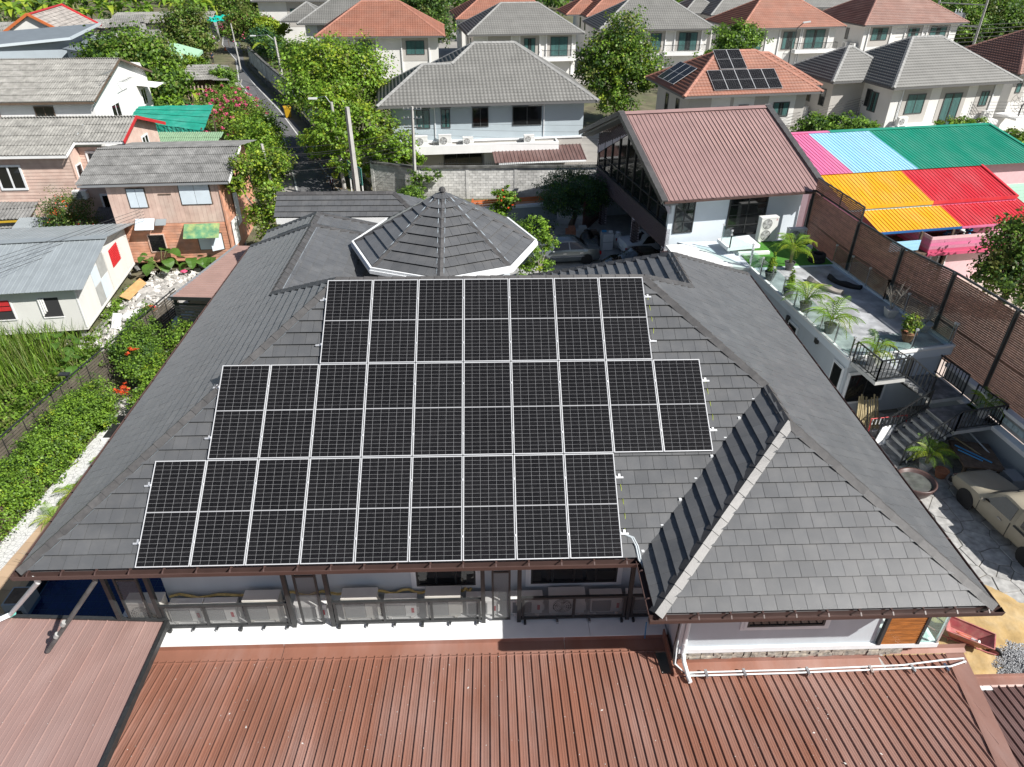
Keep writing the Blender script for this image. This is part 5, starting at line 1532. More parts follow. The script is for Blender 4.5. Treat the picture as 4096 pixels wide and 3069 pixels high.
window(BB, P(1.15, .95, 3.35), ex, -ey, 1.15, 1.95, frame='black', cols=2, rows=3, fw=.07, depth=.06)
window(BB, P(4.3, .95, 2.96), ex, -ey, 2.3, 2.35, frame='black', cols=2, rows=4, fw=.08, depth=.06)
obj('carport_back', MB().extr([P(6.5, 1.2, 0), P(6.5, 13, 0), P(6.5, 13, 2.4), P(6.5, 1.2, 2.4)], ex*.1), M['oldwood'], BB)

# terrace on the flat roof in front of it
TZ_ = 3.0
M['marble'] = mat('grey_marble_tile', (0.34, 0.35, 0.365), rough=.32, var=.3, scale=1.8, col2=(.55, .56, .57), fac2=.5, scale2=2.6, objvar=.06)
M['turf'] = mat('artificial_turf', (0.06, 0.21, 0.02), rough=.9, var=.25, scale=10, bump=.6, bscale=60)
TER = thing('roof_terrace', 'flat roof terrace with grey marble tiles and a green artificial turf corner', 'terrace', (24, 18, 0))
tq = [(19.2, 24.9), (20.9, 22.3), (22.05, 13.35), (26.85, 14.3), (25.95, 18.6), (25.35, 23.0), (25.1, 26.2), (17.9, 25.9)]
obj('slab', MB().prism(tq, 2.55, 2.96), M['winblue'], TER)
obj('kerb', MB().beam((20.86, 22.4, 2.98), (22.0, 13.35, 2.98), .12, .10).beam((22.0, 13.35, 2.98), (26.85, 14.3, 2.98), .12, .10).beam((26.8, 14.4, 2.98), (25.95, 18.6, 2.98), .12, .1).beam((25.95, 18.6, 2.98), (25.3, 23.0, 2.98), .12, .1), M['whitewall'], TER)
obj('white_floor', MB().prism([(17.4, 23.4), (20.86, 22.4), (20.7, 25.9), (17.2, 25.6)], 2.80, 2.93), M['whitewall'], TER)
uu = V(.122, -.9925, 0); vv = V(.9925, .122, 0); o_ = V(21.05, 22.05, 2.964); tl = []
lim = [(21.0, 22.3), (22.1, 13.45), (26.7, 14.4), (25.85, 18.6), (25.25, 22.6)]
lim = lim if area2(lim) > 0 else lim[::-1]
for i in range(16):
 for j in range(9):
  q = [o_+uu*(i*.6)+vv*(j*.6), o_+uu*(i*.6+.594)+vv*(j*.6), o_+uu*(i*.6+.594)+vv*(j*.6+.594), o_+uu*(i*.6)+vv*(j*.6+.594)]
  q2 = [(p.x, p.y) for p in q]; q2 = q2 if area2(q2) > 0 else q2[::-1]
  c = clip_poly(q2, lim)
  if len(c) >= 3 and abs(area2(c)) > .01:
   n = len(c); z = 2.972
   tl.append(([(x, y, z) for x, y in c]+[(x, y, 2.955) for x, y in c], [list(range(n))]+[[k, n+k, n+(k+1) % n, (k+1) % n] for k in range(n)]))
pieces(TER, 'floor_tile', tl, M['marble'], 300)
tf = MB()
tfp = [(20.95, 22.4), (25.25, 22.75), (25.1, 26.1), (20.75, 25.6)]
tf.prism(tfp, 2.96, 2.985)
obj('turf', tf, M['turf'], TER)
obj('planter_edge', MB().extr([(20.7, 23.9, 2.96), (22.4, 24.05, 2.96), (22.4, 24.28, 2.96), (20.7, 24.15, 2.96)], (0, 0, .16)), M['whitewall'], TER)
obj('wall', MB().prism([(19.6, 24.6), (21.05, 22.3), (22.15, 13.5), (26.5, 14.26), (25.3, 22), (24, 25.6)], 0, 2.55), M['wall'], TER)
obj('balcony_slab', MB().prism([(19.85, 25.2), (20.05, 23.9), (21.9, 24.3), (21.7, 25.7)], 3.25, 3.42), M['white'], TER)
for s_, (x, y, z) in enumerate(((0, 20.9, 2.0), (0, 18.35, 2.15), (0, 15.85, 2.45))):
 b_ = MB().box(-.07, -.11, -.16, .05, .11, .16, M=Matrix.Translation((21.0+(22.3-y)*.125, y, z)))
 obj('wall_lamp', b_, M['black'], TER)
for y, z, w_, h_ in ((13.72, 1.0, .62, 1.25), (17.5, .9, .7, 1.2)):
 window(TER, V(21.05+(22.3-y-w_)*.125-.012, y+w_, z), (.122, -.9925, 0), (-.9925, -.122, 0), w_, h_, frame='black', cols=1, mould=.10, fw=.05)
window(TER, V(22.35, 13.51, .75), (.985, .17, 0), (.17, -.985, 0), 1.75, 1.35, frame='black', cols=2, mould=.12, fw=.05)

RL_ = thing('glass_railing', 'glass railing with steel posts along the edges of the roof terrace', 'railing', (22, 18, 3))
def rail_run(p, q, n, z=3.0, h=.95):
 p, q = V(*p, z), V(*q, z)
 for i in range(n+1):
  c = p.lerp(q, i/n)
  obj('post', MB().beam(c, c+V(0, 0, h), .05, .05), M['steel'], RL_)
  obj('glass_clamp', MB().box(-.045, -.045, h-.06, .045, .045, h+.02, M=Matrix.Translation(c)), M['alu'], RL_)
  if i < n:
   d = p.lerp(q, (i+1)/n)
   e = (d-c).normalized()
   obj('pane', MB().beam(c+e*.05+V(0, 0, .48), d-e*.05+V(0, 0, .48), .012, .82), M['glass'], RL_)
rail_run((20.85, 22.5), (22.02, 13.42), 8); rail_run((22.9, 13.55), (26.75, 14.4), 2); rail_run((26.7, 14.5), (25.9, 18.6), 3); rail_run((25.9, 18.6), (25.3, 22.9), 3)
rail_run((19.95, 24.8), (20.15, 23.95), 1, 3.42); rail_run((20.15, 23.95), (20.85, 22.6), 1, 3.2)

ac_unit('air_conditioner', 'tall white twin fan air conditioner standing on the turf by the sliding door', (22.75, 25.95, 2.985), R(10), 1.0, 1.38, .36, True, 2, False, logo=True)
ac_unit('air_conditioner', 'wide white single fan air conditioner with red label on the turf by the brown screen', (24.35, 25.75, 2.985), R(4), 1.0, .78, .34, True, 1, True, logo=True)

# brown slat screen wall
M['screen_board'] = mat('screen_board', (0.215, 0.105, 0.072), rough=.55, var=.15, scale=4, island=.22, objvar=.18)
SW = thing('screen_wall', 'tall brown slat screen wall on black steel posts beside the roof terrace', 'screen wall', (26.5, 18, 0))
sp_ = [V(25.25, 26.6, 0), V(25.62, 21.9, 0), V(26.12, 18.6, 0), V(26.95, 15.9, 0), V(27.45, 12.5, 0), V(27.9, 9.2, 0), V(28.3, 5.5, 0)]
items = []
for i in range(len(sp_)-1):
 a, b = sp_[i], sp_[i+1]; top = 5.5 if i > 0 else 5.55; bot = 1.0 if i < 3 else 1.9
 bot = 2.4 if i < 3 else bot
 d = (b-a); L = d.length; d.normalize(); nrm = V(d.y, -d.x, 0); nrm = nrm if nrm.x < 0 else -nrm
 k = max(1, int(round(L/.62))); seg = L/k; rows = int((top-bot)/.088)
 for r in range(rows):
  off = seg*.5*(r % 2)
  for j in range(-1, k+1):
   u0, u1 = max(0.06, j*seg+off+.006), min(L-.06, (j+1)*seg+off-.006)
   if u1-u0 < .05: continue
   z = bot+r*.088
   q = [a+d*u0+V(0, 0, z), a+d*u1+V(0, 0, z), a+d*u1+V(0, 0, z+.077), a+d*u0+V(0, 0, z+.077)]
   items.append(([p+nrm*.012 for p in q]+q, [[0, 1, 2, 3], [7, 6, 5, 4]]+[[m_, 4+m_, 4+(m_+1) % 4, (m_+1) % 4] for m_ in range(4)]))
 obj('post', MB().beam(a+nrm*.08, a+nrm*.08+V(0, 0, top+.05), .11, .11).beam(a-nrm*.02, a-nrm*.02+V(0, 0, top), .06, .06), M['black'], SW)
 obj('top_rail', MB().beam(a+V(0, 0, top+.03), b+V(0, 0, top+.03), .08, .07), M['black'], SW)
 obj('frame_rail', MB().beam(a-nrm*.03+V(0, 0, bot+1.5), b-nrm*.03+V(0, 0, bot+1.5), .05, .05), M['black'], SW)
pieces(SW, 'slat', items, M['screen_board'], 300)
hi = [V(25.25, 26.6, 0), V(25.62, 21.9, 0)]
up = MB(); a, b = hi; items = []
obj('upper_frame', MB().beam(a+V(0, 0, 6.25), b+V(0, 0, 6.25), .07, .06).beam(b+V(0, 0, 5.5), b+V(0, 0, 6.25), .07, .07).beam(a.lerp(b, .55)+V(0, 0, 5.5), a.lerp(b, .55)+V(0, 0, 6.25), .05, .05), M['black'], SW)
d = (b-a).normalized()
for r in range(7):
 obj('slat', MB().beam(a+V(0, 0, 5.62+r*.088), b+V(0, 0, 5.62+r*.088), .012, .072), M['screen_board'], SW)
BW = thing('boundary_wall', 'pale boundary wall with a row of glass blocks below the brown screen', 'wall', (27, 9, 0))
def wl_(p, q, z0, z1, t): return MB().beam(V(*p, (z0+z1)/2), V(*q, (z0+z1)/2), t, z1-z0)
A2, B2 = (26.75, 14.3), (27.9, 4.0)
obj('wall', wl_(A2, B2, 0, 1.25, .2), M['bluegrey'], BW); obj('coping', wl_((26.68, 14.3), (27.83, 4.0), 1.25, 1.42, .34), M['whitewall'], BW)
obj('upper_wall', wl_((26.95, 14.3), (28.1, 4.0), 1.42, 2.0, .12), M['concrete'], BW); obj('coping', wl_((26.9, 14.3), (28.05, 4.0), 2.0, 2.14, .3), M['whitewall'], BW)
M['glassblock'] = mat('glass_block', (.45, .55, .56), rough=.12, var=.2, scale=9)
d = (V(28.1, 4.0, 0)-V(26.95, 14.3, 0)).normalized(); n_ = V(-d.y, d.x, 0); n_ = n_ if n_.x < 0 else -n_
gbm = mesh_of('glass_block', MB().box(-.13, -.02, -.12, .13, .02, .12).box(-.10, -.03, -.09, .10, .03, .09), M['glassblock'])
for i in range(22):
 c = V(26.95, 14.3, 1.70)+d*(2.4+i*.285)+n_*.065
 link('glass_block', gbm, BW, True, Matrix(((d.x, n_.x, 0, c.x), (d.y, n_.y, 0, c.y), (0, 0, 1, c.z), (0, 0, 0, 1))))

# stairs down from the terrace
M['riser'] = mat('stair_riser', (.48, .48, .46), rough=.6, var=.08)
ST = thing('outdoor_stairs', 'dark marble stairs with black railings coming down from the roof terrace', 'stairs', (24.5, 12, 0))
M['tread'] = mat('dark_marble', (0.13, 0.135, 0.14), rough=.3, var=.35, scale=3, col2=(.3, .3, .3), fac2=.5, scale2=3)
def step(poly, z, t=.06, rz=.16):
 obj('tread', MB().prism(poly, z-t, z), M['tread'], ST)
def landing(nm, poly, z, t=.18):
 obj(nm, MB().prism(poly, z-t, z-.02), M['riser'], ST); obj('tread', MB().prism([(x*.985+c_[0]*.015, y*.985+c_[1]*.015) for (x, y) in poly for c_ in [poly[0]]], z-.019, z), M['tread'], ST)
ex, ey = V(.985, .174, 0), V(-.174, .985, 0)
def Q(o, x, y): p = V(o[0], o[1], 0)+ex*x+ey*y; return (p.x, p.y)
o = (22.35, 11.75)
landing('landing', [Q(o, 0, 0), Q(o, 1.3, 0), Q(o, 1.3, 1.55), Q(o, 0, 1.55)], 2.92)
for i in range(6):
 z = 2.92-(i+1)*.20; x = 1.3+i*.27
 step([Q(o, x, .25), Q(o, x+.29, .25), Q(o, x+.29, 1.5), Q(o, x, 1.5)], z)
 obj('riser', MB().prism([Q(o, x-.02, .25), Q(o, x, .25), Q(o, x, 1.5), Q(o, x-.02, 1.5)], z, z+.145), M['riser'], ST)
obj('stringer', MB().beam((*Q(o, 1.2, .9), 2.7), (*Q(o, 3.0, .9), 1.5), .12, .2), M['black'], ST)
landing('landing', [Q(o, 2.95, 0), Q(o, 4.4, 0), Q(o, 4.4, 2.0), Q(o, 2.95, 2.0)], 1.66)
o2 = (25.25, 10.5)
landing('landing', [Q(o2, 0, 0), Q(o2, 2.0, 0), Q(o2, 2.0, 1.55), Q(o2, 0, 1.55)], 1.42)
for i in range(7):
 z = 1.42-(i+1)*.19; x = -.27*(i+1)
 step([Q(o2, x, 0), Q(o2, x+.29, 0), Q(o2, x+.29, 1.55), Q(o2, x, 1.55)], z)
 obj('riser', MB().prism([Q(o2, x+.27, 0), Q(o2, x+.29, 0), Q(o2, x+.29, 1.55), Q(o2, x+.27, 1.55)], z, z+.13), M['riser'], ST)
obj('stringer', MB().beam((*Q(o2, .1, .1), 1.2), (*Q(o2, -1.9, .1), -.1), .05, .2).beam((*Q(o2, .1, 1.45), 1.2), (*Q(o2, -1.9, 1.45), -.1), .05, .2), M['black'], ST)
def baluster_run(p, q, z0, z1, n, h=.92):
 a, b = V(*p, z0), V(*q, z1); hb = MB()
 obj('handrail', MB().beam(a+V(0, 0, h), b+V(0, 0, h), .055, .045), M['black'], ST)
 obj('bottom_rail', MB().beam(a+V(0, 0, .12), b+V(0, 0, .12), .035, .035), M['black'], ST)
 for i in range(n+1):
  c = a.lerp(b, i/n); t_ = .05 if i in (0, n) else .026
  obj('baluster', MB().beam(c+V(0, 0, 0 if t_ > .03 else .12), c+V(0, 0, h), t_, t_), M['black'], ST)
baluster_run(Q(o, 0, 1.5), Q(o, 0, 0), 2.92, 2.92, 8); baluster_run(Q(o, 0, 0), Q(o, 1.3, 0), 2.92, 2.92, 7)
baluster_run(Q(o, 1.3, .2), Q(o, 2.95, .2), 2.92, 1.66, 8); baluster_run(Q(o, .95, 1.55), Q(o, 2.95, 1.55), 2.92, 1.66, 9)
baluster_run(Q(o, 2.95, 2.0), Q(o, 4.4, 2.0), 1.66, 1.66, 8); baluster_run(Q(o, 4.4, 2.0), Q(o, 4.4, 0.1), 1.66, 1.66, 11)
baluster_run(Q(o2, 2.0, 1.5), Q(o2, 2.0, 0), 1.42, 1.42, 8); baluster_run(Q(o2, 2.0, 0), Q(o2, 0, 0), 1.42, 1.42, 12)
baluster_run(Q(o2, 0, 0), Q(o2, -1.9, 0), 1.42, .05, 10); baluster_run(Q(o2, 0, 1.55), Q(o2, -1.9, 1.55), 1.42, .05, 10)

# ------------------------------------------------------------------ rainbow coloured building on the right
P, ex, ey = frame((27.4, 31.6, 0), 9.4)
RB = thing('rainbow_building', 'building with pink, sky blue, green, yellow and red ribbed metal roofs', 'building', P(8, 3))
cols = dict(rpink=(0.68, 0.17, 0.33), rsky=(0.33, 0.62, 0.82), rgreen=(0.012, 0.27, 0.17), ryel=(0.72, 0.36, 0.012), rred=(0.56, 0.028, 0.04))
for k, c in cols.items(): M[k] = mat(k.replace('r', '', 1)+'_metal', c, rough=.42, var=.05, scale=1.5, objvar=.03, col2=tuple(min(1, x*.72+.15) for x in c), fac2=.5 if k == 'rsky' else .30, scale2=.9, stretch=(1, .3, 1))
def crun(parent, A, C, s, spans):
 """Sheets from A along ex, rising to C; spans = [(count, material)]."""
 A, C = V(A), V(C); i0 = 0
 for n, m in spans:
  me = sheet_mesh('roof_sheet', s, .03, M[m], 1, .06)
  sheets(parent, me, A+ex*(i0*s), ex, C-A, s, n, (0, ((C-A)-ex*(C-A).dot(ex)).length))
  i0 += n
crun(RB, P(.0, 0, 4.9), P(0, 5.7, 5.9), .25, ((10, 'rpink'), (18, 'rsky'), (38, 'rgreen')))
obj('ridge_cap', MB().beam(P(0, 5.7, 5.93), P(4.1, 5.7, 5.93), .35, .04), M['rpink'], RB); obj('ridge_cap', MB().beam(P(4.12, 5.7, 5.935), P(16.5, 5.7, 5.935), .4, .05), M['rgreen'], RB)
obj('verge', MB().beam(P(16.5, 0, 4.92), P(16.5, 5.7, 5.95), .2, .08), M['rgreen'], RB)
obj('back_wall', MB().extr([P(.2, 5.6, 4.7), P(16.3, 5.6, 4.7), P(16.3, 5.6, 5.8), P(.2, 5.6, 5.8)], ey*.1), M['rgreen'], RB)
crun(RB, P(.35, -3.25, 3.95), P(.35, .12, 4.84), .25, ((22, 'ryel'), (23, 'rred')))
for a, b, m, w2_ in ((.35, 5.85, 'ryel', 'rsky'), (5.86, 11.6, 'rred', 'rpink')):
 obj('fascia', MB().beam(P(a, -3.3, 3.93), P(b, -3.3, 3.93), .06, .2), M[m], RB)
 obj('fascia', MB().beam(P(a, -3.24, 3.76), P(b, -3.24, 3.76), .05, .16), M[w2_], RB)
obj('verge', MB().beam(P(11.6, -3.3, 3.96), P(11.6, .1, 4.88), .16, .1), M['rred'], RB)
crun(RB, P(1.15, -5.35, 3.2), P(1.15, -3.1, 3.74), .25, ((21, 'ryel'), (22, 'rred')))
M['blue_trim'] = mat('blue_trim', (.02, .12, .33), rough=.5)
obj('fascia', MB().beam(P(1.15, -5.38, 3.13), P(6.4, -5.38, 3.13), .05, .12), M['blue_trim'], RB); obj('fascia', MB().beam(P(6.41, -5.38, 3.13), P(11.9, -5.38, 3.13), .05, .12), M['rpink'], RB)
M['pinkwall'] = mat('pink_plank', (.60, .22, .33), rough=.7, var=.1, objvar=.15)
M['mintwall'] = mat('mint_plank', (.45, .72, .58), rough=.7, objvar=.06)
M['rosewall'] = mat('rose_wall', (.68, .45, .47), rough=.7, var=.05)
M['magenta'] = mat('magenta_plank', (.55, .08, .17), rough=.7)
w = MB()
w.extr([P(.2, .5, 0), P(16.3, .5, 0), P(16.3, .5, 4.8), P(.2, .5, 4.8)], ey*5.2)
obj('wall', w, M['rosewall'], RB)
obj('wall', MB().extr([P(1.2, -3.2, 0), P(11.3, -3.2, 0), P(11.3, -3.2, 3.7), P(1.2, -3.2, 3.7)], ey*3.6), M['pinkwall'], RB)
for j in range(9):
 obj('plank', MB().extr([P(12.9, .47, 1.2+j*.24), P(16.4, .47, 1.2+j*.24), P(16.4, .47, 1.43+j*.24), P(12.9, .47, 1.43+j*.24)], ey*.03), M['mintwall' if j > 2 else 'ryel'] if j != 2 else M['orangepaint'], RB)
obj('door', MB().extr([P(12.0, .46, 1.2), P(12.8, .46, 1.2), P(12.8, .46, 3.6), P(12.0, .46, 3.6)], ey*.03), M['greenpaint'], RB)
obj('wall_panel', MB().extr([P(9.2, .46, 2.2), P(11.9, .46, 2.2), P(11.9, .46, 4.5), P(9.2, .46, 4.5)], ey*.03), M['cottage'], RB)
# balcony
bz = 2.0
obj('balcony_floor', MB().extr([P(1.2, -6.0, bz-.15), P(9.2, -6.0, bz-.15), P(9.2, -3.2, bz-.15), P(1.2, -3.2, bz-.15)], V(0, 0, .15)), M['oldwood'], RB)
pl_c = ['magenta', 'pinkwall', 'rpink', 'pinkwall', 'rosewall']
for j in range(5):
 obj('plank', MB().extr([P(4.1, -6.02, bz+.02+j*.19), P(9.2, -6.02, bz+.02+j*.19), P(9.2, -6.02, bz+.205+j*.19), P(4.1, -6.02, bz+.205+j*.19)], ey*.03), M[pl_c[j]], RB)
 obj('plank', MB().extr([P(4.07, -6.0, bz+.02+j*.19), P(4.07, -3.3, bz+.02+j*.19), P(4.07, -3.3, bz+.205+j*.19), P(4.07, -6.0, bz+.205+j*.19)], ex*.03), M[pl_c[j]], RB)
for j in range(3): obj('plank', MB().extr([P(1.5, -6.02, bz+.25+j*.2), P(3.4, -6.02, bz+.25+j*.2), P(3.4, -6.02, bz+.44+j*.2), P(1.5, -6.02, bz+.44+j*.2)], ey*.03), M['rsky'], RB)
for x in (3.6, 5.6, 8.9): obj('post', MB().beam(P(x, -5.7, 0), P(x, -5.7, 3.2), .12, .12), M['oldwood'], RB)
obj('beam', MB().beam(P(4.1, -6.05, bz-.08), P(9.2, -6.05, bz-.08), .06, .2), M['magenta'], RB)
obj('wall', MB().extr([P(4.4, -5.6, 0), P(8.6, -5.6, 0), P(8.6, -5.6, bz-.16), P(4.4, -5.6, bz-.16)], ey*2.3), M['rosewall'], RB)
window(RB, P(4.75, -5.6, .7), ex, -ey, 1.1, 1.0, frame='white', cols=2, fw=.07)
lp = thing('laundry_pile', 'bundle of grey and blue laundry lying on the pink balcony', 'laundry', P(6.8, -4.6, bz+.9))
lm = MB()
for i in range(26):
 c = P(6.2+random.uniform(0, 1.3), -4.9+random.uniform(-.4, .4), bz+.45+random.uniform(0, .55)); s = random.uniform(.1, .24)
 Mx = Matrix.Translation(c) @ Matrix.Rotation(random.uniform(0, 6), 4, 'Z') @ Matrix.Rotation(random.uniform(-.7, .7), 4, 'X')
 lm.lathe([(0, -s*.4), (s, -s*.1), (s*.8, s*.3), (0, s*.45)], 7, mi=i % 3, M=Mx)
obj('cloth', lm, [M['cloth'], M['patch'], M['bluepipe']], lp, smooth=True)
obj('shelf', MB().extr([P(5.9, -5.3, bz+.35), P(7.7, -5.3, bz+.35), P(7.7, -4.3, bz+.35), P(5.9, -4.3, bz+.35)], V(0, 0, .05)), M['oldwood'], RB)

# yard of the rainbow building and low walls
kind(obj('side_yard', MB().poly([(28.4, 3, .006), (44, 3, .006), (44, 31, .006), (28.4, 28, .006)]), mat('pale_yard', (.5, .42, .37), rough=.9, var=.15, scale=.8)), 'structure')

# ------------------------------------------------------------------ cars
M['tyre'] = mat('tyre', (.015, .015, .016), rough=.8); M['rim'] = mat('dark_rim', (.05, .052, .055), rough=.35, metal=.7)
M['chrome'] = mat('chrome', (.7, .7, .72), rough=.15, metal=1); M['tail'] = mat('tail_light', (.3, .01, .015), rough=.2)
def wheel(parent, c, r=.31, w=.2, side=1):
 Mx = Matrix.Rotation(PI/2*side, 4, 'X')
 t = obj('wheel', MB().lathe([(r*.62, -w/2), (r*.93, -w/2), (r, -w*.32), (r, w*.32), (r*.93, w/2), (r*.62, w/2)], 20, c, M=Mx), M['tyre'], parent, False, smooth=False)
 rm = MB().lathe([(r*.64, w*.1), (r*.64, w*.42), (r*.58, w*.42), (r*.56, w*.2), (0, w*.2)], 20, c, M=Mx)
 for i in range(9):
  a = i*2*PI/9; q = Mx @ V(math.cos(a)*r*.6, math.sin(a)*r*.6, w*.36); q0 = Mx @ V(0, 0, w*.34)
  rm.beam(V(c)+q0, V(c)+q, .035, .03)
 obj('rim', rm, M['rim'], t, False)
def ringpts(s):
 x, zl, zb, w, zt, wt = s
 return [V(x, -w*.9, zl), V(x, -w, zl+.12), V(x, -w, zl+(zb-zl)*.6), V(x, -w*.97, zb), V(x, -wt, zt-.03), V(x, -wt*.82, zt), V(x, 0, zt+.02),
   V(x, wt*.82, zt), V(x, wt, zt-.03), V(x, w*.97, zb), V(x, w, zl+(zb-zl)*.6), V(x, w, zl+.12), V(x, w*.9, zl)]
def car(name, label, loc, rz, stations, paint, side_win, screens, wheels, L, cat='car', extra=None, group=None):
 t = thing(name, label, cat, loc, rz, group)
 st0, stations = stations, []
 for i in range(len(st0)-1):
  p0, p1, p2, p3 = st0[max(i-1, 0)], st0[i], st0[i+1], st0[min(i+2, len(st0)-1)]
  for k in range(5):
   u = k/5; q = []
   for a, b, c, d in zip(p0, p1, p2, p3):
    v = b+.5*u*(c-a+u*(2*a-5*b+4*c-d+u*(3*(b-c)+d-a)))
    q.append(v*.7+.3*(b+(c-b)*u))
   q[0] = p1[0]+(p2[0]-p1[0])*u; stations.append(tuple(q))
 stations.append(st0[-1])
 rings = [ringpts(s) for s in stations]; n = 13
 mb = MB()
 for r_ in rings: mb.v.extend([tuple(p) for p in r_])
 for i in range(len(rings)-1):
  for k in range(n-1):
   mb.f.append([i*n+k, (i+1)*n+k, (i+1)*n+k+1, i*n+k+1]); mb.m.append(0)
 mb.f.append(list(range(n))); mb.m.append(0); mb.f.append([(len(rings)-1)*n+k for k in range(n)][::-1]); mb.m.append(0)
 b = obj('body', mb, paint, t, False, smooth=True, sharp=48)
 def at(x, k):
  for i in range(len(stations)-1):
   if stations[i][0] <= x <= stations[i+1][0]:
    f = (x-stations[i][0])/max(1e-6, stations[i+1][0]-stations[i][0]); return rings[i][k].lerp(rings[i+1][k], f)
  return rings[-1][k]
 for (xb0, xb1, xt0, xt1) in side_win:
  for k0, k1, s in ((3, 4, -1), (9, 8, 1)):
   lo0, lo1 = at(xb0, k0), at(xb1, k0); hi0, hi1 = at(xt0, k1), at(xt1, k1)
   q = [lo0.lerp(at(xb0, k1), .10), lo1.lerp(at(xb1, k1), .10), lo1.lerp(hi1, .86) if xb1 == xt1 else at(xt1, k0).lerp(hi1, .88), at(xt0, k0).lerp(hi0, .88)]
   obj('side_window', MB().extr([p+V(0, s*.006, .0) for p in q], V(0, s*.008, .004)), M['dkglass'], t, False)
 for (x0, x1, f0, f1) in screens:
  q = [at(x0, 4).lerp(at(x0, 6), f0)+V(0, 0, .012), at(x1, 4).lerp(at(x1, 6), f1)+V(0, 0, .012), at(x1, 8).lerp(at(x1, 6), f1)+V(0, 0, .012), at(x0, 8).lerp(at(x0, 6), f0)+V(0, 0, .012)]
  up_ = V(0, 0, .012)
  m4, m5 = (at(x0, 6)+V(0, 0, .014)), (at(x1, 6)+V(0, 0, .014))
  obj('windscreen', MB().add([q[0], q[1], m5, m4, q[2], q[3]], [(0, 1, 2, 3), (3, 2, 4, 5)]), M['dkglass'], t, False)
 W = max(s[3] for s in stations)
 for (x, r_) in wheels:
  for s in (-1, 1):
   obj('wheel_arch', MB().lathe([(r_*1.16, 0), (r_*1.16, .006), (0, .006)], 18, (x, s*(W+.001), r_), M=Matrix.Rotation(-PI/2*s, 4, 'X')), M['tyre'], b, False)
   wheel(t, (x, s*(W-.09), r_), r_, .22, -s)
 for s in (-1, 1):
  mx_ = side_win[-1][1]-.05
  obj('mirror', MB().lathe([(0, -.05), (.09, -.03), (.10, .03), (0, .06)], 8, at(mx_, 3 if s < 0 else 9)+V(0, s*.12, .03)), paint, t, False, smooth=True)
  x0 = stations[0][0]; x1 = stations[-1][0]
  a = at(x0+.06, 2 if s < 0 else 10)
  obj('tail_light', MB().box(-.05, -.12, -.02, .05, .05, .15, M=Matrix.Translation(a+V(0, s*.0, .02))) if s < 0 else MB().box(-.05, -.05, -.02, .05, .12, .15, M=Matrix.Translation(a+V(0, 0, .02))), M['tail'], t, False)
  a = at(x1-.10, 2 if s < 0 else 10)
  obj('headlight', MB().box(-.07, -.10, -.0, .07, .10, .13, M=Matrix.Translation(a+V(.02, -s*.12, .02))), M['chrome'], t, False)
  for xd in [ (w_[0]+w_[1])/2-.25 for w_ in side_win]:
   obj('door_handle', MB().box(-.10, -.015, -.015, .10, .015, .015, M=Matrix.Translation(at(xd, 2 if s < 0 else 10)+V(0, s*.015, .12))), M['chrome'], t, False)
 if extra: extra(t, at, b)
 return t
M['silver'] = mat('silver_paint', (.20, .225, .235), rough=.25, metal=.5, coat=.5)
M['whitecar'] = mat('white_car_paint', (.62, .63, .65), rough=.2, coat=.6); M['blackcar'] = mat('black_car_paint', (.006, .006, .007), rough=.06, coat=1.0)
M['khaki'] = mat('dusty_khaki_paint', (.31, .28, .215), rough=.5, coat=.1, var=.12, scale=3, col2=(.24, .21, .16), fac2=.7, scale2=1.5)
sed = [(-2.22, .42, .75, .72, .80, .62), (-2.12, .22, .92, .83, .98, .72), (-1.55, .20, .95, .86, 1.03, .74), (-1.35, .20, .95, .86, 1.06, .72), (-.75, .20, .94, .87, 1.42, .56), (.0, .20, .93, .87, 1.47, .57),
  (.45, .20, .93, .87, 1.42, .57), (1.15, .20, .92, .87, 1.00, .70), (1.75, .20, .85, .85, .88, .72), (2.12, .24, .72, .78, .75, .64), (2.25, .38, .60, .66, .64, .55)]
sw_ = [(-1.15, -.30, -.72, -.25), (-.22, .85, -.18, .42)]
scr = [(-1.3, -.80, .1, .15), (.50, 1.12, .12, .05)]
def sedan_extra(t, at, b):
 for s in (-1, 1): obj('side_trim', MB().box(-1.3, -.012, -.02, 1.2, .012, .02, M=Matrix.Translation((0, s*.878, .55))), M['chrome'], t, False)
 obj('number_plate', MB().box(-2.25, -.2, .62, -2.235, .2, .74), M['whitewall'], t, False)
car('parked_car', 'dusty silver sedan parked in the shaded yard beside the tower roof', (12.15, 30.55, 0), R(186), sed, M['silver'], sw_, scr, [(-1.32, .31), (1.32, .31)], 4.5, extra=sedan_extra, group='cars parked in the yard')
car('parked_car', 'white sedan under the brick building with its tail towards the yard', (18.0, 31.6, 0), R(12), sed, M['whitecar'], sw_, scr, [(-1.32, .31), (1.32, .31)], 4.5, extra=sedan_extra, group='cars parked in the yard')
car('parked_car', 'shiny black car under the brick building with its bonnet towards the yard', (16.6, 28.6, 0), R(190), sed, M['blackcar'], sw_, scr, [(-1.32, .31), (1.32, .31)], 4.5, group='cars parked in the yard')
pick = [(-2.45, .42, .95, .80, 1.60, .68), (-2.40, .38, .96, .82, 1.70, .70), (-.55, .36, .96, .83, 1.72, .70), (-.45, .30, .94, .83, 1.56, .60), (.30, .28, .93, .83, 1.57, .60), (1.00, .28, .92, .83, 1.04, .68),
  (1.60, .30, .88, .82, .98, .70), (2.25, .34, .78, .80, .86, .68), (2.42, .42, .66, .74, .74, .60)]
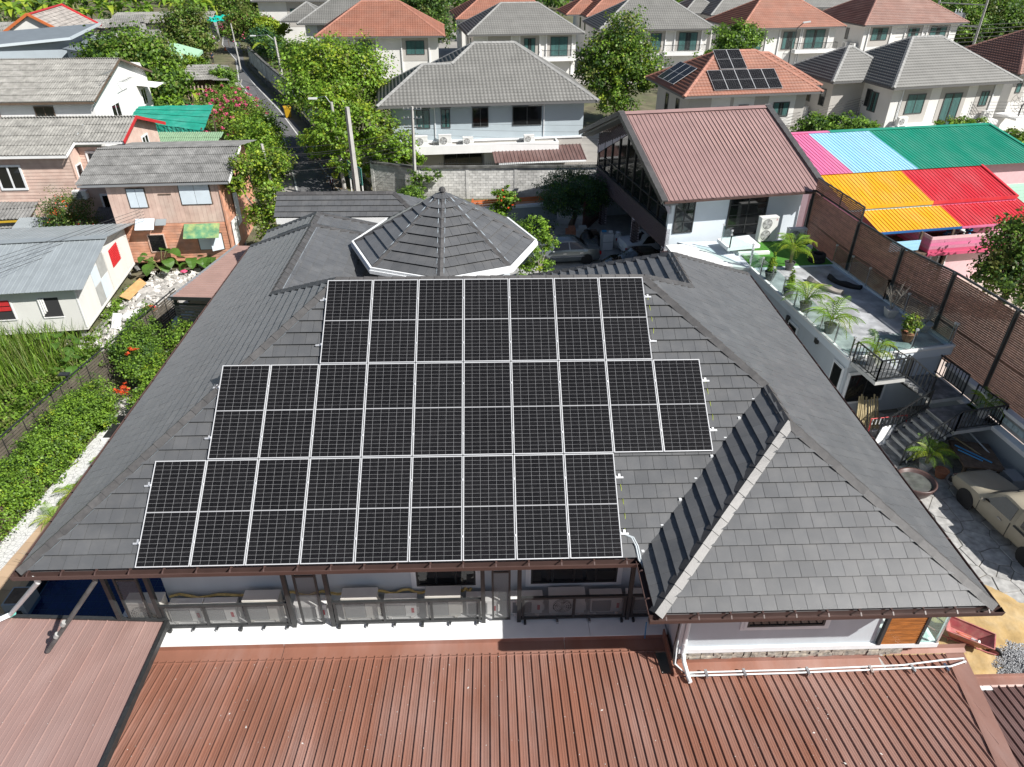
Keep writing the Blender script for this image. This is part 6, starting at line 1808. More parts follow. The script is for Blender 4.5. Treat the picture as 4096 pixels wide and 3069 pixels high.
def pick_extra(t, at, b):
 for s in (-1, 1):
  obj('side_stripe', MB().box(-2.3, -.008, -.03, -.55, .008, .03, M=Matrix.Translation((0, s*.838, .98))), M['rim'], t, False)
  obj('door_seam', MB().box(-.42, -.006, .36, -.40, .006, .95, M=Matrix.Translation((0, s*.832, 0))), M['rim'], t, False)
  obj('door_seam', MB().box(.92, -.006, .36, .94, .006, .9, M=Matrix.Translation((0, s*.832, 0))), M['rim'], t, False)
  obj('canopy_window', MB().extr([(-2.2, s*.80, 1.10), (-.75, s*.80, 1.10), (-.75, s*.735, 1.52), (-2.2, s*.735, 1.52)], (0, s*.01, 0)), M['dkglass'], t, False)
 obj('canopy_roof', MB().box(-2.4, -.66, 1.735, -.6, .66, 1.77), M['silver'], t, False)
 obj('bumper', MB().box(2.36, -.76, .36, 2.5, .76, .56), M['rim'], t, False)
car('pickup_truck', 'dusty khaki pickup truck with a canopy, parked on the paving by the stairs', (25.55, 6.55, 0), R(97), pick, M['khaki'], [(-.36, .82, -.30, .30)], [(.36, .96, .1, .05)], [(-1.42, .34), (1.48, .34)], 4.9, 'pickup truck', pick_extra)

# ------------------------------------------------------------------ the housing estate behind
M['tile_grey'] = mat('grey_roof_tile', (0.148, 0.147, 0.138), rough=.6, var=.10, scale=.8, island=.06, col2=(.19, .187, .177), fac2=.4, scale2=.5)
M['tile_red'] = mat('terracotta_roof_tile', (0.26, 0.105, 0.066), rough=.65, var=.12, scale=.8, island=.08, col2=(.28, .15, .11), fac2=.5, scale2=.5)
M['tile_brown'] = mat('red_brown_roof_tile', (0.20, 0.098, 0.074), rough=.6, var=.12, scale=.8, island=.08, col2=(.27, .17, .14), fac2=.5, scale2=.5)
M['cap_grey'] = mat('grey_ridge_tile', (0.27, 0.27, 0.26), rough=.6, objvar=.1); M['cap_red'] = mat('terracotta_ridge_tile', (0.37, 0.17, 0.12), rough=.6, objvar=.12)
M['cap_brown'] = mat('brown_ridge_tile', (0.28, 0.15, 0.12), rough=.6, objvar=.12)
M['greige'] = mat('greige_wall', (0.43, 0.41, 0.38), rough=.8, var=.04, scale=.8)
M['offwhite'] = mat('off_white_wall', (0.70, 0.69, 0.66), rough=.8, var=.05, scale=.7, col2=(.58, .57, .54), fac2=.3, scale2=.6)
M['bluewall'] = mat('powder_blue_wall', (0.40, 0.465, 0.50), rough=.8, var=.04, scale=.6, col2=(.36, .41, .44), fac2=.4, scale2=.4)
M['teal_curtain'] = mat('teal_curtain', (0.075, 0.15, 0.15), rough=.8, var=.1, scale=3, island=.25)
M['dark_frame'] = mat('dark_window_frame', (0.07, 0.075, 0.075), rough=.5)
M['fascia_dark'] = mat('dark_fascia', (0.12, 0.12, 0.12), rough=.6)

def wavy_slope(pts3, tw, row, seg, hw, step):
 """Roman tiles on a convex roof face: returns vertex and quad arrays."""
 A, B = V(pts3[0]), V(pts3[1])
 sl = Slope(A, B, pts3[2])
 poly = [sl.uv(p) for p in pts3]
 vmax = max(p[1] for p in poly); umin = min(p[0] for p in poly); umax = max(p[0] for p in poly)
 def rng(v):
  xs = []
  for i in range(len(poly)):
   (x0, y0), (x1, y1) = poly[i], poly[(i+1) % len(poly)]
   if abs(y1-y0) < 1e-6: continue
   t = (v-y0)/(y1-y0)
   if -1e-6 <= t <= 1+1e-6: xs.append(x0+t*(x1-x0))
  return (min(xs), max(xs)) if xs else (0, 0)
 nu = int(math.ceil((umax-umin)/tw))*seg
 u = umin + np.arange(nu+1)*(tw/seg)
 ph = (np.arange(nu+1) % seg)/seg
 prof = hw*np.clip(np.sin(ph*2*PI)*.75+.35, 0, 1)
 o = np.array(sl.o); eu = np.array(sl.eu); ev = np.array(sl.ev); n = np.array(sl.n)
 vs = []; fs = []; base = 0; nr = int(math.ceil(vmax/row))
 for r in range(nr):
  v0, v1 = r*row, min(vmax, (r+1)*row)
  a0, b0 = rng(v0+1e-5); a1, b1 = rng(v1-1e-5)
  ua = np.clip(u, a0, b0); ub = np.clip(u, a1, b1)
  L0 = o + ua[:, None]*eu + (v0-.01)*ev + (prof+step)[:, None]*n
  L1 = o + ub[:, None]*eu + v1*ev + prof[:, None]*n
  L2 = o + ua[:, None]*eu + (v0-.01)*ev + (prof*.6-.01)[:, None]*n
  vs += [L2, L0, L1]; m = nu+1
  i = np.arange(nu)
  keep = ((ua[1:]-ua[:-1]) + (ub[1:]-ub[:-1])) > 1e-5
  i = i[keep]
  fs.append(np.stack([base+i, base+i+1, base+m+i+1, base+m+i], 1)); fs.append(np.stack([base+m+i, base+m+i+1, base+2*m+i+1, base+2*m+i], 1))
  base += 3*m
 return np.concatenate(vs), np.concatenate(fs), sl

def roof_faces(parent, faces, color, tw=.30, row=.34, seg=3, hw=.045, step=.035, caps=(), capL=.40):
 vs, fs, off, sls = [], [], 0, []
 for q in faces:
  v, f, sl = wavy_slope(q, tw, row, seg, hw, step); vs.append(v); fs.append(f+off); off += len(v); sls.append(sl)
 o = link('roof_tile', np_mesh('roof_tile', np.concatenate(vs), np.concatenate(fs), M['tile_'+color]), parent)
 kind(o, 'stuff')
 for p, q, i, j in caps:
  ridge_caps(parent, p, q, sls[i].n, sls[j].n, M['cap_'+color], L=capL, w=.17, lift=.07)
 return sls

def hip_roof(parent, P, x0, y0, w, d, z, color, pitch=31, capL=.42, **kw):
 t = math.tan(R(pitch)); h = min(w, d)/2
 if w >= d: r0, r1 = P(x0+h, y0+h, z+h*t), P(x0+w-h, y0+h, z+h*t)
 else: r0, r1 = P(x0+h, y0+h, z+h*t), P(x0+h, y0+d-h, z+h*t)
 a, b, c, e = P(x0, y0, z), P(x0+w, y0, z), P(x0+w, y0+d, z), P(x0, y0+d, z)
 if w >= d:
  if (r1-r0).length < .05: r1 = r0+ (b-a).normalized()*.05
  faces = [[a, b, r1, r0], [b, c, r1], [c, e, r0, r1], [e, a, r0]]
  caps = [(a, r0, 0, 3), (b, r1, 0, 1), (c, r1, 1, 2), (e, r0, 2, 3), (r0, r1, 0, 2)]
 else:
  faces = [[a, b, r0], [b, c, r1, r0], [c, e, r1], [e, a, r0, r1]]
  caps = [(a, r0, 0, 3), (b, r0, 0, 1), (c, r1, 1, 2), (e, r1, 2, 3), (r0, r1, 1, 3)]
 roof_faces(parent, faces, color, caps=caps, capL=capL, **kw)
 fb = MB()
 for p, q in ((a, b), (b, c), (c, e), (e, a)):
  fb.beam(p-V(0, 0, .10), q-V(0, 0, .10), .06, .17)
 obj('fascia', fb, M['fascia_dark'], parent)
 i = .05
 obj('soffit', MB().poly([P(x0+i, y0+i, z-.14), P(x0+w-i, y0+i, z-.14), P(x0+w-i, y0+d-i, z-.14), P(x0+i, y0+d-i, z-.14)]), M['white'], parent)

def estate_house(label, fl, fr, depth, color, z=5.8, wins=(), wall='offwhite', balcony=None, panels=(), side=None, pitch=31, piers=True, inset=.9, name='hip_roof_house', group='two storey houses of the estate', wing=None, side_wins=True, front2='greige'):
 fl, fr = V(fl[0], fl[1], 0), V(fr[0], fr[1], 0)
 w = (fr-fl).length; ang = math.degrees(math.atan2(fr.y-fl.y, fr.x-fl.x))
 P, ex, ey = frame(fl, ang)
 t = thing(name, label, 'house', P(w/2, depth/2), 0, group)
 hip_roof(t, P, 0, 0, w, depth, z, color, pitch)
 b = MB(); i = inset
 b.extr([P(i, i, 0), P(w-i, i, 0), P(w-i, depth-i, 0), P(i, depth-i, 0)], V(0, 0, z-.1))
 obj('wall', b, M[wall], t)
 for (u, z0, ww, hh, st) in wins:
  obj('wall_panel', MB().extr([P(u-.5, i-.03, z0-.75 if st == 'w' else z0-.2), P(u+ww+.5, i-.03, z0-.75 if st == 'w' else z0-.2), P(u+ww+.5, i-.03, z-.15), P(u-.5, i-.03, z-.15)], ey*.028), M[front2], t)
  window(t, P(u, i-.035, z0), ex, -ey, ww, hh, frame='dark_frame', cols=2 if ww > .9 else 1, fw=.07, depth=.05, curtain='teal_curtain')
  if piers:
   for uu in (u-.62, u+ww+.5): obj('pier', MB().extr([P(uu, i-.16, 0), P(uu+.14, i-.16, 0), P(uu+.14, i-.16, z-.15), P(uu, i-.16, z-.15)], ey*.155), M['whitewall'], t)
 if side_wins:
  for y in (depth*.35, depth*.62):
   window(t, P(i, y+.4, 3.5), -ey, -ex, .7, 1.5, frame='dark_frame', cols=1, fw=.07)
   window(t, P(w-i, y-.4, 3.5), ey, ex, .7, 1.5, frame='dark_frame', cols=1, fw=.07)
 if balcony:
  u0, u1 = balcony
  o = obj('balcony', MB().extr([P(u0, i-1.1, 2.55), P(u1, i-1.1, 2.55), P(u1, i-.2, 2.55), P(u0, i-.2, 2.55)], V(0, 0, .45)), M['whitewall'], t)
  rl = MB(); n = int((u1-u0)/.14)
  rl.beam(P(u0, i-1.05, 3.85), P(u1, i-1.05, 3.85), .05, .05); rl.beam(P(u0, i-1.05, 3.85), P(u0, i-.2, 3.85), .05, .05); rl.beam(P(u1, i-1.05, 3.85), P(u1, i-.2, 3.85), .05, .05)
  for k in range(n+1): rl.beam(P(u0+(u1-u0)*k/n, i-1.05, 3.0), P(u0+(u1-u0)*k/n, i-1.05, 3.85), .025, .025)
  obj('balcony_rail', rl, M['black'], o)
 return t, P, ex, ey, w

# the blue grey house just behind the block wall
fl, fr = V(-.9, 46.9, 0), V(16.5, 49.0, 0)
P, ex, ey = frame(fl, math.degrees(math.atan2(2.1, 17.4)))
G0 = thing('hip_roof_house', 'blue grey house with a big grey tiled roof directly behind the grey block wall', 'house', P(9, 6), 0, None)
z = 5.75; W0, D0, xo, dw = 17.5, 11.8, 2.3, 7.7; t_ = math.tan(R(31)); hm, hw_ = D0/2, dw/2
a, b, c, e = P(xo, 0, z), P(W0, 0, z), P(W0, D0, z), P(xo, D0, z)
r0, r1 = P(xo+hm, hm, z+hm*t_), P(W0-hm, hm, z+hm*t_)
wa, wr0, wj, wb, wc = P(0, 0, z), P(hw_, hw_, z+hw_*t_), P(xo+hw_, hw_, z+hw_*t_), P(0, dw, z), P(xo, dw, z)
faces = [[wa, b, r1, r0, wj, wr0], [b, c, r1], [c, e, r0, r1], [e, wc, wj, r0], [wb, wa, wr0], [wc, wb, wr0, wj]]
roof_faces(G0, faces, 'grey', caps=[(wa, wr0, 0, 4), (wr0, wj, 0, 5), (wj, r0, 0, 3), (r0, r1, 0, 2), (b, r1, 0, 1), (c, r1, 1, 2), (e, r0, 2, 3), (wb, wr0, 4, 5)], seg=4, capL=.36)
fb = MB()
for p, q in ((wa, b), (b, c), (c, e), (wb, wa), (wc, wb)): fb.beam(p-V(0, 0, .11), q-V(0, 0, .11), .06, .18)
obj('fascia', fb, M['fascia_dark'], G0)
obj('soffit', MB().poly([P(.1, .1, z-.16), P(W0-.1, .1, z-.16), P(W0-.1, D0-.1, z-.16), P(xo+.1, D0-.1, z-.16), P(xo+.1, dw-.1, z-.16), P(.1, dw-.1, z-.16)]), M['white'], G0)
obj('wall', MB().extr([P(1.0, 1.0, 2.75), P(16.6, 1.0, 2.75), P(16.6, 10.9, 2.75), P(3.2, 10.9, 2.75), P(3.2, 6.8, 2.75), P(1.0, 6.8, 2.75)], V(0, 0, 2.95)), M['bluewall'], G0)
obj('lower_wall', MB().extr([P(1.0, 1.02, 0), P(16.6, 1.02, 0), P(16.6, 10.9, 0), P(3.2, 10.9, 0), P(3.2, 6.8, 0), P(1.0, 6.8, 0)], V(0, 0, 2.74)), M['greige'], G0)
obj('string_course', MB().extr([P(.95, .93, 2.66), P(16.65, .93, 2.66), P(16.65, .93, 2.80), P(.95, .93, 2.80)], ey*.069), M['white'], G0)
for u, ww, hh in ((3.0, 1.05, 1.45), (4.95, .72, 1.45), (7.45, 1.3, 1.5), (10.7, 2.4, 1.5)):
 window(G0, P(u, .995, 3.75), ex, -ey, ww, hh, frame='dark_frame', cols=2 if ww > .8 else 1, fw=.06, curtain='teal_curtain' if u < 7 else None, sill=.22)
for u in (4.45, 13.3): obj('drainpipe', MB().beam(P(u, .95, 2.9), P(u, .95, 5.3), .08, .08).beam(P(u, .95, 5.3), P(u-1.3, .95, 5.3), .07, .07), M['white'], G0)
led = obj('ledge', MB().extr([P(2.5, .0, 1.95), P(14.4, .0, 1.95), P(14.4, .99, 1.95), P(2.5, .99, 1.95)], V(0, 0, .12)).extr([P(2.5, -.02, 1.95), P(14.4, -.02, 1.95), P(14.4, -.02, 2.62), P(2.5, -.02, 2.62)], ey*.12).extr([P(2.5, .11, 1.95), P(2.62, .11, 1.95), P(2.62, .98, 1.95), P(2.5, .98, 1.95)], V(0, 0, .67)).extr([P(14.28, .11, 1.95), P(14.4, .11, 1.95), P(14.4, .98, 1.95), P(14.28, .98, 1.95)], V(0, 0, .67)), M['whitewall'], G0)
obj('ledge_deck', MB().extr([P(2.63, .11, 2.4), P(14.27, .11, 2.4), P(14.27, .98, 2.4), P(2.63, .98, 2.4)], V(0, 0, .06)), M['whitewall'], G0)
for u, ww, hh, lb in ((3.25, 1.0, .85, 'leftmost white air conditioner on the ledge of the blue grey house'), (5.15, 1.0, .88, 'second white air conditioner on the ledge of the blue grey house, beside the white drainpipe'),
      (7.0, .82, .65, 'third white air conditioner from the left on the ledge of the blue grey house'), (12.0, .82, .66, 'lone white air conditioner at the right of the ledge on the blue grey house')):
 ac_unit('air_conditioner', lb, P(u, .5, 2.46), math.atan2(ex.y, ex.x), ww, hh, .34, True, badge=False)
me = sheet_mesh('roof_sheet', .3, .05, M['dark_roof'], 0, .12)
sheets(G0, me, P(8.9, -1.7, 1.55), ex, P(8.9, .7, 2.2)-P(8.9, -1.7, 1.55), .3, 25, (0, 2.45), name='canopy_sheet')
obj('canopy_gutter', MB().beam(P(9.2, -1.8, 1.5), P(16.3, -1.8, 1.5), .12, .1), M['white'], G0)
for u, ww in ((5.0, 3.2), (9.6, 2.0)):
 window(G0, P(u, 1.0, .2), ex, -ey, ww, 1.8, frame='dark_frame', cols=3, fw=.07, sill=.3)
obj('pilaster', MB().extr([P(8.35, .85, 0), P(9.3, .85, 0), P(9.3, .85, 1.94), P(8.35, .85, 1.94)], ey*.16), M['whitewall'], G0)

W1 = [(2.0, 3.3, 1.1, 2.1, 'd'), (5.6, 3.0, 2.4, 2.3, 'd')]
H = {}
H['H3'] = estate_house('grey roofed house with teal curtains and black balcony rail, left of the tall light tree', (5.2, 87.4), (20.2, 89.6), 10.2, 'grey', wins=[(3.2, 3.9, 2.0, 1.0, 'w'), (7.4, 3.0, 1.5, 2.2, 'd'), (10.9, 3.0, 2.3, 2.3, 'd')], balcony=(9.7, 14.3))
H['H1'] = estate_house('orange roofed house with white piers and teal curtains behind the lane side tree', (-13.4, 85.6), (2.5, 86.6), 11.2, 'red', wins=[(5.2, 3.0, 1.6, 2.3, 'd'), (11.0, 3.6, 2.3, 1.6, 'w')])
H['H5'] = estate_house('grey roofed house with dark sliding doors, right of the tall light green tree', (22.4, 92.6), (38.5, 94.0), 10.4, 'grey', wins=[(7.4, 3.0, 1.5, 2.2, 'd'), (11.3, 3.0, 2.6, 2.3, 'd')], balcony=(9.2, 14.9))
H['H6'] = estate_house('red roofed house with a balcony behind the small solar roof, beside the street lamp', (41.6, 93.6), (57.2, 96.6), 10.6, 'red', wins=[(1.6, 3.1, 2.3, 2.0, 'd'), (7.0, 3.0, 2.0, 2.2, 'd'), (10.4, 3.0, 3.0, 2.4, 'd')], balcony=(8.6, 15.0))
H['H7'] = estate_house('red brown roofed house with white piers at the top right of the estate', (60.2, 97.6), (77.3, 101.5), 12.6, 'brown', wins=[(2.2, 3.7, 2.6, 1.6, 'w'), (8.3, 3.0, 1.8, 2.2, 'd'), (12.0, 3.0, 2.8, 2.3, 'd')])
H['H2'] = estate_house('grey roofed house at the far left of the estate, partly behind the orange roof', (-18.4, 99.0), (-3.0, 99.8), 11, 'grey', wins=[(3.0, 3.4, 1.6, 1.6, 'w')], wall='offwhite')
H['H2'][0]
hip_roof(H['H2'][0], frame((-21.6, 102.4, 0), 3)[0], 0, 0, 7, 7, 5.75, 'grey')
H['H4'] = estate_house('red roofed house between two trees at the top centre of the picture', (3.2, 104.2), (18.5, 106.0), 11, 'red', wins=[(3.0, 3.4, 1.6, 1.6, 'w')])
H['H4b'] = estate_house('red roofed house with a stepped left hip behind the tall light green tree', (22.6, 108.0), (39, 110), 11.5, 'red', wins=[(3.0, 3.4, 1.6, 1.6, 'w')], wall='offwhite')
hip_roof(H['H4b'][0], frame((19.9, 111.2, 0), 6)[0], 0, 0, 7, 7.5, 5.75, 'red')
H['H11'] = estate_house('grey roofed house behind the red roofed house with the balcony', (42.0, 110.2), (58.5, 112.6), 11.5, 'grey', wins=[(3.0, 3.4, 1.6, 1.6, 'w')])
hip_roof(H['H11'][0], frame((38.5, 113.2, 0), 8)[0], 0, 0, 7, 7.5, 5.75, 'grey')
H['H12'] = estate_house('grey roofed house at the top edge between two red roofed houses', (60, 122), (76, 124), 11.5, 'grey', wins=[(3.0, 3.4, 1.6, 1.6, 'w')])
H['H13'] = estate_house('white house with teal curtains at the top edge behind the far left grey roof', (-31.0, 122.5), (-15, 123.4), 11, 'grey', z=6.6, wins=[(6.0, 3.4, 1.8, 2.0, 'w'), (10.0, 3.4, 2.2, 2.0, 'w')], piers=False)
H['H14'] = estate_house('far grey roofed house at the top edge above the light green tree', (24, 128), (40, 129.5), 11, 'grey', wins=[(3.0, 3.4, 1.6, 1.6, 'w')])

# grey roofed house on the right with a small wing
t, P, ex, ey, w = estate_house('grey roofed white house with a small left wing behind the rainbow roofs', (42.6, 53.4), (56.0, 56.6), 10.6, 'grey', wins=[(2.6, 3.3, 1.9, 1.7, 'w'), (6.6, 1.6, 1.9, 3.3, 'd'), (10.6, 3.6, .9, 1.3, 'w')], wall='offwhite', piers=False)
hip_roof(t, P, -3.3, 3.8, 8.0, 7.6, 5.78, 'grey')
obj('wall', MB().extr([P(-2.4, 4.7, 0), P(.95, 4.7, 0), P(.95, 10.5, 0), P(-2.4, 10.5, 0)], V(0, 0, 5.6)), M['greige'], t)
window(t, P(-2.4, 8.6, 3.3), -ey, -ex, 1.0, 1.6, frame='dark_frame', cols=1, fw=.07); window(t, P(-2.4, 6.3, 3.3), -ey, -ex, .8, 1.5, frame='dark_frame', cols=1, fw=.07)
window(t, P(.9, 3.6, 3.2), -ey, -ex, 1.1, 1.7, frame='dark_frame', cols=2, fw=.07, curtain='teal_curtain')
obj('ledge', MB().extr([P(1.4, -.2, 1.9), P(5.8, -.2, 1.9), P(5.8, .88, 1.9), P(1.4, .88, 1.9)], V(0, 0, .5)), M['whitewall'], t)
obj('ledge', MB().extr([P(10.6, .2, 2.0), P(12.9, .2, 2.0), P(12.9, .88, 2.0), P(10.6, .88, 2.0)], V(0, 0, .4)), M['whitewall'], t)
obj('parapet', MB().extr([P(-1.2, 2.6, 1.6), P(.9, 2.6, 1.6), P(.9, 4.6, 1.6), P(-1.2, 4.6, 1.6)], V(0, 0, .9)), M['whitewall'], t)
obj('ledge', MB().extr([P(-3.6, 4.9, 1.9), P(-2.42, 4.9, 1.9), P(-2.42, 9.0, 1.9), P(-3.6, 9.0, 1.9)], V(0, 0, .25)), M['whitewall'], t)
obj('drainpipe', MB().beam(P(1.9, .8, 2.3), P(1.9, .8, 5.4), .08, .08).beam(P(11.9, .8, 2.3), P(11.9, .8, 5.4), .08, .08), M['white'], t)
for p, r_, lb in ((P(2.2, .35, 2.4), 0, 'white air conditioner on the front ledge of the white house behind the rainbow roofs'), (P(11.6, .5, 2.4), 0, 'white air conditioner on the right hand ledge of the white house behind the rainbow roofs'),
     (P(-3.0, 7.6, 2.15), -70, 'white air conditioner on the side ledge of the small wing behind the rainbow roofs')):
 ac_unit('air_conditioner', lb, p, math.atan2(ex.y, ex.x)+R(r_), .95, .8, .35, True, badge=False)

# red roofed house with the small solar arrays
t, P, ex, ey, w = estate_house('red tiled house carrying eleven solar panels on two roof faces', (23.6, 50.0), (35.9, 52.0), 8.9, 'red', wins=[(3.4, 3.6, .7, 1.1, 'w'), (5.4, 3.9, .9, .9, 'w'), (8.6, 3.7, 1.5, 1.2, 'w')], wall='greige', piers=False, front2='offwhite')
hip_roof(t, P, 6.2, 3.3, 8.2, 7.4, 5.65, 'red')
obj('wall', MB().extr([P(11.5, 4.2, 0), P(13.5, 4.2, 0), P(13.5, 9.5, 0), P(11.5, 9.5, 0)], V(0, 0, 5.5)), M['offwhite'], t)
PS = panel_meshes(1.2, 2.32)
pit = R(31); Rx = Matrix(((ex.x, ey.x, 0), (ex.y, ey.y, 0), (0, 0, 1))).to_4x4() @ Matrix.Rotation(pit, 4, 'X')
def onroof(u, v, h=.16): return P(u, v*math.cos(pit), 5.8+v*math.sin(pit)) + (Rx.to_3x3() @ V(0, 0, h))
for i in range(5):
 lb = ('leftmost', 'second', 'middle', 'fourth', 'rightmost')[i]
 solar_panel(f'{lb} panel of the lower row of five solar panels on the red tiled house', Matrix.Translation(onroof(2.75+i*1.22, .42)) @ Rx, PS, 'solar panels on the red tiled house')
for i in range(2):
 solar_panel(f'{("left", "right")[i]} panel of the upper pair of solar panels on the red tiled house', Matrix.Translation(onroof(4.0+i*1.22, 2.85)) @ Rx, PS, 'solar panels on the red tiled house')
Rw = Matrix(((-ey.x, ex.x, 0), (-ey.y, ex.y, 0), (0, 0, 1))).to_4x4() @ Matrix.Rotation(pit, 4, 'X')
for i in range(3):
 yy = 6.9-i*1.22
 p = P(0, yy, 5.8)+ (Rw.to_3x3() @ V(0, .45, .16))
 solar_panel(f'{("far", "middle", "near")[i]} solar panel of the three on the left roof face of the red tiled house', Matrix.Translation(p) @ Rw, PS, 'solar panels on the red tiled house')
t, P, ex, ey, w = estate_house('brown roofed house cut off by the right edge, with a satellite dish', (57.9, 59.9), (72, 63.5), 10.5, 'brown', wins=[(1.2, 3.9, .6, .9, 'w')], wall='offwhite', piers=False)
D_ = thing('satellite_dish', 'large black mesh satellite dish on the house at the right edge', 'satellite dish', P(.2, -.9, 2.2))
dm = MB(); Mx = Matrix.Translation(P(.4, -1.1, 3.2)) @ Matrix.Rotation(R(55), 4, 'X') @ Matrix.Rotation(R(-15), 4, 'Y')
for q in (.35, .75, 1.1):
 zz = q*q*.28
 dm.lathe([(q, zz), (q+.025, zz), (q+.012, zz+.03), (q, zz)], 22, M=Mx)
for i in range(12):
 a = i*PI/6; pts = [Mx @ V(q*math.cos(a), q*math.sin(a), q*q*.28) for q in (.05, .4, .75, 1.1)]
 for k in range(3): dm.beam(pts[k], pts[k+1], .02, .02)
dm.beam(Mx @ V(0, 0, 0), Mx @ V(0, 0, .6), .06, .06)
for i in range(3): dm.beam(Mx @ V(.9*math.cos(i*2.1), .9*math.sin(i*2.1), .2), Mx @ V(0, 0, .6), .02, .02)
dm.beam(P(.4, -1.1, 2.2), Mx @ V(0, 0, 0), .08, .08)
obj('dish', dm, M['black'], D_)
obj('ledge', MB().extr([P(-.4, -1.7, 1.95), P(1.6, -1.7, 1.95), P(1.6, .85, 1.95), P(-.4, .85, 1.95)], V(0, 0, .2)), M['whitewall'], t)
# air conditioners on the side of the top right house
t7, P, ex, ey, w = H['H7']
obj('ledge', MB().extr([P(-.3, 1.2, 2.2), P(.88, 1.2, 2.2), P(.88, 4.4, 2.2), P(-.3, 4.4, 2.2)], V(0, 0, .25)), M['whitewall'], t7)
for k, lb in enumerate(('nearer', 'farther')):
 ac_unit('air_conditioner', f'{lb} grey air conditioner on the side of the red brown roofed house at top right', P(.3, 1.9+k*1.6, 2.45), math.atan2(ex.y, ex.x)-PI/2, .95, .85, .35, True, badge=False)

# ------------------------------------------------------------------ concrete block walls
M['block'] = mat('concrete_block', (0.56, 0.555, 0.53), rough=.9, var=.18, scale=3, col2=(0.20, 0.20, 0.19), fac2=.55, scale2=.6, island=.14, objvar=.14, bump=.3, bscale=20)
M['stain'] = mat('black_stained_concrete', (0.075, 0.075, 0.07), rough=.95, var=.4, scale=2, col2=(.2, .2, .19), fac2=.6, scale2=1.3)
def block_wall(name, label, pts, h, pil=3.0, base=0.0):
 t = thing(name, label, 'wall', pts[0])
 its = []
 for i in range(len(pts)-1):
  a, b = V(pts[i]), V(pts[i+1]); d = b-a; L = d.length; d.normalize(); n = V(-d.y, d.x, 0)
  n = n if n.dot(CAMPOS-a) > 0 else -n
  obj('wall_core', MB().extr([a-n*.09+V(0, 0, base), b-n*.09+V(0, 0, base), b-n*.09+V(0, 0, h-.1), a-n*.09+V(0, 0, h-.1)], n*.085), M['concrete'], t)
  rows = int((h-base-.1)/.195)
  for r in range(rows):
   u = -(.2 if r % 2 else 0)
   while u < L:
    u0, u1 = max(0, u), min(L, u+.383)
    if u1-u0 > .06:
     z = base+r*.195; j = random.uniform(-.004, .006)
     q = [a+d*u0+V(0, 0, z), a+d*u1+V(0, 0, z), a+d*u1+V(0, 0, z+.178), a+d*u0+V(0, 0, z+.178)]
     its.append(([p+n*(.018+j) for p in q]+[p-n*.01 for p in q], [[0, 1, 2, 3]]+[[m_, 4+m_, 4+(m_+1) % 4, (m_+1) % 4] for m_ in range(4)]))
    u += .40
  k = max(1, int(L/pil))
  for i2 in range(k+1):
   c = a+d*(L*i2/k)
   obj('pilaster', MB().extr([c-d*.12+V(0, 0, 0), c+d*.12, c+d*.12+V(0, 0, h-.08), c-d*.12+V(0, 0, h-.08)], n*.055), M['block'], t)
  obj('coping', MB().beam(a+V(0, 0, h-.03), b+V(0, 0, h-.03), .3, .14), M['stain'], t)
 pieces(t, 'block', its, M['block'], 300)
 return t
cw = block_wall('block_wall', 'grey concrete block wall with black stains in front of the blue grey house', [(-1.2, 43.6, 0), (2.4, 42.3, 0), (16.9, 42.4, 0), (20.5, 42.8, 0)], 2.45)
sk = MB()
for i in range(90):
 x = 4.0+i*.15; sk.beam((x, 42.45, 2.44), (x, 42.45, 2.75), .015, .015)
sk.beam((3.9, 42.45, 2.62), (17.4, 42.45, 2.62), .02, .02)
obj('spike_fence', sk, M['black'], cw)
block_wall('block_wall', 'long grey block wall running along the right side of the lane', [(-1.3, 44.0, 0), (-6.9, 57.2, 0), (-13.8, 73.4, 0), (-20.6, 88.2, 0), (-26.6, 102.0, 0)], 2.55, 3.2, .5)
bm2 = MB()
for a, b in (((-1.6, 43.9, .25), (-7.2, 57.1, .25)), ((-7.2, 57.1, .25), (-14.1, 73.3, .25)), ((-14.1, 73.3, .25), (-20.9, 88.1, .25)), ((-20.9, 88.1, .25), (-26.9, 101.9, .25))): bm2.beam(a, b, .22, .5)
tag(obj('wall_plinth', bm2, M['stain']), 'dark stained concrete plinth at the foot of the long lane wall', 'plinth')

# ------------------------------------------------------------------ vegetation
def leafmat(name, col, trans=.4, col2=None):
 return mat(name, col, rough=.5, var=.15, scale=1.5, island=.35, trans=trans, spec=.4, col2=col2, fac2=.5 if col2 else 0, scale2=.9)
LG = leafmat('lime_leaf', (0.21, 0.36, 0.038)); MG = leafmat('mid_green_leaf', (0.13, 0.235, 0.032)); DG = leafmat('dark_green_leaf', (0.06, 0.125, 0.03))
YG = leafmat('yellow_green_leaf', (0.32, 0.41, 0.038)); OL = leafmat('olive_leaf', (0.18, 0.21, 0.055)); BG = leafmat('blue_green_leaf', (0.06, 0.145, 0.075), .3)
PINK = leafmat('pink_petal', (0.62, 0.12, 0.22), .3); MAG = leafmat('magenta_petal', (.5, .01, .12), .3); ORG = leafmat('orange_petal', (.65, .10, .03), .3); DRY = leafmat('dry_leaf', (.28, .18, .07), .2)
M['bark'] = mat('bark', (.13, .10, .075), rough=.9, var=.3, scale=6, bump=.5, bscale=15); M['palebark'] = mat('pale_bark', (.30, .27, .23), rough=.9, var=.2, scale=6)

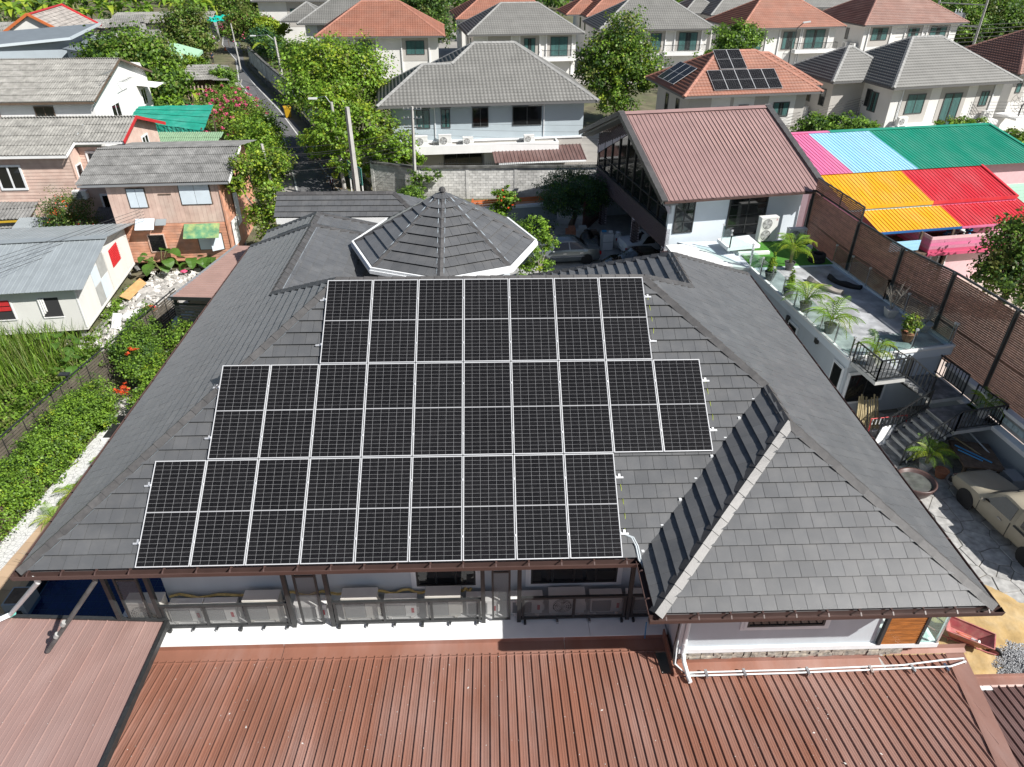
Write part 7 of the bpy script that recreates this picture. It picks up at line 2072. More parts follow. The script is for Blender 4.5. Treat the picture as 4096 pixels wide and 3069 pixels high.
def leaf_arrays(blobs, n, size, weights, clump=30, shell=.45, up=.55, flat=1.0, aspect=.42, spread=.30, droop=0.0):
 """Leaf quads scattered in clumps through ellipsoids (cx, cy, cz, rx, ry, rz)."""
 B_ = np.array(blobs, float); wv = (B_[:, 3]*B_[:, 4]*B_[:, 5])**.75; wv /= wv.sum()
 nc = max(6, n//clump)
 bi = RNG.choice(len(B_), nc, p=wv)
 d = RNG.normal(size=(nc, 3)); d /= np.linalg.norm(d, axis=1)[:, None]
 r = shell+(1-shell)*RNG.random(nc)**.6
 r *= 1+RNG.normal(0, .17, nc)
 cc = B_[bi, :3]+d*r[:, None]*B_[bi, 3:6]
 ci = RNG.integers(0, nc, n)
 rad = B_[bi[ci], 3:6].min(axis=1)*spread
 p = cc[ci]+RNG.normal(size=(n, 3))*rad[:, None]*np.array([.6, .6, .42])
 out = d[ci]
 nrm = out*.55+RNG.normal(size=(n, 3))*.5+np.array([0, 0, up])
 nrm /= np.linalg.norm(nrm, axis=1)[:, None]
 a = RNG.normal(size=(n, 3)); a[:, 2] -= droop; ax = np.cross(nrm, a); ax = np.cross(ax, nrm) if droop else ax
 ax /= np.linalg.norm(ax, axis=1)[:, None]
 bx = np.cross(nrm, ax)
 s = size*RNG.uniform(.6, 1.35, n)
 v0 = p-ax*(s*.5)[:, None]; v2 = p+ax*(s*.5)[:, None]-nrm*(s*.12)[:, None]
 v1 = p+bx*(s*aspect)[:, None]+nrm*(s*.08)[:, None]; v3 = p-bx*(s*aspect)[:, None]+nrm*(s*.08)[:, None]
 vs = np.stack([v0, v1, v2, v3], 1).reshape(-1, 3); fs = np.arange(4*n).reshape(n, 4)
 cm = RNG.choice(len(weights), nc, p=np.array(weights)/sum(weights)); mi = cm[ci]
 flip = RNG.random(n) < .25; mi = np.where(flip, RNG.choice(len(weights), n, p=np.array(weights)/sum(weights)), mi)
 vs[:, 2] = np.maximum(vs[:, 2], .02)
 return vs, fs, mi

def crown(name, parent, blobs, n, size, mats, weights, **kw):
 if n > 900: n, size = int(n*1.55), size*.80
 v, f, mi = leaf_arrays(blobs, n, size, weights, **kw)
 return link(name, np_mesh(name, v, f, mats, mi), parent)

def tree(name, label, base, blobs, n, size, mats, weights, cat='tree', tr=.18, bark='bark', limbs=True, group=None, **kw):
 t = thing(name, label, cat, base, 0, group)
 b = V(base)
 top = V(np.average(np.array([q[:3] for q in blobs]), axis=0))
 mb = MB(); mid = b.lerp(top, .55)+V(random.uniform(-.2, .2), random.uniform(-.2, .2), 0)
 mb.tube([b-V(0, 0, .05), b.lerp(mid, .5)+V(tr*.3, 0, 0), mid], [tr*1.25, tr, tr*.75], 8)
 if limbs:
  for q in blobs:
   c = V(q[:3]); e = mid.lerp(c, .6)+V(random.uniform(-.3, .3), random.uniform(-.3, .3), .2)
   mb.tube([mid-V(0, 0, .1), e, c+V(0, 0, q[5]*.4)], [tr*.7, tr*.4, tr*.12], 6)
   for k in range(3):
    a = random.uniform(0, 6.28); f = c+V(math.cos(a)*q[3]*.7, math.sin(a)*q[4]*.7, random.uniform(-.3, .5)*q[5])
    mb.tube([e, e.lerp(f, .5)+V(0, 0, .15), f], [tr*.32, tr*.2, tr*.06], 5)
 obj('trunk', mb, M[bark], t)
 crown('crown', t, blobs, n, size, mats, weights, **kw)
 return t

tree('mango_tree', 'big round dark green mango tree behind the white corrugated roofed house', (-30.5, 74, 0),
  [(-30.5, 74, 4.4, 4.2, 4, 3.4), (-27.4, 72.5, 3.2, 2.4, 3, 2.6), (-34.0, 74, 3.8, 2.2, 3, 2.6), (-29.6, 71.5, 2.2, 3.4, 2.4, 2.0), (-26.3, 70, 1.6, 1.6, 2, 1.4)], 17000, .42, [MG, DG, LG, OL], [.4, .18, .26, .16], droop=.6, up=.4)
tree('bushy_tree', 'bushy olive green tree left of the lane beyond the mint tent', (-36.9, 108, 0), [(-36.9, 108, 4.3, 3.4, 3, 2.9), (-36, 107, 2.4, 3.0, 2.5, 1.8)], 8000, .42, [OL, MG, DG], [.4, .4, .2], droop=.5)
tree('lane_tree', 'tall loose lime green tree hanging over the lane wall, left of the blue grey house', (-3.6, 49, 0),
  [(-6.2, 54, 8.0, 3.2, 2.8, 1.7), (-3.0, 53.5, 7.0, 2.6, 2.5, 2.2), (-7.4, 53, 6.0, 2.2, 2.3, 1.8), (-4.8, 54.5, 6.2, 3.4, 2.5, 2.2), (-4.4, 49, 5.4, 2.5, 2.2, 1.7), (-2.0, 47, 4.2, 2.5, 1.8, 1.7), (.2, 45.6, 3.0, 1.9, 1.4, 1.3), (-3.6, 46.5, 3.1, 2.0, 1.5, 1.3), (1.6, 44.9, 2.2, 1.3, 1.0, .8), (-1.4, 45.0, 2.3, 1.9, 1.1, 1.1), (-4.3, 44.0, 4.8, 1.5, 1.0, 1.4), (-3.2, 43.5, 2.7, 1.5, .9, 1.2), (-5.4, 45.2, 3.6, 1.3, 1.1, 1.1), (-.2, 44.0, 3.4, 1.3, .8, 1.0)], 24000, .27, [LG, YG, MG, OL], [.56, .22, .14, .08], tr=.2, shell=.55)
tree('tall_tree', 'tall light green feathery tree between the blue grey house and the solar red roof', (20.9, 66, 0),
  [(21.0, 66, 8.2, 2.0, 2, 2.4), (20.0, 66, 6.6, 3.2, 2.4, 2.2), (22.4, 66, 6.0, 2.8, 2.4, 2.0), (19.0, 65.5, 5.0, 2.6, 2.2, 1.5), (23.8, 65.5, 4.6, 2.0, 1.8, 1.3), (20.6, 65, 3.0, 2.2, 2, 1.6)], 16000, .30, [MG, LG, DG, YG, OL], [.36, .14, .2, .12, .18], tr=.2)
tree('round_tree', 'small round green tree behind the red tiled solar house', (37.6, 82, 0), [(37.6, 82, 6.2, 2.8, 2.6, 1.6), (36.4, 81, 4.8, 2.4, 2, 1.4), (34.2, 80, 4.0, 2.0, 1.6, 1.0)], 6500, .32, [MG, LG, DG], [.5, .3, .2])
tree('weeping_tree', 'dark feathery weeping tree in the shaded yard in front of the block wall', (13.3, 36.6, 0), [(13.4, 36.5, 2.9, 2.2, 1.8, .95), (12.4, 36.2, 2.0, 1.4, 1.2, 1.0), (14.6, 36.2, 2.1, 1.3, 1.1, 1.0), (13.4, 35.6, 1.6, 1.6, .8, .8)], 11000, .17, [BG, DG, MG], [.55, .3, .15], droop=1.5, up=.2, aspect=.22)
tree('roadside_tree', 'sparse yellow green tree by the pink and orange house at the lane corner', (-6.0, 31.2, 0),
  [(-6.3, 31, 5.9, 1.0, .9, .6), (-4.9, 31.3, 6.0, .9, .9, .6), (-7.0, 30.9, 4.9, .6, .8, .6), (-5.4, 31.1, 4.6, .8, .9, .7), (-4.9, 31.2, 3.2, .8, .9, .7), (-6.2, 31, 2.9, .7, .8, .7), (-5.6, 31, 1.6, .8, .8, .6)], 6500, .19, [LG, YG, MG, OL], [.4, .25, .22, .13], tr=.10, bark='palebark', clump=14, spread=.45)
t = tree('bougainvillea', 'bougainvillea bush with pink and magenta flowers beside the green shade net', (-17.6, 62, 0), [(-17.8, 63, 2.4, 2.8, 2.6, 1.5), (-15.4, 61, 2.0, 2.2, 2.4, 1.5), (-19.6, 64.5, 2.4, 1.6, 1.8, 1.2), (-16.4, 58.6, 1.5, 2.0, 1.8, 1.3)], 8500, .22, [MG, OL, LG], [.5, .3, .2], tr=.1)
crown('flowers', t, [(-17.8, 62.4, 2.6, 3.0, 2.6, 1.6), (-15.4, 60.4, 2.2, 2.4, 2.4, 1.6), (-19.6, 63.6, 2.4, 1.8, 1.8, 1.3), (-16.6, 58.0, 1.6, 2.2, 1.8, 1.3)], 1500, .25, [PINK, MAG], [.75, .25], clump=14, shell=.85, spread=.09)
tree('vine_thicket', 'lime green vine thicket along the left side of the lane below the bougainvillea', (-11.8, 52, 0), [(-12.6, 54, 2.0, 2.0, 2.4, 1.6), (-11.2, 51, 1.8, 1.7, 2.2, 1.6), (-10.0, 47.5, 1.4, 1.5, 2.2, 1.3), (-13.6, 57, 1.8, 1.6, 2, 1.4)], 10000, .24, [LG, YG, MG], [.45, .25, .3], cat='thicket', tr=.08)
tree('tower_shrub', 'thin light green shrub growing beside the white tower gutter', (10.4, 26.6, 0), [(10.2, 26.5, 3.5, .75, .7, .65), (10.8, 26.6, 2.6, .8, .7, .5), (9.9, 26.4, 2.2, .8, .7, .55), (10.5, 26.4, 1.5, .9, .8, .5), (9.6, 26.4, 1.2, .6, .6, .45)], 2600, .14, [LG, MG, YG], [.5, .4, .1], tr=.06, cat='shrub', bark='palebark')
tree('mango_tree', 'dark mango tree cut off by the right edge below the red roofs', (35.2, 23.2, 0), [(35.2, 23.4, 3.6, 1.7, 1.6, 1.6), (34.2, 22.8, 2.4, 1.3, 1.3, 1.2), (36.4, 23.6, 4.4, 1.5, 1.4, 1.2), (36, 22.4, 1.9, 1.8, 1.4, 1.2)], 6000, .26, [DG, MG, OL], [.45, .35, .2], droop=.6, up=.35, aspect=.3)
tree('mango_tree', 'row of mango foliage behind the pink roof end, beside the leaning pole', (35.2, 48.2, 0), [(34.0, 48, 3.6, 1.6, 1.4, 1.2), (36.4, 48.2, 3.6, 1.5, 1.4, 1.2), (38.2, 48.6, 3.4, 1.3, 1.2, 1.0), (35.2, 47.6, 2.4, 2.2, 1.4, 1.4)], 6500, .30, [MG, DG, LG], [.55, .25, .2], droop=.6, aspect=.3)
tree('garden_tree', 'loose pale green garden shrub behind the green metal roof', (47.2, 50.2, 0), [(46.6, 50, 3.3, 1.3, 1, .8), (48.2, 50.2, 3.2, 1.3, 1, .8)], 2200, .24, [MG, LG, OL], [.4, .4, .2], cat='shrub')
tree('garden_tree', 'shrub at the right edge behind the end of the green metal roof', (50.3, 46.5, 0), [(50.2, 46.5, 3.2, 1.0, 1.6, .8)], 1500, .26, [MG, LG, OL], [.5, .3, .2], cat='shrub')
tree('leafy_tree', 'large olive green tree at the far bend of the lane', (-34.5, 134, 0), [(-36.5, 134, 4.6, 3.6, 3, 2.6), (-32.5, 133, 4.0, 3.4, 3, 2.6), (-29.5, 131, 3.2, 2.6, 2.5, 2.0), (-34, 131, 2.2, 3.6, 2.5, 1.8)], 11000, .42, [OL, MG, DG, LG], [.4, .3, .2, .1])
tree('dark_tree', 'dark green tree in the shade behind the orange roofed house', (-1.0, 104, 0), [(-1.4, 104, 7.6, 3.2, 2.8, 2.4), (.6, 103.5, 5.4, 2.2, 2.4, 2.2), (-3.2, 104, 5.4, 2.2, 2.4, 2.2)], 8000, .36, [DG, MG, OL], [.5, .35, .15])
for k, (x, y, lb) in enumerate(((86, 122, 'dark green tree behind the concrete poles in the top right corner'), (95, 124, 'second dark green tree from the right in the top right corner'), (104, 122, 'dark green tree at the right end of the top right corner'), (91, 133, 'tall back tree in the top right corner'), (101, 136, 'farthest tree on the right in the top right corner'))):
 tree('boundary_tree', lb, (x, y, 0), [(x, y, 4.4, 5.0, 4, 3.6), (x+2, y-1, 3, 4, 3, 2.6), (x-2.5, y-1.5, 2.8, 3.4, 3, 2.4)], 7500, .5, [MG, DG, OL, LG], [.4, .3, .2, .1], group='trees along the estate boundary')
tree('lane_shrub', 'dark bluish shrub hanging over the far end of the lane wall', (-23.6, 101, 0), [(-24.4, 103, 3.4, 1.9, 2.4, 1.6), (-22.0, 98, 3.0, 1.9, 2.4, 1.6)], 5000, .34, [BG, DG, MG], [.4, .3, .3], cat='shrub', tr=.1)
tree('lane_shrub', 'bright yellow green bush above the lane wall', (-24.4, 108, 0), [(-25.6, 109, 4.6, 1.7, 1.5, .9), (-23.4, 108, 4.2, 1.6, 1.5, .9)], 3000, .36, [YG, LG], [.8, .2], cat='shrub', tr=.1)
tree('lane_shrub', 'green shrub above the lane wall behind the street light pole', (-15.6, 86.5, 0), [(-16.6, 87.5, 3.6, 1.7, 1.8, 1.5), (-14.4, 85.5, 3.4, 1.6, 1.6, 1.6), (-17.8, 90.5, 3.0, 1.6, 1.8, 1.2)], 5000, .30, [MG, LG, DG], [.5, .3, .2], cat='shrub', tr=.1)
tree('cross_shrub', 'green shrub above the far estate roofs, right of the pink flowered tree', (-30, 114, 0), [(-30, 114, 4.0, 3.2, 2.6, 2.4), (-27, 113, 3.6, 2.4, 2, 2.2)], 5500, .38, [MG, OL, PINK], [.6, .36, .04], cat='shrub')
for lb, bl, n, mm, ww in (('dark fruit shrub beside the small grey shed', [(-17.5, 31, 3.3, 1.35, 1.1, 1.0), (-16.6, 30.8, 2.5, 1.0, .9, .9), (-18.3, 31, 2.4, .9, .9, .8)], 3600, [DG, MG, OL, ORG], [.42, .33, .22, .03]),
       ('leafy shrub beside the pale shed roof at the lane', [(-23.2, 79, 2.2, 1.6, 1.6, 1.2), (-24.4, 81.5, 1.8, 1.2, 1.2, 1.0)], 3000, [MG, LG, DG], [.6, .25, .15]),
       ('shrub with small yellow flowers below the mint tent', [(-29.6, 87.5, 2.3, 2.0, 1.5, 1.0)], 2600, [MG, YG, LG], [.5, .25, .25]),
       ('low shrub between the lane and the bougainvillea', [(-21.6, 74.5, 1.2, 1.9, 1.9, 1.0), (-19.8, 71, 1.4, 1.6, 1.7, 1.1)], 3600, [MG, LG, OL], [.5, .3, .2]),
       ('low growth under the mango tree beside the green shade net', [(-24.2, 62.5, 1.6, 2.2, 2, 1.3), (-27, 64, 1.4, 2.2, 2, 1.3)], 3600, [MG, LG, DG], [.5, .25, .25]),
       ('feathery shrub with orange flowers in the garden beside the tiled house', [(-8.7, 18.2, 1.25, 1.1, 1.5, .75), (-8.0, 16.8, 1.0, .8, 1.0, .6)], 5200, [MG, DG, LG], [.5, .25, .25]),
       ('light green shrub under the eave by the carport', [(-6.9, 19.4, 1.0, .9, 1.3, .8), (-6.3, 21.0, .9, .6, .8, .7)], 3200, [LG, MG, OL], [.5, .35, .15]),
       ('bright leafy shrub hugging the eave above the white garden stones', [(-6.8, 16.0, 1.0, .7, 1.2, .75), (-6.9, 14.4, .8, .6, .8, .6)], 3600, [LG, MG, YG], [.5, .35, .15]),
       ('climbing shrub on the block wall left of the tower', [(2.2, 41.7, 1.3, .7, .35, 1.1), (3.2, 41.7, 2.0, 1.0, .3, .5), (1.6, 41.5, .6, .9, .5, .6)], 2600, [MG, LG, DG], [.5, .3, .2]),
       ('dark green shrub peeping out left of the tower roof tip', [(2.3, 37.2, 1.6, 1.0, .9, .9)], 2400, [DG, MG, LG], [.4, .4, .2]),
       ('shaded dark shrub between the tower and the silver sedan', [(8.6, 33.5, .9, 1.3, 1.0, .8), (10.6, 34.2, .8, 1.2, .8, .6)], 3000, [DG, MG], [.6, .4]),
       ('small clipped bush behind the brick building by the estate road', [(19.2, 48.5, 1.2, 1.0, .9, .9)], 1400, [LG, MG], [.7, .3]),
       ('trumpet vine on the garden fence with drooping leaves', [(-9.6, 20.8, 1.0, .5, 1.4, .7)], 2200, [MG, DG, LG], [.5, .3, .2])):
 b0 = bl[0]
 s_ = .11 if b0[1] < 45 else .26; n = int(n*1.5)
 tree('shrub', lb, (b0[0], b0[1], 0), bl, n, s_, mm, ww, cat='shrub', tr=.05)
t = tree('hibiscus', 'bright green hibiscus with red flowers in front of the block wall', (8.7, 36.2, 0), [(8.7, 36.2, 2.1, .75, .6, .6), (8.3, 36.2, 1.3, .7, .6, .5)], 1600, .19, [LG, MG], [.65, .35], cat='shrub', tr=.05)
crown('flowers', t, [(8.7, 36.0, 2.2, .75, .6, .65)], 60, .16, [ORG], [1], clump=6, shell=.9, spread=.05)
fl_ = tree('flower_cluster', 'cluster of orange red trumpet flowers in the garden beside the tiled house', (-8.3, 17.0, 0), [(-8.3, 16.9, 1.75, .22, .25, .16), (-8.0, 14.9, 1.0, .3, .5, .2)], 200, .12, [ORG], [1], cat='flowers', tr=.02, limbs=False, clump=10)

# clipped hedge along the garden fence
HG = thing('hedge', 'thick bright green clipped hedge between the slat fence and the patterned path', 'hedge', (-9.3, 9, 0))
bl = [(-9.62+(i*.62-2.5)*.092+random.uniform(-.08, .08), 4.0+i*.62, .85+random.uniform(-.12, .12), .82, .62, .92) for i in range(17)]
bl += [(-8.9, 14.4, .9, .7, .8, .8), (-8.35, 13.4, .8, .5, .6, .8)]
crown('foliage', HG, bl, 42000, .095, [MG, LG, YG, DG], [.46, .42, .05, .07], shell=.82, clump=26, spread=.26, up=.8)
obj('stems', MB().box(-9.9, 3.6, 0, -9.1, 14.2, 1.0), M['oldwood'], HG)

# weeds and tall grass on the left plot
v, f, mi = leaf_arrays([(-14.5+random.uniform(-5, 3.6), 8+random.uniform(0, 12), .12, .9, .9, .28) for _ in range(80)]+[(random.uniform(-12.8, -10.9), random.uniform(9, 19), .35, .9, .9, .4) for _ in range(26)]+[(random.uniform(-17, -11.3), random.uniform(9.5, 17), .45, .8, .8, .4) for _ in range(34)], 40000, .12, [.45, .35, .2], shell=.1, spread=.6, up=.8)
kind(link('weeds', np_mesh('weeds', v, f, [MG, LG, OL], mi)), 'stuff')
n = 4600
x = np.where(RNG.random(n) < .85, RNG.normal(-15.6, 1.5, n), RNG.uniform(-21, -11.2, n)); y = np.where(RNG.random(n) < .8, RNG.normal(18.2, 1.5, n), RNG.uniform(8, 20, n))
x = np.minimum(x, -11.0-.0*(y)); h = RNG.uniform(.5, 1.75, n); a = RNG.uniform(0, 2*PI, n); w_ = RNG.uniform(.010, .022, n); ln_ = h*RNG.uniform(.15, .55, n)
dx, dy = np.cos(a), np.sin(a)
b0 = np.stack([x-dy*w_, y+dx*w_, np.zeros(n)], 1); b1 = np.stack([x+dy*w_, y-dx*w_, np.zeros(n)], 1)
m0 = np.stack([x-dy*w_*.9+dx*ln_*.35, y+dx*w_*.9+dy*ln_*.35, h*.65], 1); m1 = np.stack([x+dy*w_*.9+dx*ln_*.35, y-dx*w_*.9+dy*ln_*.35, h*.65], 1)
tp = np.stack([x+dx*ln_, y+dy*ln_, h], 1)
vs = np.stack([b0, b1, m1, m0, tp, tp+.002], 1).reshape(-1, 3); k = np.arange(n)*6
fs = np.concatenate([np.stack([k, k+1, k+2, k+3], 1), np.stack([k+3, k+2, k+4, k+5], 1)])
kind(link('tall_grass', np_mesh('tall_grass', vs, fs, [MG, LG, OL], np.tile(RNG.integers(0, 3, n), 2))), 'stuff')
v, f, mi = leaf_arrays([(random.uniform(-12.7, -12.0)+.0, random.uniform(20.5, 28), .1, .6, .7, .35) for _ in range(12)]+[(random.uniform(-11, -10), random.uniform(20, 22), .2, .5, .5, .3) for _ in range(4)], 4500, .10, [.5, .5], shell=.1, spread=.6, up=.8)
kind(link('weeds', np_mesh('weeds', v, f, [MG, LG], mi)), 'stuff')
# ground growth in the far left quarter and below the banana grove
v, f, mi = leaf_arrays([(random.uniform(-45, -14), random.uniform(62, 100), .3, 2, 2, .8) for _ in range(40)]+[(random.uniform(-90, -38), random.uniform(125, 150), .8, 4, 3, 1.6) for _ in range(26)], 11000, .5, [.4, .3, .3], shell=.1, spread=.5, up=.7)
keep = ~((v[:, 0] > -30) & (v[:, 1] < 100) & (np.interp(v[:, 1], [p[1] for p in rdL], [p[0] for p in rdL])-.8 < v[:, 0])).reshape(-1, 4).any(axis=1).repeat(4)
kf = keep.reshape(-1, 4).all(axis=1); idx = np.nonzero(kf)[0]; vv_ = v.reshape(-1, 4, 3)[idx].reshape(-1, 3)
kind(link('undergrowth', np_mesh('undergrowth', vv_, np.arange(len(vv_)).reshape(-1, 4), [MG, DG, LG], mi[idx])), 'stuff')
v, f, mi = leaf_arrays([(random.uniform(-160, 40), random.uniform(168, 215), 3.2, 7, 5, 3.6) for _ in range(80)]+[(random.uniform(40, 190), random.uniform(150, 215), 3.4, 7, 5, 4) for _ in range(60)]+[(random.uniform(-20, 20), random.uniform(128, 150), 2.2, 5, 4, 3) for _ in range(14)], 40000, .9, [.4, .35, .25], shell=.35, spread=.35)
kind(link('far_wood', np_mesh('far_wood', v, f, [MG, DG, LG], mi)), 'stuff')

# banana plants
def blade_mesh(name, L, W, droop, mats, n=7, fold=.18, tatter=0.0):
 mb = MB(); rows = []
 for i in range(n+1):
  s = i/n; w = W*math.sin(PI*min(1, .08+s*.92))**.6*(1 if s < .98 else .3)
  x = L*s*(1-.25*droop*s); zc = L*(.55*s-droop*s*s)
  rows.append([(x, -w/2, zc+w*fold*(1 if i % 2 else .8)), (x, 0, zc), (x, w/2, zc+w*fold*(1 if i % 2 else .7))])
 for r in rows: mb.v.extend(r)
 for i in range(n):
  for k in range(2):
   mb.f.append([i*3+k, (i+1)*3+k, (i+1)*3+k+1, i*3+k+1]); mb.m.append(0)
 return mesh_of(name, mb, mats)
BAN = [blade_mesh('leaf', 2.6, .62, d, m) for d, m in ((.75, LG), (.95, YG), (1.15, LG), (.6, MG))]
M['banstem'] = mat('banana_stem', (.22, .23, .09), rough=.7, var=.3, scale=4)
def banana(label, x, y, sc=1.0, nl=8, group='banana plants', h=2.2):
 t = thing('banana_plant', label, 'banana plant', (x, y, 0), random.uniform(0, 6.28), group)
 obj('stem', MB().tube([(0, 0, 0), (.05, 0, h*.6*sc), (0, .05, h*sc)], [.16*sc, .13*sc, .09*sc], 8), M['banstem'], t, False)
 for i in range(nl):
  a = i*2.4+random.uniform(-.3, .3)
  Mx = Matrix.Translation((0, 0, h*sc*random.uniform(.88, 1.0))) @ Matrix.Rotation(a, 4, 'Z') @ Matrix.Rotation(-random.uniform(.1, .7), 4, 'Y') @ Matrix.Scale(sc*random.uniform(.8, 1.15), 4)
  link('leaf', random.choice(BAN), t, False, Mx)
 return t
k = 0
for y0, cnt, xa, xb in ((146, 13, -96, -38), (156, 12, -100, -34), (137, 9, -82, -52)):
 for i in range(cnt):
  banana('banana plant with arching lime leaves in the grove along the top left edge', xa+(xb-xa)*(i+.5)/cnt+random.uniform(-1.4, 1.4), y0+random.uniform(-2, 2), random.uniform(1.15, 1.7), 9, 'banana grove along the top left edge', 2.6)
for lb, x, y, sc in (('banana plant with two big leaves above the lane wall', -22.2, 96.5, 1.25), ('banana plant rising behind the mango tree', -35.2, 92, 1.2), ('young banana plant left of the mint tent', -38.5, 99, 1.1), ('small banana plant in front of the pale shed by the lane', -24.6, 73.0, .8), ('banana plant between the bushy tree and the tarpaulin', -41.5, 106, 1.1)):
 banana(lb, x, y, sc, 6, None)

# elephant ear plants
TARO = blade_mesh('leaf', .62, .52, .75, leafmat('taro_leaf', (.075, .16, .025), .3), n=5, fold=.12)
def taro(label, x, y, n=9, sc=1.0, h=.8):
 t = thing('elephant_ear', label, 'plant', (x, y, 0), random.uniform(0, 6))
 st_ = MB()
 for i in range(n):
  a = i*2.4+random.uniform(-.4, .4); r = random.uniform(.15, .7)*sc; hh = h*sc*random.uniform(.55, 1.15)
  st_.tube([(0, 0, 0), (r*.5*math.cos(a), r*.5*math.sin(a), hh*.7), (r*math.cos(a), r*math.sin(a), hh)], .012, 5)
  link('leaf', TARO, t, False, Matrix.Translation((r*math.cos(a), r*math.sin(a), hh)) @ Matrix.Rotation(a, 4, 'Z') @ Matrix.Rotation(random.uniform(.0, .5), 4, 'Y') @ Matrix.Scale(sc*random.uniform(.7, 1.2), 4))
 obj('stems', st_, M['banstem'], t, False)
taro('elephant ear plant with big leaves below the corner of the white cottage', -12.9, 19.4, 11, 1.1)
taro('elephant ear plant right of the tall grass by the slat fence', -11.4, 17.6, 9, 1.0); taro('tallest elephant ear plant at the foot of the orange boards', -11.6, 28.6, 12, 1.35, 1.0)
taro('elephant ear plant under the green awning of the wooden house', -10.0, 29.4, 11, 1.2); taro('elephant ear plant near the carport corner by the wooden house', -8.8, 30.0, 9, 1.1)

# feather palms
FROND = None
def frond_mesh(name, L, m, n=16, droop=.9, w=.30):
 mb = MB(); P_ = []
 for i in range(n+1):
  s = i/n; P_.append(V(L*s*(1-.28*droop*s), 0, L*(.75*s-.95*droop*s*s)))
 for i in range(n): mb.beam(P_[i], P_[i+1], .014*(1-.6*i/n), .012)
 for i in range(2, n+1):
  s = i/n; l = L*w*.75*math.sin(PI*(.15+.8*s))
  for sd in (-1, 1):
   tip = P_[i]+V(l*.65, sd*l*.8, -l*.35); p = P_[i]; q = P_[i]+V(L/n*.38, 0, 0)
   mb.add([p, q, tip+V(.01, 0, 0), tip], [(0, 1, 2, 3)])
 return mesh_of(name, mb, m)
FR = [frond_mesh('frond', 1.0, m, droop=d) for m, d in ((LG, .8), (YG, 1.0), (MG, .7), (LG, 1.15))]
def palm(label, x, y, z, h=1.2, n=11, sc=1.0, pot=None, potr=.26, poth=.42, stem=.3, group=None, cat='potted palm'):
 t = thing('potted_palm' if pot else 'palm', label, cat if pot else 'palm', (x, y, z), random.uniform(0, 6), group)
 if pot:
  obj('pot', MB().lathe([(potr*.62, 0), (potr*.8, poth*.5), (potr, poth*.92), (potr*1.08, poth), (potr*.95, poth), (potr*.9, poth*.88), (0, poth*.86)], 16), M[pot], t, False)
  z0 = poth*.88
 else: z0 = 0
 s_ = MB()
 for k in range(4):
  a = k*1.6; s_.tube([(.05*math.cos(a), .05*math.sin(a), z0), (.07*math.cos(a), .07*math.sin(a), z0+stem)], .022, 6)
 obj('stem', s_, M['banstem'], t, False)
 for i in range(int(n*1.5)):
  a = i*2.4; Mx = Matrix.Translation((.05*math.cos(a), .05*math.sin(a), z0+stem*random.uniform(.7, 1))) @ Matrix.Rotation(a, 4, 'Z') @ Matrix.Rotation(-random.uniform(-.1, .75), 4, 'Y') @ Matrix.Scale(sc*h*random.uniform(.75, 1.1), 4)
  link('frond', random.choice(FR), t, False, Mx)
 return t
M['pot_grey'] = mat('grey_clay_pot', (.13, .125, .12), rough=.7, var=.2, scale=5); M['pot_terra'] = mat('terracotta_pot', (.30, .13, .075), rough=.8, var=.15, scale=4)
M['pot_concrete'] = mat('concrete_pot', (.42, .42, .41), rough=.9, var=.15, scale=4)
palm('small areca palm in a grey pot, third from the turf along the terrace edge', 21.75, 17.55, 2.975, 1.5, 14, 1, 'pot_grey', group='pots along the terrace edge')
palm('spreading areca palm in a grey pot, fourth from the turf along the terrace edge', 22.05, 15.55, 2.975, 1.5, 14, 1, 'pot_grey', group='pots along the terrace edge')
palm('yellowing areca palm in a white square pot at the top of the stairs', 22.75, 13.0, 2.93, 1.15, 12, 1, 'pot_concrete', group='pots along the terrace edge')
palm('large bushy yellow green palm on the turf near the terrace corner', 22.7, 22.1, 2.975, 1.35, 18, 1, 'pot_grey', stem=.9)
palm('dark green palm in a pot at the foot of the stairs', 24.2, 9.9, 0, 1.1, 14, 1.0, 'pot_concrete', stem=.5)
palm('potted palm in shade on the lower stair landing', 26.85, 11.4, 1.43, .9, 12, 1.0, 'pot_concrete', stem=.3)
for k, (x, y, lb) in enumerate(((-7.6, 9.3, 'low yellow green palm on the path, second from the front'), (-7.7, 8.0, 'low yellow green palm on the path nearest the front'), (-7.3, 10.9, 'low palm on the path half hidden by the eave'))):
 palm(lb, x, y, 0, .9, 11, 1.0, None, stem=.1, group='small palms on the garden path')
def cypress(label, x, y, z, h=1.1):
 t = thing('potted_conifer', label, 'potted plant', (x, y, z))
 obj('pot', MB().lathe([(.16, 0), (.22, .2), (.27, .4), (.29, .44), (.25, .44), (.24, .38), (0, .38)], 16, (x, y, z)), M['pot_grey'], t)
 obj('trunk', MB().tube([(x, y, z+.38), (x, y, z+h)], .02, 6), M['bark'], t)
 crown('foliage', t, [(x, y, z+.45+h*.18, .20, .20, h*.2), (x, y, z+.45+h*.42, .16, .16, h*.22), (x, y, z+.45+h*.72, .09, .09, h*.22)], 1500, .06, [LG, YG, MG], [.4, .3, .3], shell=.5, clump=18, up=1.5)
cypress('pointed yellow green conifer in a grey pot nearest the turf on the terrace edge', 21.3, 20.9, 2.975); cypress('pointed yellow green conifer in a grey pot, second from the turf on the terrace edge', 21.55, 19.05, 2.975, 1.05)
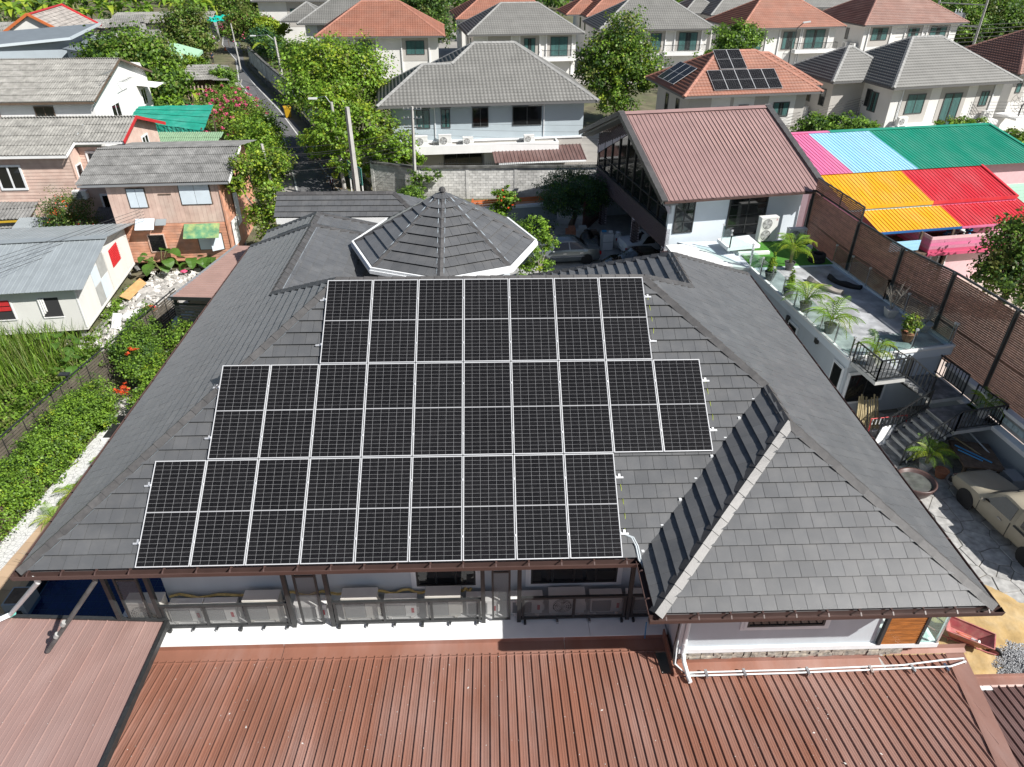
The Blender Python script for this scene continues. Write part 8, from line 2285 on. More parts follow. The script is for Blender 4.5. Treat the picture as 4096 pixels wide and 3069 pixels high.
def potted(label, x, y, z, pot, n, mats, w, r=.35, hh=.75, bare=False, square=False):
 t = thing('potted_shrub', label, 'potted plant', (x, y, z))
 if square: obj('pot', MB().add([(x+a*s, y+b*s, z+h_) for h_, s in ((0, .16), (.42, .24)) for a, b in ((-1, -1), (1, -1), (1, 1), (-1, 1))]+[(x+a*.21, y+b*.21, z+.38) for a, b in ((-1, -1), (1, -1), (1, 1), (-1, 1))], [(0, 1, 5, 4), (1, 2, 6, 5), (2, 3, 7, 6), (3, 0, 4, 7), (8, 9, 10, 11), (4, 5, 9, 8), (5, 6, 10, 9), (6, 7, 11, 10), (7, 4, 8, 11)]), M[pot], t)
 else: obj('pot', MB().lathe([(.17, 0), (.24, .2), (.30, .36), (.32, .40), (.28, .40), (.27, .34), (0, .34)], 16, (x, y, z)), M[pot], t)
 s_ = MB()
 for i in range(9):
  a = random.uniform(0, 6.28); e = V(x+math.cos(a)*r, y+math.sin(a)*r, z+.4+hh*random.uniform(.6, 1.1)); m_ = V(x, y, z+.36).lerp(e, .5)+V(0, 0, .12)
  s_.tube([(x, y, z+.34), m_, e], [.014, .01, .005], 5)
  for k in range(3): s_.tube([m_, m_+V(random.uniform(-.2, .2), random.uniform(-.2, .2), random.uniform(.1, .3))], .005, 4)
 obj('branches', s_, M['palebark'] if bare else M['bark'], t)
 if not bare: crown('foliage', t, [(x, y, z+.5+hh*.5, r, r, hh*.5)], n, .09, mats, w, shell=.5, clump=12)
potted('round leafed shrub in an orange clay pot by the terrace end railing', 25.05, 14.75, 2.975, 'pot_terra', 900, [OL, MG, YG], [.4, .4, .2])
potted('leafless white twigged shrub in a pale square pot against the brown screen', 25.35, 16.9, 2.975, 'pot_concrete', 0, None, None, .45, 1.2, True, True)
potted('bare twiggy shrub at the far right corner of the terrace', 26.2, 15.6, 2.975, 'pot_concrete', 0, None, None, .4, .9, True)
potted('bare adenium with grey branches in a grey planter at the front corner of the pool', -6.8, 5.6, .0, 'pot_grey', 0, None, None, .5, .8, True, True)
tree('shrub', 'pink flowered shrub at the left edge beside the pool planter', (-8.3, 3.6, 0), [(-8.1, 3.7, .5, .45, .5, .4)], 500, .1, [MG, LG, PINK], [.45, .4, .15], cat='shrub', tr=.03)

# ------------------------------------------------------------------ poles, lamps and cables
M['pole'] = mat('concrete_pole', (0.42, 0.41, 0.39), rough=.85, var=.18, scale=3, col2=(.28, .27, .25), fac2=.5, scale2=1.5)
M['cable'] = mat('black_cable', (.03, .03, .032), rough=.6)
M['lampwhite'] = mat('lamp_housing', (.7, .71, .71), rough=.4)
def pole(label, b, t_, r=.14, arms=0, lamp=None, group=None, square=True):
 t = thing('utility_pole', label, 'pole', b, 0, group)
 b, tp = V(b), V(t_)
 m = MB(); n = 4 if square else 10
 m.tube([b, tp], [r*1.25, r*.8], n)
 obj('shaft', m, M['pole'], t)
 if arms:
  a = MB()
  for k in range(arms):
   c = b.lerp(tp, .97-.09*k); a.beam(c-V(.65, 0, 0), c+V(.65, 0, 0), .07, .07)
  o = obj('crossarm', a, M['steel'], t)
  for k in range(arms):
   for dx in (-.6, -.3, .3, .6):
    c = b.lerp(tp, .97-.09*k)+V(dx, 0, .03)
    obj('insulator', MB().lathe([(.025, 0), (.04, .05), (.02, .09), (.03, .12), (0, .14)], 8, c), M['concrete'], o)
 if lamp:
  z0 = b.lerp(tp, lamp[1]); e = z0+V(*lamp[0])
  ar = obj('lamp_arm', MB().tube([z0, z0.lerp(e, .35)+V(0, 0, .45), e], .035, 6), M['steel'], t)
  d = (e-z0); d.z = 0; d.normalize()
  obj('lamp_head', MB().beam(e-d*.1, e+d*.55, .22, .10), M['lampwhite'], t)
 return t
pole('thick square concrete pole at the lane corner in front of the tall lime tree', (-2.02, 40.9, 0), (-2.05, 40.9, 6.95), .2)
pole('slim concrete pole with crossarms and insulators in front of the blue grey house', (2.1, 42.0, 0), (2.3, 42.0, 6.75), .12, 3)
pole('round stained pole just left of the green sign at the lane corner', (-3.75, 45, 0), (-3.92, 45, 6.45), .13, square=False, lamp=((-1.1, 0, .45), .97))
pole('street light pole with a curved arm rising above the lane wall', (-17.5, 84.0, 0), (-17.75, 84.0, 6.0), .15, lamp=((-2.3, 0, .55), .93))
pole('concrete pole leaning beside the lane wall at the far bend', (-26.4, 96.5, 0), (-26.6, 96.5, 6.1), .10)
pole('concrete pole hidden among the sparse yellow green tree by the pink house', (-7.9, 40.5, 0), (-8.2, 40.5, 4.6), .14)
pole('cluttered concrete pole with cables and a street lamp in front of the grey roofed house', (42.3, 58.0, 0), (42.6, 58.0, 4.4), .16, 0, lamp=((.9, 0, .5), .95))
pole('left post of the double transformer pole in the top right corner', (80.5, 117, 0), (81.0, 117, 9), .2, group='double transformer pole')
tr = pole('right post of the double transformer pole in the top right corner', (86.3, 113, 0), (86.3, 113, 9.3), .2, group='double transformer pole')
tf_ = thing('transformer', 'grey transformer hanging on the double pole in the top right corner', 'transformer', (83.4, 115, 4))
obj('tank', MB().box(-.9, -.6, 0, .9, .6, 1.7, M=Matrix.Translation((83.4, 115, 4.0))).box(-1.1, -.4, .3, 1.1, .4, 1.4, M=Matrix.Translation((83.4, 115, 4.0))), M['fascia'], tf_)
obj('platform', MB().beam((80.8, 117, 3.9), (86.3, 113, 3.9), .5, .15).beam((80.8, 117, 7), (86.3, 113, 7), .2, .15), M['pole'], tf_)
for i in range(3): obj('bushing', MB().lathe([(.08, 0), (.12, .2), (.06, .3), (.1, .45), (0, .6)], 8, (82.9+i*.45, 115, 5.7)), M['lampwhite'], tf_)
sl_ = thing('street_lamp', 'thin curved street lamp in front of the red roofed house with the balcony', 'street lamp', (48.2, 92.0, 0))
obj('shaft', MB().tube([(48.2, 91.5, 0), (48.0, 91.5, 4.5), (48.4, 91.5, 6.2), (49.0, 91.3, 6.8)], [.12, .08, .06, .05], 8), M['dark_frame'], sl_)
obj('lamp_head', MB().beam((48.9, 91.3, 6.8), (49.8, 91.2, 6.95), .4, .14), M['lampwhite'], sl_)
pole('white stub of a pole sticking up at the bend of the lane', (-23.0, 82.5, 0), (-22.1, 82.5, 1.5), .12)
def wire(label, a, b, sag=.4, r=.012, group=None, name='overhead_cable'):
 a, b = V(a), V(b); pts = []
 for i in range(13):
  s = i/12; p = a.lerp(b, s); p.z -= sag*4*s*(1-s); pts.append(p)
 tag(obj(name, MB().tube(pts, r, 4), M['cable']), label, 'cable', group)
for i in range(4):
 z = 4.4+i*.45
 wire(f'{ORD[i]} thin black cable from the bottom in front of the blue grey house', (2.25, 42.0, z), (26, 40.5, z+.2), .25, .007, 'cables in front of the blue grey house')
for i in range(6):
 wire(f'{ORD[i]} black cable from the bottom slung across the lane to the slim pole', (2.2, 42.0, 3.6+i*.32), (-8.1, 40.4+(i % 2), 2.7+i*.28), .35, .014, 'cables across the lane')
for i in range(4):
 wire(f'{ORD[i]} black cable from the bottom running from the corner pole along the lane', (-2.05, 40.9, 5.6+i*.3), (-17.7, 84, 4.2+i*.3), .7, .015, 'cables along the lane')
for i in range(3):
 wire(f'{ORD[i]} black cable from the bottom between the poles at the far bend', (-17.7, 84, 4.3+i*.3), (-26.6, 96.5, 4.6+i*.3), .2, .018, 'cables at the far bend')
for i in range(5):
 wire(f'{ORD[i]} black cable from the bottom over the weeds and the slat fence', (-22-i*.2, 5.0+i*.15, 5.2+i*.10), (-7.7+i*.12, 40.4, 2.9+i*.2), .5, .010, 'cables over the weedy plot')
for i in range(6):
 wire(f'{ORD[i]} black cable from the bottom, left of the cluttered pole', (27, 47+i*.1, 3.2+i*.25), (42.4, 58, 3.0+i*.22), .3, .014, 'cables behind the rainbow roofs')
 wire(f'{ORD[i]} black cable from the bottom, right of the cluttered pole', (42.4, 58, 3.0+i*.22), (62, 55, 3.0+i*.3), .3, .014, 'cables right of the cluttered pole')
for i in range(7):
 wire(f'{ORD[i]} black cable from the bottom before the top right trees', (62, 92, 3.0+i*.5), (120, 108, 4.5+i*.55), .5, .03, 'cables in the top right corner')
cl = MB()
for i in range(14):
 a = random.uniform(0, 6.28); cl.tube([(42.5+.2*math.cos(a), 58-.2, 1.6+i*.17), (42.6+.35*math.cos(a+1), 57.7, 1.75+i*.17), (42.5+.2*math.cos(a+2), 57.8, 1.65+i*.18)], .03, 4)
tag(obj('cable_bundle', cl, M['cable']), 'tangle of cables wound round the cluttered pole behind the rainbow roofs', 'cables')

# ------------------------------------------------------------------ lane furniture
M['signgreen'] = mat('sign_green', (0.008, 0.19, 0.16), rough=.45); M['binyellow'] = mat('yellow_plastic', (.42, .25, .01), rough=.5); M['bingreen'] = mat('dark_green_plastic', (.012, .05, .03), rough=.5)
t = thing('lane_sign', 'green lettered notice board on two white posts behind the concrete pole', 'sign', (-2.3, 42.7, 0))
sA, sB = V(-2.92, 43.0, 0), V(-1.6, 41.0, 0); d = (sB-sA).normalized(); nrm = V(d.y, -d.x, 0); L_ = (sB-sA).length
obj('board', MB().extr([sA+V(0, 0, 1.45), sB+V(0, 0, 1.45), sB+V(0, 0, 2.72), sA+V(0, 0, 2.72)], -nrm*.04), M['signgreen'], t)
tx = MB()
for r in range(8):
 u = .14
 while u < L_-.25:
  l = random.uniform(.03, .13)
  tx.extr([sA+d*u+nrm*.003+V(0, 0, 2.55-r*.14), sA+d*min(L_-.12, u+l)+nrm*.003+V(0, 0, 2.55-r*.14), sA+d*min(L_-.12, u+l)+nrm*.003+V(0, 0, 2.61-r*.14), sA+d*u+nrm*.003+V(0, 0, 2.61-r*.14)], nrm*.004); u += l+.025
obj('lettering', tx, M['whitewall'], t)
obj('post', MB().beam(sA+d*.15+nrm*-.06, sA+d*.15-nrm*.06+V(0, 0, 2.7), .08, .08), M['whitewall'], t); obj('post', MB().beam(sB-d*.15-nrm*.06, sB-d*.15-nrm*.06+V(0, 0, 2.7), .08, .08), M['whitewall'], t)
def bin_(label, x, y, m, w=.55, h=1.0, rz=0):
 t = thing('wheelie_bin', label, 'bin', (x, y, 0), rz)
 b = MB(); q = lambda s, z: [(-w/2*s, -w/2*s, z), (w/2*s, -w/2*s, z), (w/2*s, w/2*s, z), (-w/2*s, w/2*s, z)]
 b.add(q(.8, .06)+q(1, h*.9), [(3, 2, 1, 0), (4, 5, 6, 7), (0, 1, 5, 4), (1, 2, 6, 5), (2, 3, 7, 6), (3, 0, 4, 7)])
 obj('body', b, M[m], t, False); obj('lid', MB().extr([(-w*.54, -w*.56, h*.9), (w*.54, -w*.56, h*.9), (w*.54, w*.5, h), (-w*.54, w*.5, h)], (0, 0, .05)), M[m], t, False)
 for s in (-1, 1): obj('wheel', MB().lathe([(.09, -.03), (.1, 0), (.09, .03)], 10, (s*w*.4, w*.45, .09), M=Matrix.Rotation(PI/2, 4, 'Y')), M['tyre'], t, False)
 return t
bin_('yellow wheelie bin against the lane wall', -13.7, 69.3, 'binyellow', .7, 1.1, .4); bin_('dark green wheelie bin in the shade of the lane wall', -7.9, 54.0, 'bingreen', .85, 1.45, .4)
def motorbike(label, x, y, rz, m):
 t = thing('motorbike', label, 'motorbike', (x, y, 0), rz)
 for xx in (-.62, .62):
  w_ = obj('wheel', MB().lathe([(.22, -.05), (.30, -.03), (.30, .03), (.22, .05)], 18, (xx, 0, .3), M=Matrix.Rotation(PI/2, 4, 'X')), M['tyre'], t, False)
  obj('rim', MB().lathe([(.2, -.02), (.2, .02), (.04, .03), (.04, -.03)], 12, (xx, 0, .3), M=Matrix.Rotation(PI/2, 4, 'X')), M['alu'], w_, False)
 obj('body', MB().extr([(-.75, -.12, .62), (-.1, -.12, .42), (.3, -.12, .40), (.45, -.12, .8), (.3, -.12, .82), (.1, -.12, .62), (-.2, -.12, .68), (-.8, -.12, .75)], (0, .24, 0)), m, t, False)
 obj('seat', MB().box(-.7, -.13, .72, .05, .13, .80), M['tyre'], t, False)
 obj('fork', MB().tube([(.62, 0, .3), (.45, 0, .85), (.38, 0, 1.0)], .035, 6).tube([(.38, -.34, 1.02), (.40, 0, 1.0), (.38, .34, 1.02)], .02, 6), M['steel'], t, False)
 obj('headlight', MB().lathe([(0, -.05), (.09, 0), (.07, .08), (0, .1)], 10, (.48, 0, .88), M=Matrix.Rotation(PI/2, 4, 'Y')), M['lampwhite'], t, False)
 obj('mirror', MB().box(.3, -.36, 1.16, .34, -.26, 1.22).box(.3, .26, 1.16, .34, .36, 1.22).beam((.36, -.3, 1.02), (.32, -.31, 1.16), .015, .015).beam((.36, .3, 1.02), (.32, .31, 1.16), .015, .015), M['tyre'], t, False)
 return t
motorbike('dark maroon motorbike parked at the edge of the shaded lane', -4.75, 45.2, R(-75), mat('maroon_paint', (.08, .008, .015), rough=.25, coat=.5)); motorbike('black motorbike with a load standing by the cart at the far lane', -35.6, 112.2, R(-70), M['blackcar'])
t = thing('food_cart', 'white covered street cart with a pink cloth at the far lane', 'cart', (-36.8, 115.5, 0), R(20))
obj('canopy', MB().extr([(-1.2, -1, 1.75), (1.2, -1, 1.75), (1.3, 1, 2.05), (-1.3, 1, 2.05)], (0, 0, .1)), M['whitewall'], t, False); obj('counter', MB().box(-1, -.6, .3, 1, .6, .95), M['whitewall'], t, False)
for sx in (-1, 1):
 for sy in (-.8, .8): obj('post', MB().box(sx-.03, sy-.03, 0, sx+.03, sy+.03, 1.85), M['steel'], t, False)
obj('cloth', MB().box(.5, -.9, 1.87, 1.15, .2, 2.0), M['rpink'], t, False)
t = thing('traffic_cone', 'small orange traffic cone at the kerb of the far lane', 'traffic cone', (-34.6, 116.5, 0))
obj('cone', MB().lathe([(.2, .04), (.05, .7), (0, .7)], 10, (-34.6, 116.5, 0)), M['orangepaint'], t); obj('base', MB().box(-34.85, 116.25, 0, -34.35, 116.75, .05), M['orangepaint'], t)

def person(label, x, y, rz, shirt, trousers):
 """A standing figure grown with a Skin modifier; hair, shirt and trousers are its children."""
 t = thing('person', label, 'person', (x, y, 0), rz)
 J = {'pel': (0, 0, .92), 'sp': (0, .02, 1.15), 'ch': (0, .01, 1.34), 'nk': (0, 0, 1.48), 'hd': (0, -.03, 1.60), 'cr': (0, -.02, 1.70)}
 for s, k in ((-1, 'l'), (1, 'r')):
  J.update({k+'sh': (s*.18, 0, 1.40), k+'el': (s*.25, .03, 1.13), k+'wr': (s*.24, -.10, .92), k+'ha': (s*.23, -.14, .85), k+'hp': (s*.09, 0, .88), k+'kn': (s*.11, -.03 if s < 0 else .02, .49), k+'an': (s*.12, .02 if s < 0 else -.04, .09), k+'to': (s*.14, -.14 if s < 0 else -.20, .04)})
 names = list(J); ix = {n: i for i, n in enumerate(names)}
 ed = [('pel', 'sp'), ('sp', 'ch'), ('ch', 'nk'), ('nk', 'hd'), ('hd', 'cr')]
 for k in 'lr': ed += [('ch', k+'sh'), (k+'sh', k+'el'), (k+'el', k+'wr'), (k+'wr', k+'ha'), ('pel', k+'hp'), (k+'hp', k+'kn'), (k+'kn', k+'an'), (k+'an', k+'to')]
 rad = dict(pel=.13, sp=.12, ch=.14, nk=.055, hd=.095, cr=.075, sh=.06, el=.042, wr=.03, ha=.035, hp=.085, kn=.055, an=.038, to=.03)
 def skin(nm, sub, m, k=1.0):
  idx = [n for n in names if n in sub]; jx = {n: i for i, n in enumerate(idx)}
  me = bpy.data.meshes.new(nm); me.from_pydata([J[n] for n in idx], [(jx[a], jx[b]) for a, b in ed if a in jx and b in jx], [])
  o = link(nm, me, t, False); md = o.modifiers.new('skin', 'SKIN'); sv = me.skin_vertices[0].data
  for n in idx:
   r_ = rad.get(n, rad.get(n[1:], .05))*k; sv[jx[n]].radius = (r_, r_*.85); sv[jx[n]].use_root = n in ('pel', 'ch') and n == idx[0]
  o.modifiers.new('sub', 'SUBSURF').levels = 1; o.modifiers['sub'].render_levels = 2; me.materials.append(m)
  return o
 skin('body', names, mat('skin', (.30, .17, .11), rough=.6))
 skin('shirt', ['pel', 'sp', 'ch', 'lsh', 'rsh', 'lel', 'rel'], mat('shirt_cloth', shirt, rough=.9), 1.12)
 skin('trousers', ['pel', 'lhp', 'rhp', 'lkn', 'rkn', 'lan', 'ran'], mat('trouser_cloth', trousers, rough=.9), 1.15)
 obj('hair', MB().lathe([(0, .11), (.07, .095), (.10, .04), (.105, -.02), (.09, -.05)], 12, (0, .0, 1.63)), mat('hair', (.01, .01, .01), rough=.6), t, False, smooth=True)
 fc = MB()
 for s in (-1, 1): fc.box(s*.035-.012, -.128, 1.60, s*.035+.012, -.118, 1.612); fc.box(s*.1-.012, -.03, 1.57, s*.1+.012, .01, 1.62)
 fc.box(-.012, -.145, 1.565, .012, -.115, 1.60); fc.box(-.025, -.126, 1.535, .025, -.112, 1.543)
 obj('face', fc, mat('face_detail', (.16, .08, .06), rough=.6), t, False)
 return t
person('person in a dark blue shirt standing in the shaded far lane by the motorbike', -32.4, 103.4, R(-20), (.02, .045, .10), (.02, .022, .03))

# ------------------------------------------------------------------ sand, gravel and the wheelbarrow
M['sand'] = mat('yellow_sand', (.42, .285, .12), rough=.95, var=.18, scale=2.5, col2=(.50, .40, .25), fac2=.6, scale2=1.2, bump=.6, bscale=12)
M['gravel'] = mat('grey_gravel', (.40, .41, .42), rough=.9, island=.4)
from mathutils import noise as _ns
def mound(name, label, cx, cy, rx, ry, h, m, cat, rot=0, n=40, amp=.35):
 mb = MB(); vs = []
 for j in range(n+1):
  for i in range(n+1):
   u, v = 2*i/n-1, 2*j/n-1; d = math.sqrt(u*u+v*v)
   x, y = cx+u*rx, cy+v*ry
   e = max(0, 1-d*(1+.25*_ns.noise(V(u*2, v*2, cx))))
   z = h*(e**.8)*(1+amp*_ns.noise(V(x*2.6, y*2.6, 1)))+.05*e**.3*_ns.noise(V(x*7, y*7, 3))*(1 if e > .02 else 0)-.01+(.03 if e > 0 else 0)
   vs.append((x, y, max(z, .0)))
 mb.add(vs, [(j*(n+1)+i, j*(n+1)+i+1, (j+1)*(n+1)+i+1, (j+1)*(n+1)+i) for j in range(n) for i in range(n)])
 o = obj(name, mb, m, smooth=True)
 return tag(o, label, cat)
mound('sand_pile', 'spread pile of yellow building sand on the paving right of the tiled house', 21.4, 2.4, 3.0, 2.9, .34, M['sand'], 'sand pile')
gv = []
for i in range(5200):
 a = random.uniform(0, 6.28); r = math.sqrt(random.random()); x, y = 22.35+r*1.05*math.cos(a), 1.15+r*1.15*math.sin(a)
 z = .12+.32*(1-r)**.8; s = random.uniform(.012, .026)
 p = V(x, y, z+random.uniform(0, .02)); e1 = V(random.gauss(0, 1), random.gauss(0, 1), random.gauss(0, 1)).normalized(); e2 = e1.cross(V(0, .3, 1)).normalized(); e3 = e1.cross(e2)
 gv.append([p+e1*s, p+e2*s, p-e1*s, p-e2*s, p+e3*s, p-e3*s])
gb = MB()
for q in gv: gb.add(q, [(0, 1, 4), (1, 2, 4), (2, 3, 4), (3, 0, 4), (1, 0, 5), (2, 1, 5), (3, 2, 5), (0, 3, 5)])
mound('gravel_mound', 'pile of grey crushed gravel beside the wheelbarrow', 22.35, 1.15, 1.2, 1.3, .40, mat('gravel_bed', (.26, .265, .27), rough=.95, var=.3, scale=14), 'gravel pile', n=20, amp=.1)
kind(obj('gravel', gb, M['gravel']), 'stuff')
M['barrow'] = mat('faded_red_paint', (.42, .115, .125), rough=.5, var=.2, scale=5, col2=(.40, .26, .20), fac2=.8, scale2=4)
WBM = Matrix.Translation((21.15, 2.0, .12)) @ Matrix.Rotation(R(-34), 4, 'Z')
t = thing('wheelbarrow', 'faded red wheelbarrow standing on the sand beside the gravel', 'wheelbarrow', (21.15, 2.0, .12), R(-34))
tr_ = MB()
lo = [(-.42, -.20, .32), (.30, -.17, .30), (.30, .17, .30), (-.42, .20, .32)]; hi_ = [(-.58, -.33, .62), (.62, -.30, .60), (.62, .30, .60), (-.58, .33, .62)]
tr_.add(lo+hi_, [(0, 1, 2, 3), (0, 4, 5, 1), (1, 5, 6, 2), (2, 6, 7, 3), (3, 7, 4, 0)])
for i in range(4): tr_.beam(hi_[i], hi_[(i+1) % 4], .03, .03)
obj('tray', tr_, M['barrow'], t, False)
hd = MB()
for s in (-1, 1): hd.tube([(-1.25, s*.30, .55), (-.5, s*.24, .30), (.55, s*.09, .20), (.78, s*.06, .21)], .02, 7); hd.tube([(-.45, s*.24, .30), (-.40, s*.24, .0), (-.2, s*.24, .0), (-.1, s*.22, .28)], .016, 6)
obj('handle', hd, M['barrow'], t, False)
wh_ = obj('wheel', MB().lathe([(.13, -.04), (.19, -.035), (.20, 0), (.19, .035), (.13, .04)], 18, (.72, 0, .20), M=Matrix.Rotation(PI/2, 4, 'X')), M['tyre'], t, False)
obj('hub', MB().lathe([(.13, -.02), (.13, .02), (.03, .03), (.03, -.03)], 12, (.72, 0, .20), M=Matrix.Rotation(PI/2, 4, 'X')), M['barrow'], wh_, False)
c_ = WBM @ V(.12, .02, .34)
ct = thing('grinder_tool', 'small white electric tool with an orange cord lying in the wheelbarrow', 'tool', c_)
obj('tool_body', MB().tube([c_, c_+V(.05, -.10, .04), c_+V(.09, -.17, .10)], [.05, .045, .055], 8), M['lampwhite'], ct); obj('cord', MB().tube([c_, c_+V(-.25, .12, .04), c_+V(-.36, .22, .08), c_+V(-.16, .16, .05), c_+V(0, .05, .05)], .012, 6), M['orangepaint'], ct)

# bowl, pots and junk beside the stairs
M['bowl'] = mat('brown_glazed_bowl', (.085, .05, .045), rough=.4, var=.2, scale=5)
tag(obj('water_bowl', MB().lathe([(.42, 0), (.56, .12), (.66, .34), (.72, .52), (.70, .56), (.64, .53), (.56, .30), (.40, .20), (0, .18)], 32, (23.15, 8.75, 0)), M['bowl'], smooth=True), 'big round brown glazed water bowl on the paving beside the stairs', 'bowl')
tag(obj('bowl_water', MB().poly([(23.15+.60*math.cos(i*PI/12), 8.75+.60*math.sin(i*PI/12), .42) for i in range(24)]), mat('murky_water', (.10, .105, .10), rough=.06, var=.3, scale=4)), 'murky grey water standing in the big brown bowl', 'water')
for x, y, r, lb, m in ((24.6, 9.5, .24, 'terracotta pot right of the palm at the foot of the stairs', 'pot_terra'), (22.25, 12.4, .28, 'terracotta pot on the ground below the terrace window', 'pot_terra')):
 tag(obj('flower_pot', MB().lathe([(r*.7, 0), (r, r*1.3), (r*1.08, r*1.4), (r*.9, r*1.4), (r*.85, r*1.2), (0, r*1.2)], 18, (x, y, .02)), M[m]), lb, 'pot')
bt = thing('bamboo_bundle', 'bundle of cut bamboo poles leaning on the wall below the terrace window', 'bamboo', (23.3, 13.0, 0))
M['bamboo'] = mat('bamboo', (.33, .27, .15), rough=.7, var=.25, scale=5, objvar=.25)
for i in range(12): obj('bamboo_pole', MB().tube([(22.7+i*.09, 12.55+random.uniform(-.15, .1), 0), (22.9+i*.075, 13.3, 1.1+random.uniform(-.2, .2))], .035, 6), M['bamboo'], bt)
fr_ = thing('metal_bed_frame', 'white and red tubular frame standing below the stairs', 'frame', (23.6, 12.0, 0))
fm = MB()
fm.tube([(22.9, 11.95, .0), (22.95, 12.15, .85), (24.5, 12.3, .9), (24.5, 12.1, 0)], .022, 6)
obj('frame', fm, M['redpaint'], fr_)
for i in range(9): obj('bar', MB().beam((23.05+i*.16, 12.16+i*.015, .55), (23.05+i*.16, 12.16+i*.015, .86), .03, .02), M['lampwhite'], fr_)
obj('bar', MB().tube([(23.0, 11.9, .42), (24.5, 12.0, .45)], .022, 6), M['lampwhite'], fr_)
tag(obj('white_board', MB().extr([(22.75, 11.3, .0), (23.25, 11.75, .75), (23.85, 11.9, .75), (23.35, 11.45, .0)], (.01, -.03, .01)), M['whitewall']), 'bright white board leaning against the stairs', 'board')
jb = thing('workbench', 'dark wooden bench loaded with blue and grey pipes by the pale boundary wall', 'bench', (26.2, 9.7, 0))
obj('bench_top', MB().extr([(25.2, 9.3, .62), (26.6, 9.0, .62), (26.9, 10.6, .62), (25.5, 10.9, .62)], (0, 0, .08)), M['oldwood'], jb)
for x, y in ((25.35, 9.4), (26.5, 9.15), (26.75, 10.45), (25.6, 10.75)): obj('leg', MB().box(x-.05, y-.05, 0, x+.05, y+.05, .62), M['oldwood'], jb)
for k, (a, b, m, lb) in enumerate((((25.5, 10.5, .75), (26.3, 9.4, .75), 'bluepipe', 'blue pipe lying on the dark bench, the longer one'), ((25.45, 10.2, .76), (26.0, 9.5, .76), 'bluepipe', 'short blue pipe lying on the dark bench'),
 ((25.7, 10.9, .8), (26.95, 8.6, .5), 'bamboo', 'yellow wooden pole lying across the dark bench'), ((26.3, 11.2, .95), (27.0, 8.7, .35), 'conduit', 'long grey pipe leaning on the pale boundary wall'))):
 tag(obj('loose_pipe', MB().tube([a, b], .03, 7), M[m]), lb, 'pipe')
tag(obj('crate', MB().box(26.5, 8.4, 0, 27.0, 9.1, .7), M['fascia']), 'grey plastic crate against the pale boundary wall', 'crate')

# on the terrace: tyres and old car parts
def tyre(label, x, y, z, r=.36, group=None):
 t = obj('tyre', MB().lathe([(r*.62, -.10), (r*.95, -.10), (r, -.06), (r, .06), (r*.95, .10), (r*.62, .10), (r*.58, .06), (r*.58, -.06), (r*.62, -.10)], 24, (x, y, z)), M['tyre'], smooth=False)
 tag(t, label, 'tyre', group)
tyre('lower of two black tyres stacked on the turf edge', 24.5, 23.1, 3.09, .42); tyre('upper of two black tyres stacked on the turf edge', 24.55, 23.15, 3.29, .40)
M['beige_plastic'] = mat('beige_plastic', (.36, .32, .28), rough=.6, var=.1)
def bumper(label, cx, cy, rz, L, m, bend=.25):
 mb = MB(); n = 10; Mx = Matrix.Translation((cx, cy, 2.98)) @ Matrix.Rotation(rz, 4, 'Z')
 for i in range(n):
  s0, s1 = -1+2*i/n, -1+2*(i+1)/n
  def sec(s): return [Mx @ V(s*L/2, bend*s*s-.12, .0), Mx @ V(s*L/2, bend*s*s-.16, .16+.05*math.cos(s*4)), Mx @ V(s*L/2, bend*s*s-.02, .24+.04*math.sin(s*6)), Mx @ V(s*L/2, bend*s*s+.10, .10), Mx @ V(s*L/2, bend*s*s+.06, .0)]
  a, b = sec(s0), sec(s1); mb.add(a+b, [(k, (k+1) % 5, 5+(k+1) % 5, 5+k) for k in range(5)])
 tag(obj('car_trim', mb, M[m]), label, 'car part')
bumper('beige plastic car dashboard part lying on the terrace tiles', 23.55, 19.9, R(-58), 1.9, 'beige_plastic', .2); bumper('black plastic car bumper lying on the terrace tiles', 24.6, 20.2, R(-52), 1.7, 'tyre', .3)
tag(obj('small_fan', MB().lathe([(.16, -.04), (.2, 0), (.16, .04), (0, .05)], 16, (24.6, 24.4, 3.2), M=Matrix.Rotation(PI/2, 4, 'X')).box(24.5, 24.35, 2.985, 24.7, 24.5, 3.02), M['lampwhite']), 'small grey fan standing on the turf near the brown screen', 'fan')

# ------------------------------------------------------------------ yard behind the tower
OW = thing('garden_wall', 'low garden wall with orange red planks on top in the shaded yard', 'wall', (9, 37, 0))
obj('wall', MB().extr([(6.6, 36.6, 0), (12.4, 37.7, 0), (12.4, 37.7, 1.05), (6.6, 36.6, 1.05)], (-.05, .25, 0)), M['bluegrey'], OW)
obj('coping', MB().extr([(6.6, 36.5, 1.05), (12.4, 37.6, 1.05), (12.4, 37.6, 1.2), (6.6, 36.5, 1.2)], (-.08, .4, 0)), M['pale_blue'], OW)
for k in range(3): obj('plank', MB().beam((6.4, 36.75, 1.32+k*.16), (12.2, 37.85, 1.32+k*.16), .05, .13), M['orangepaint'] if k else M['orange_board'], OW)
for x in (6.5, 9.4, 12.2): obj('post', MB().beam((x, 36.85+(x-6.5)*.19, 0), (x, 36.85+(x-6.5)*.19, 1.8), .12, .12), M['orangepaint'], OW)
GT = thing('slat_gate', 'dark reddish vertical slat gate left of the brick columns', 'gate', (15, 36.5, 0))
M['gate_wood'] = mat('dark_red_wood', (.07, .025, .018), rough=.6, objvar=.3)
gA, gB = V(13.9, 35.0, 0), V(15.6, 38.2, 0)
for i in range(16):
 c = gA.lerp(gB, i/15); obj('slat', MB().box(-.06, -.02, 0, .06, .02, 2.15, M=Matrix.Translation(c) @ Matrix.Rotation(R(62), 4, 'Z')), M['gate_wood'], GT)
for z in (.3, 1.9): obj('rail', MB().beam(gA+V(.04, -.03, z), gB+V(.04, -.03, z), .04, .08), M['gate_wood'], GT)
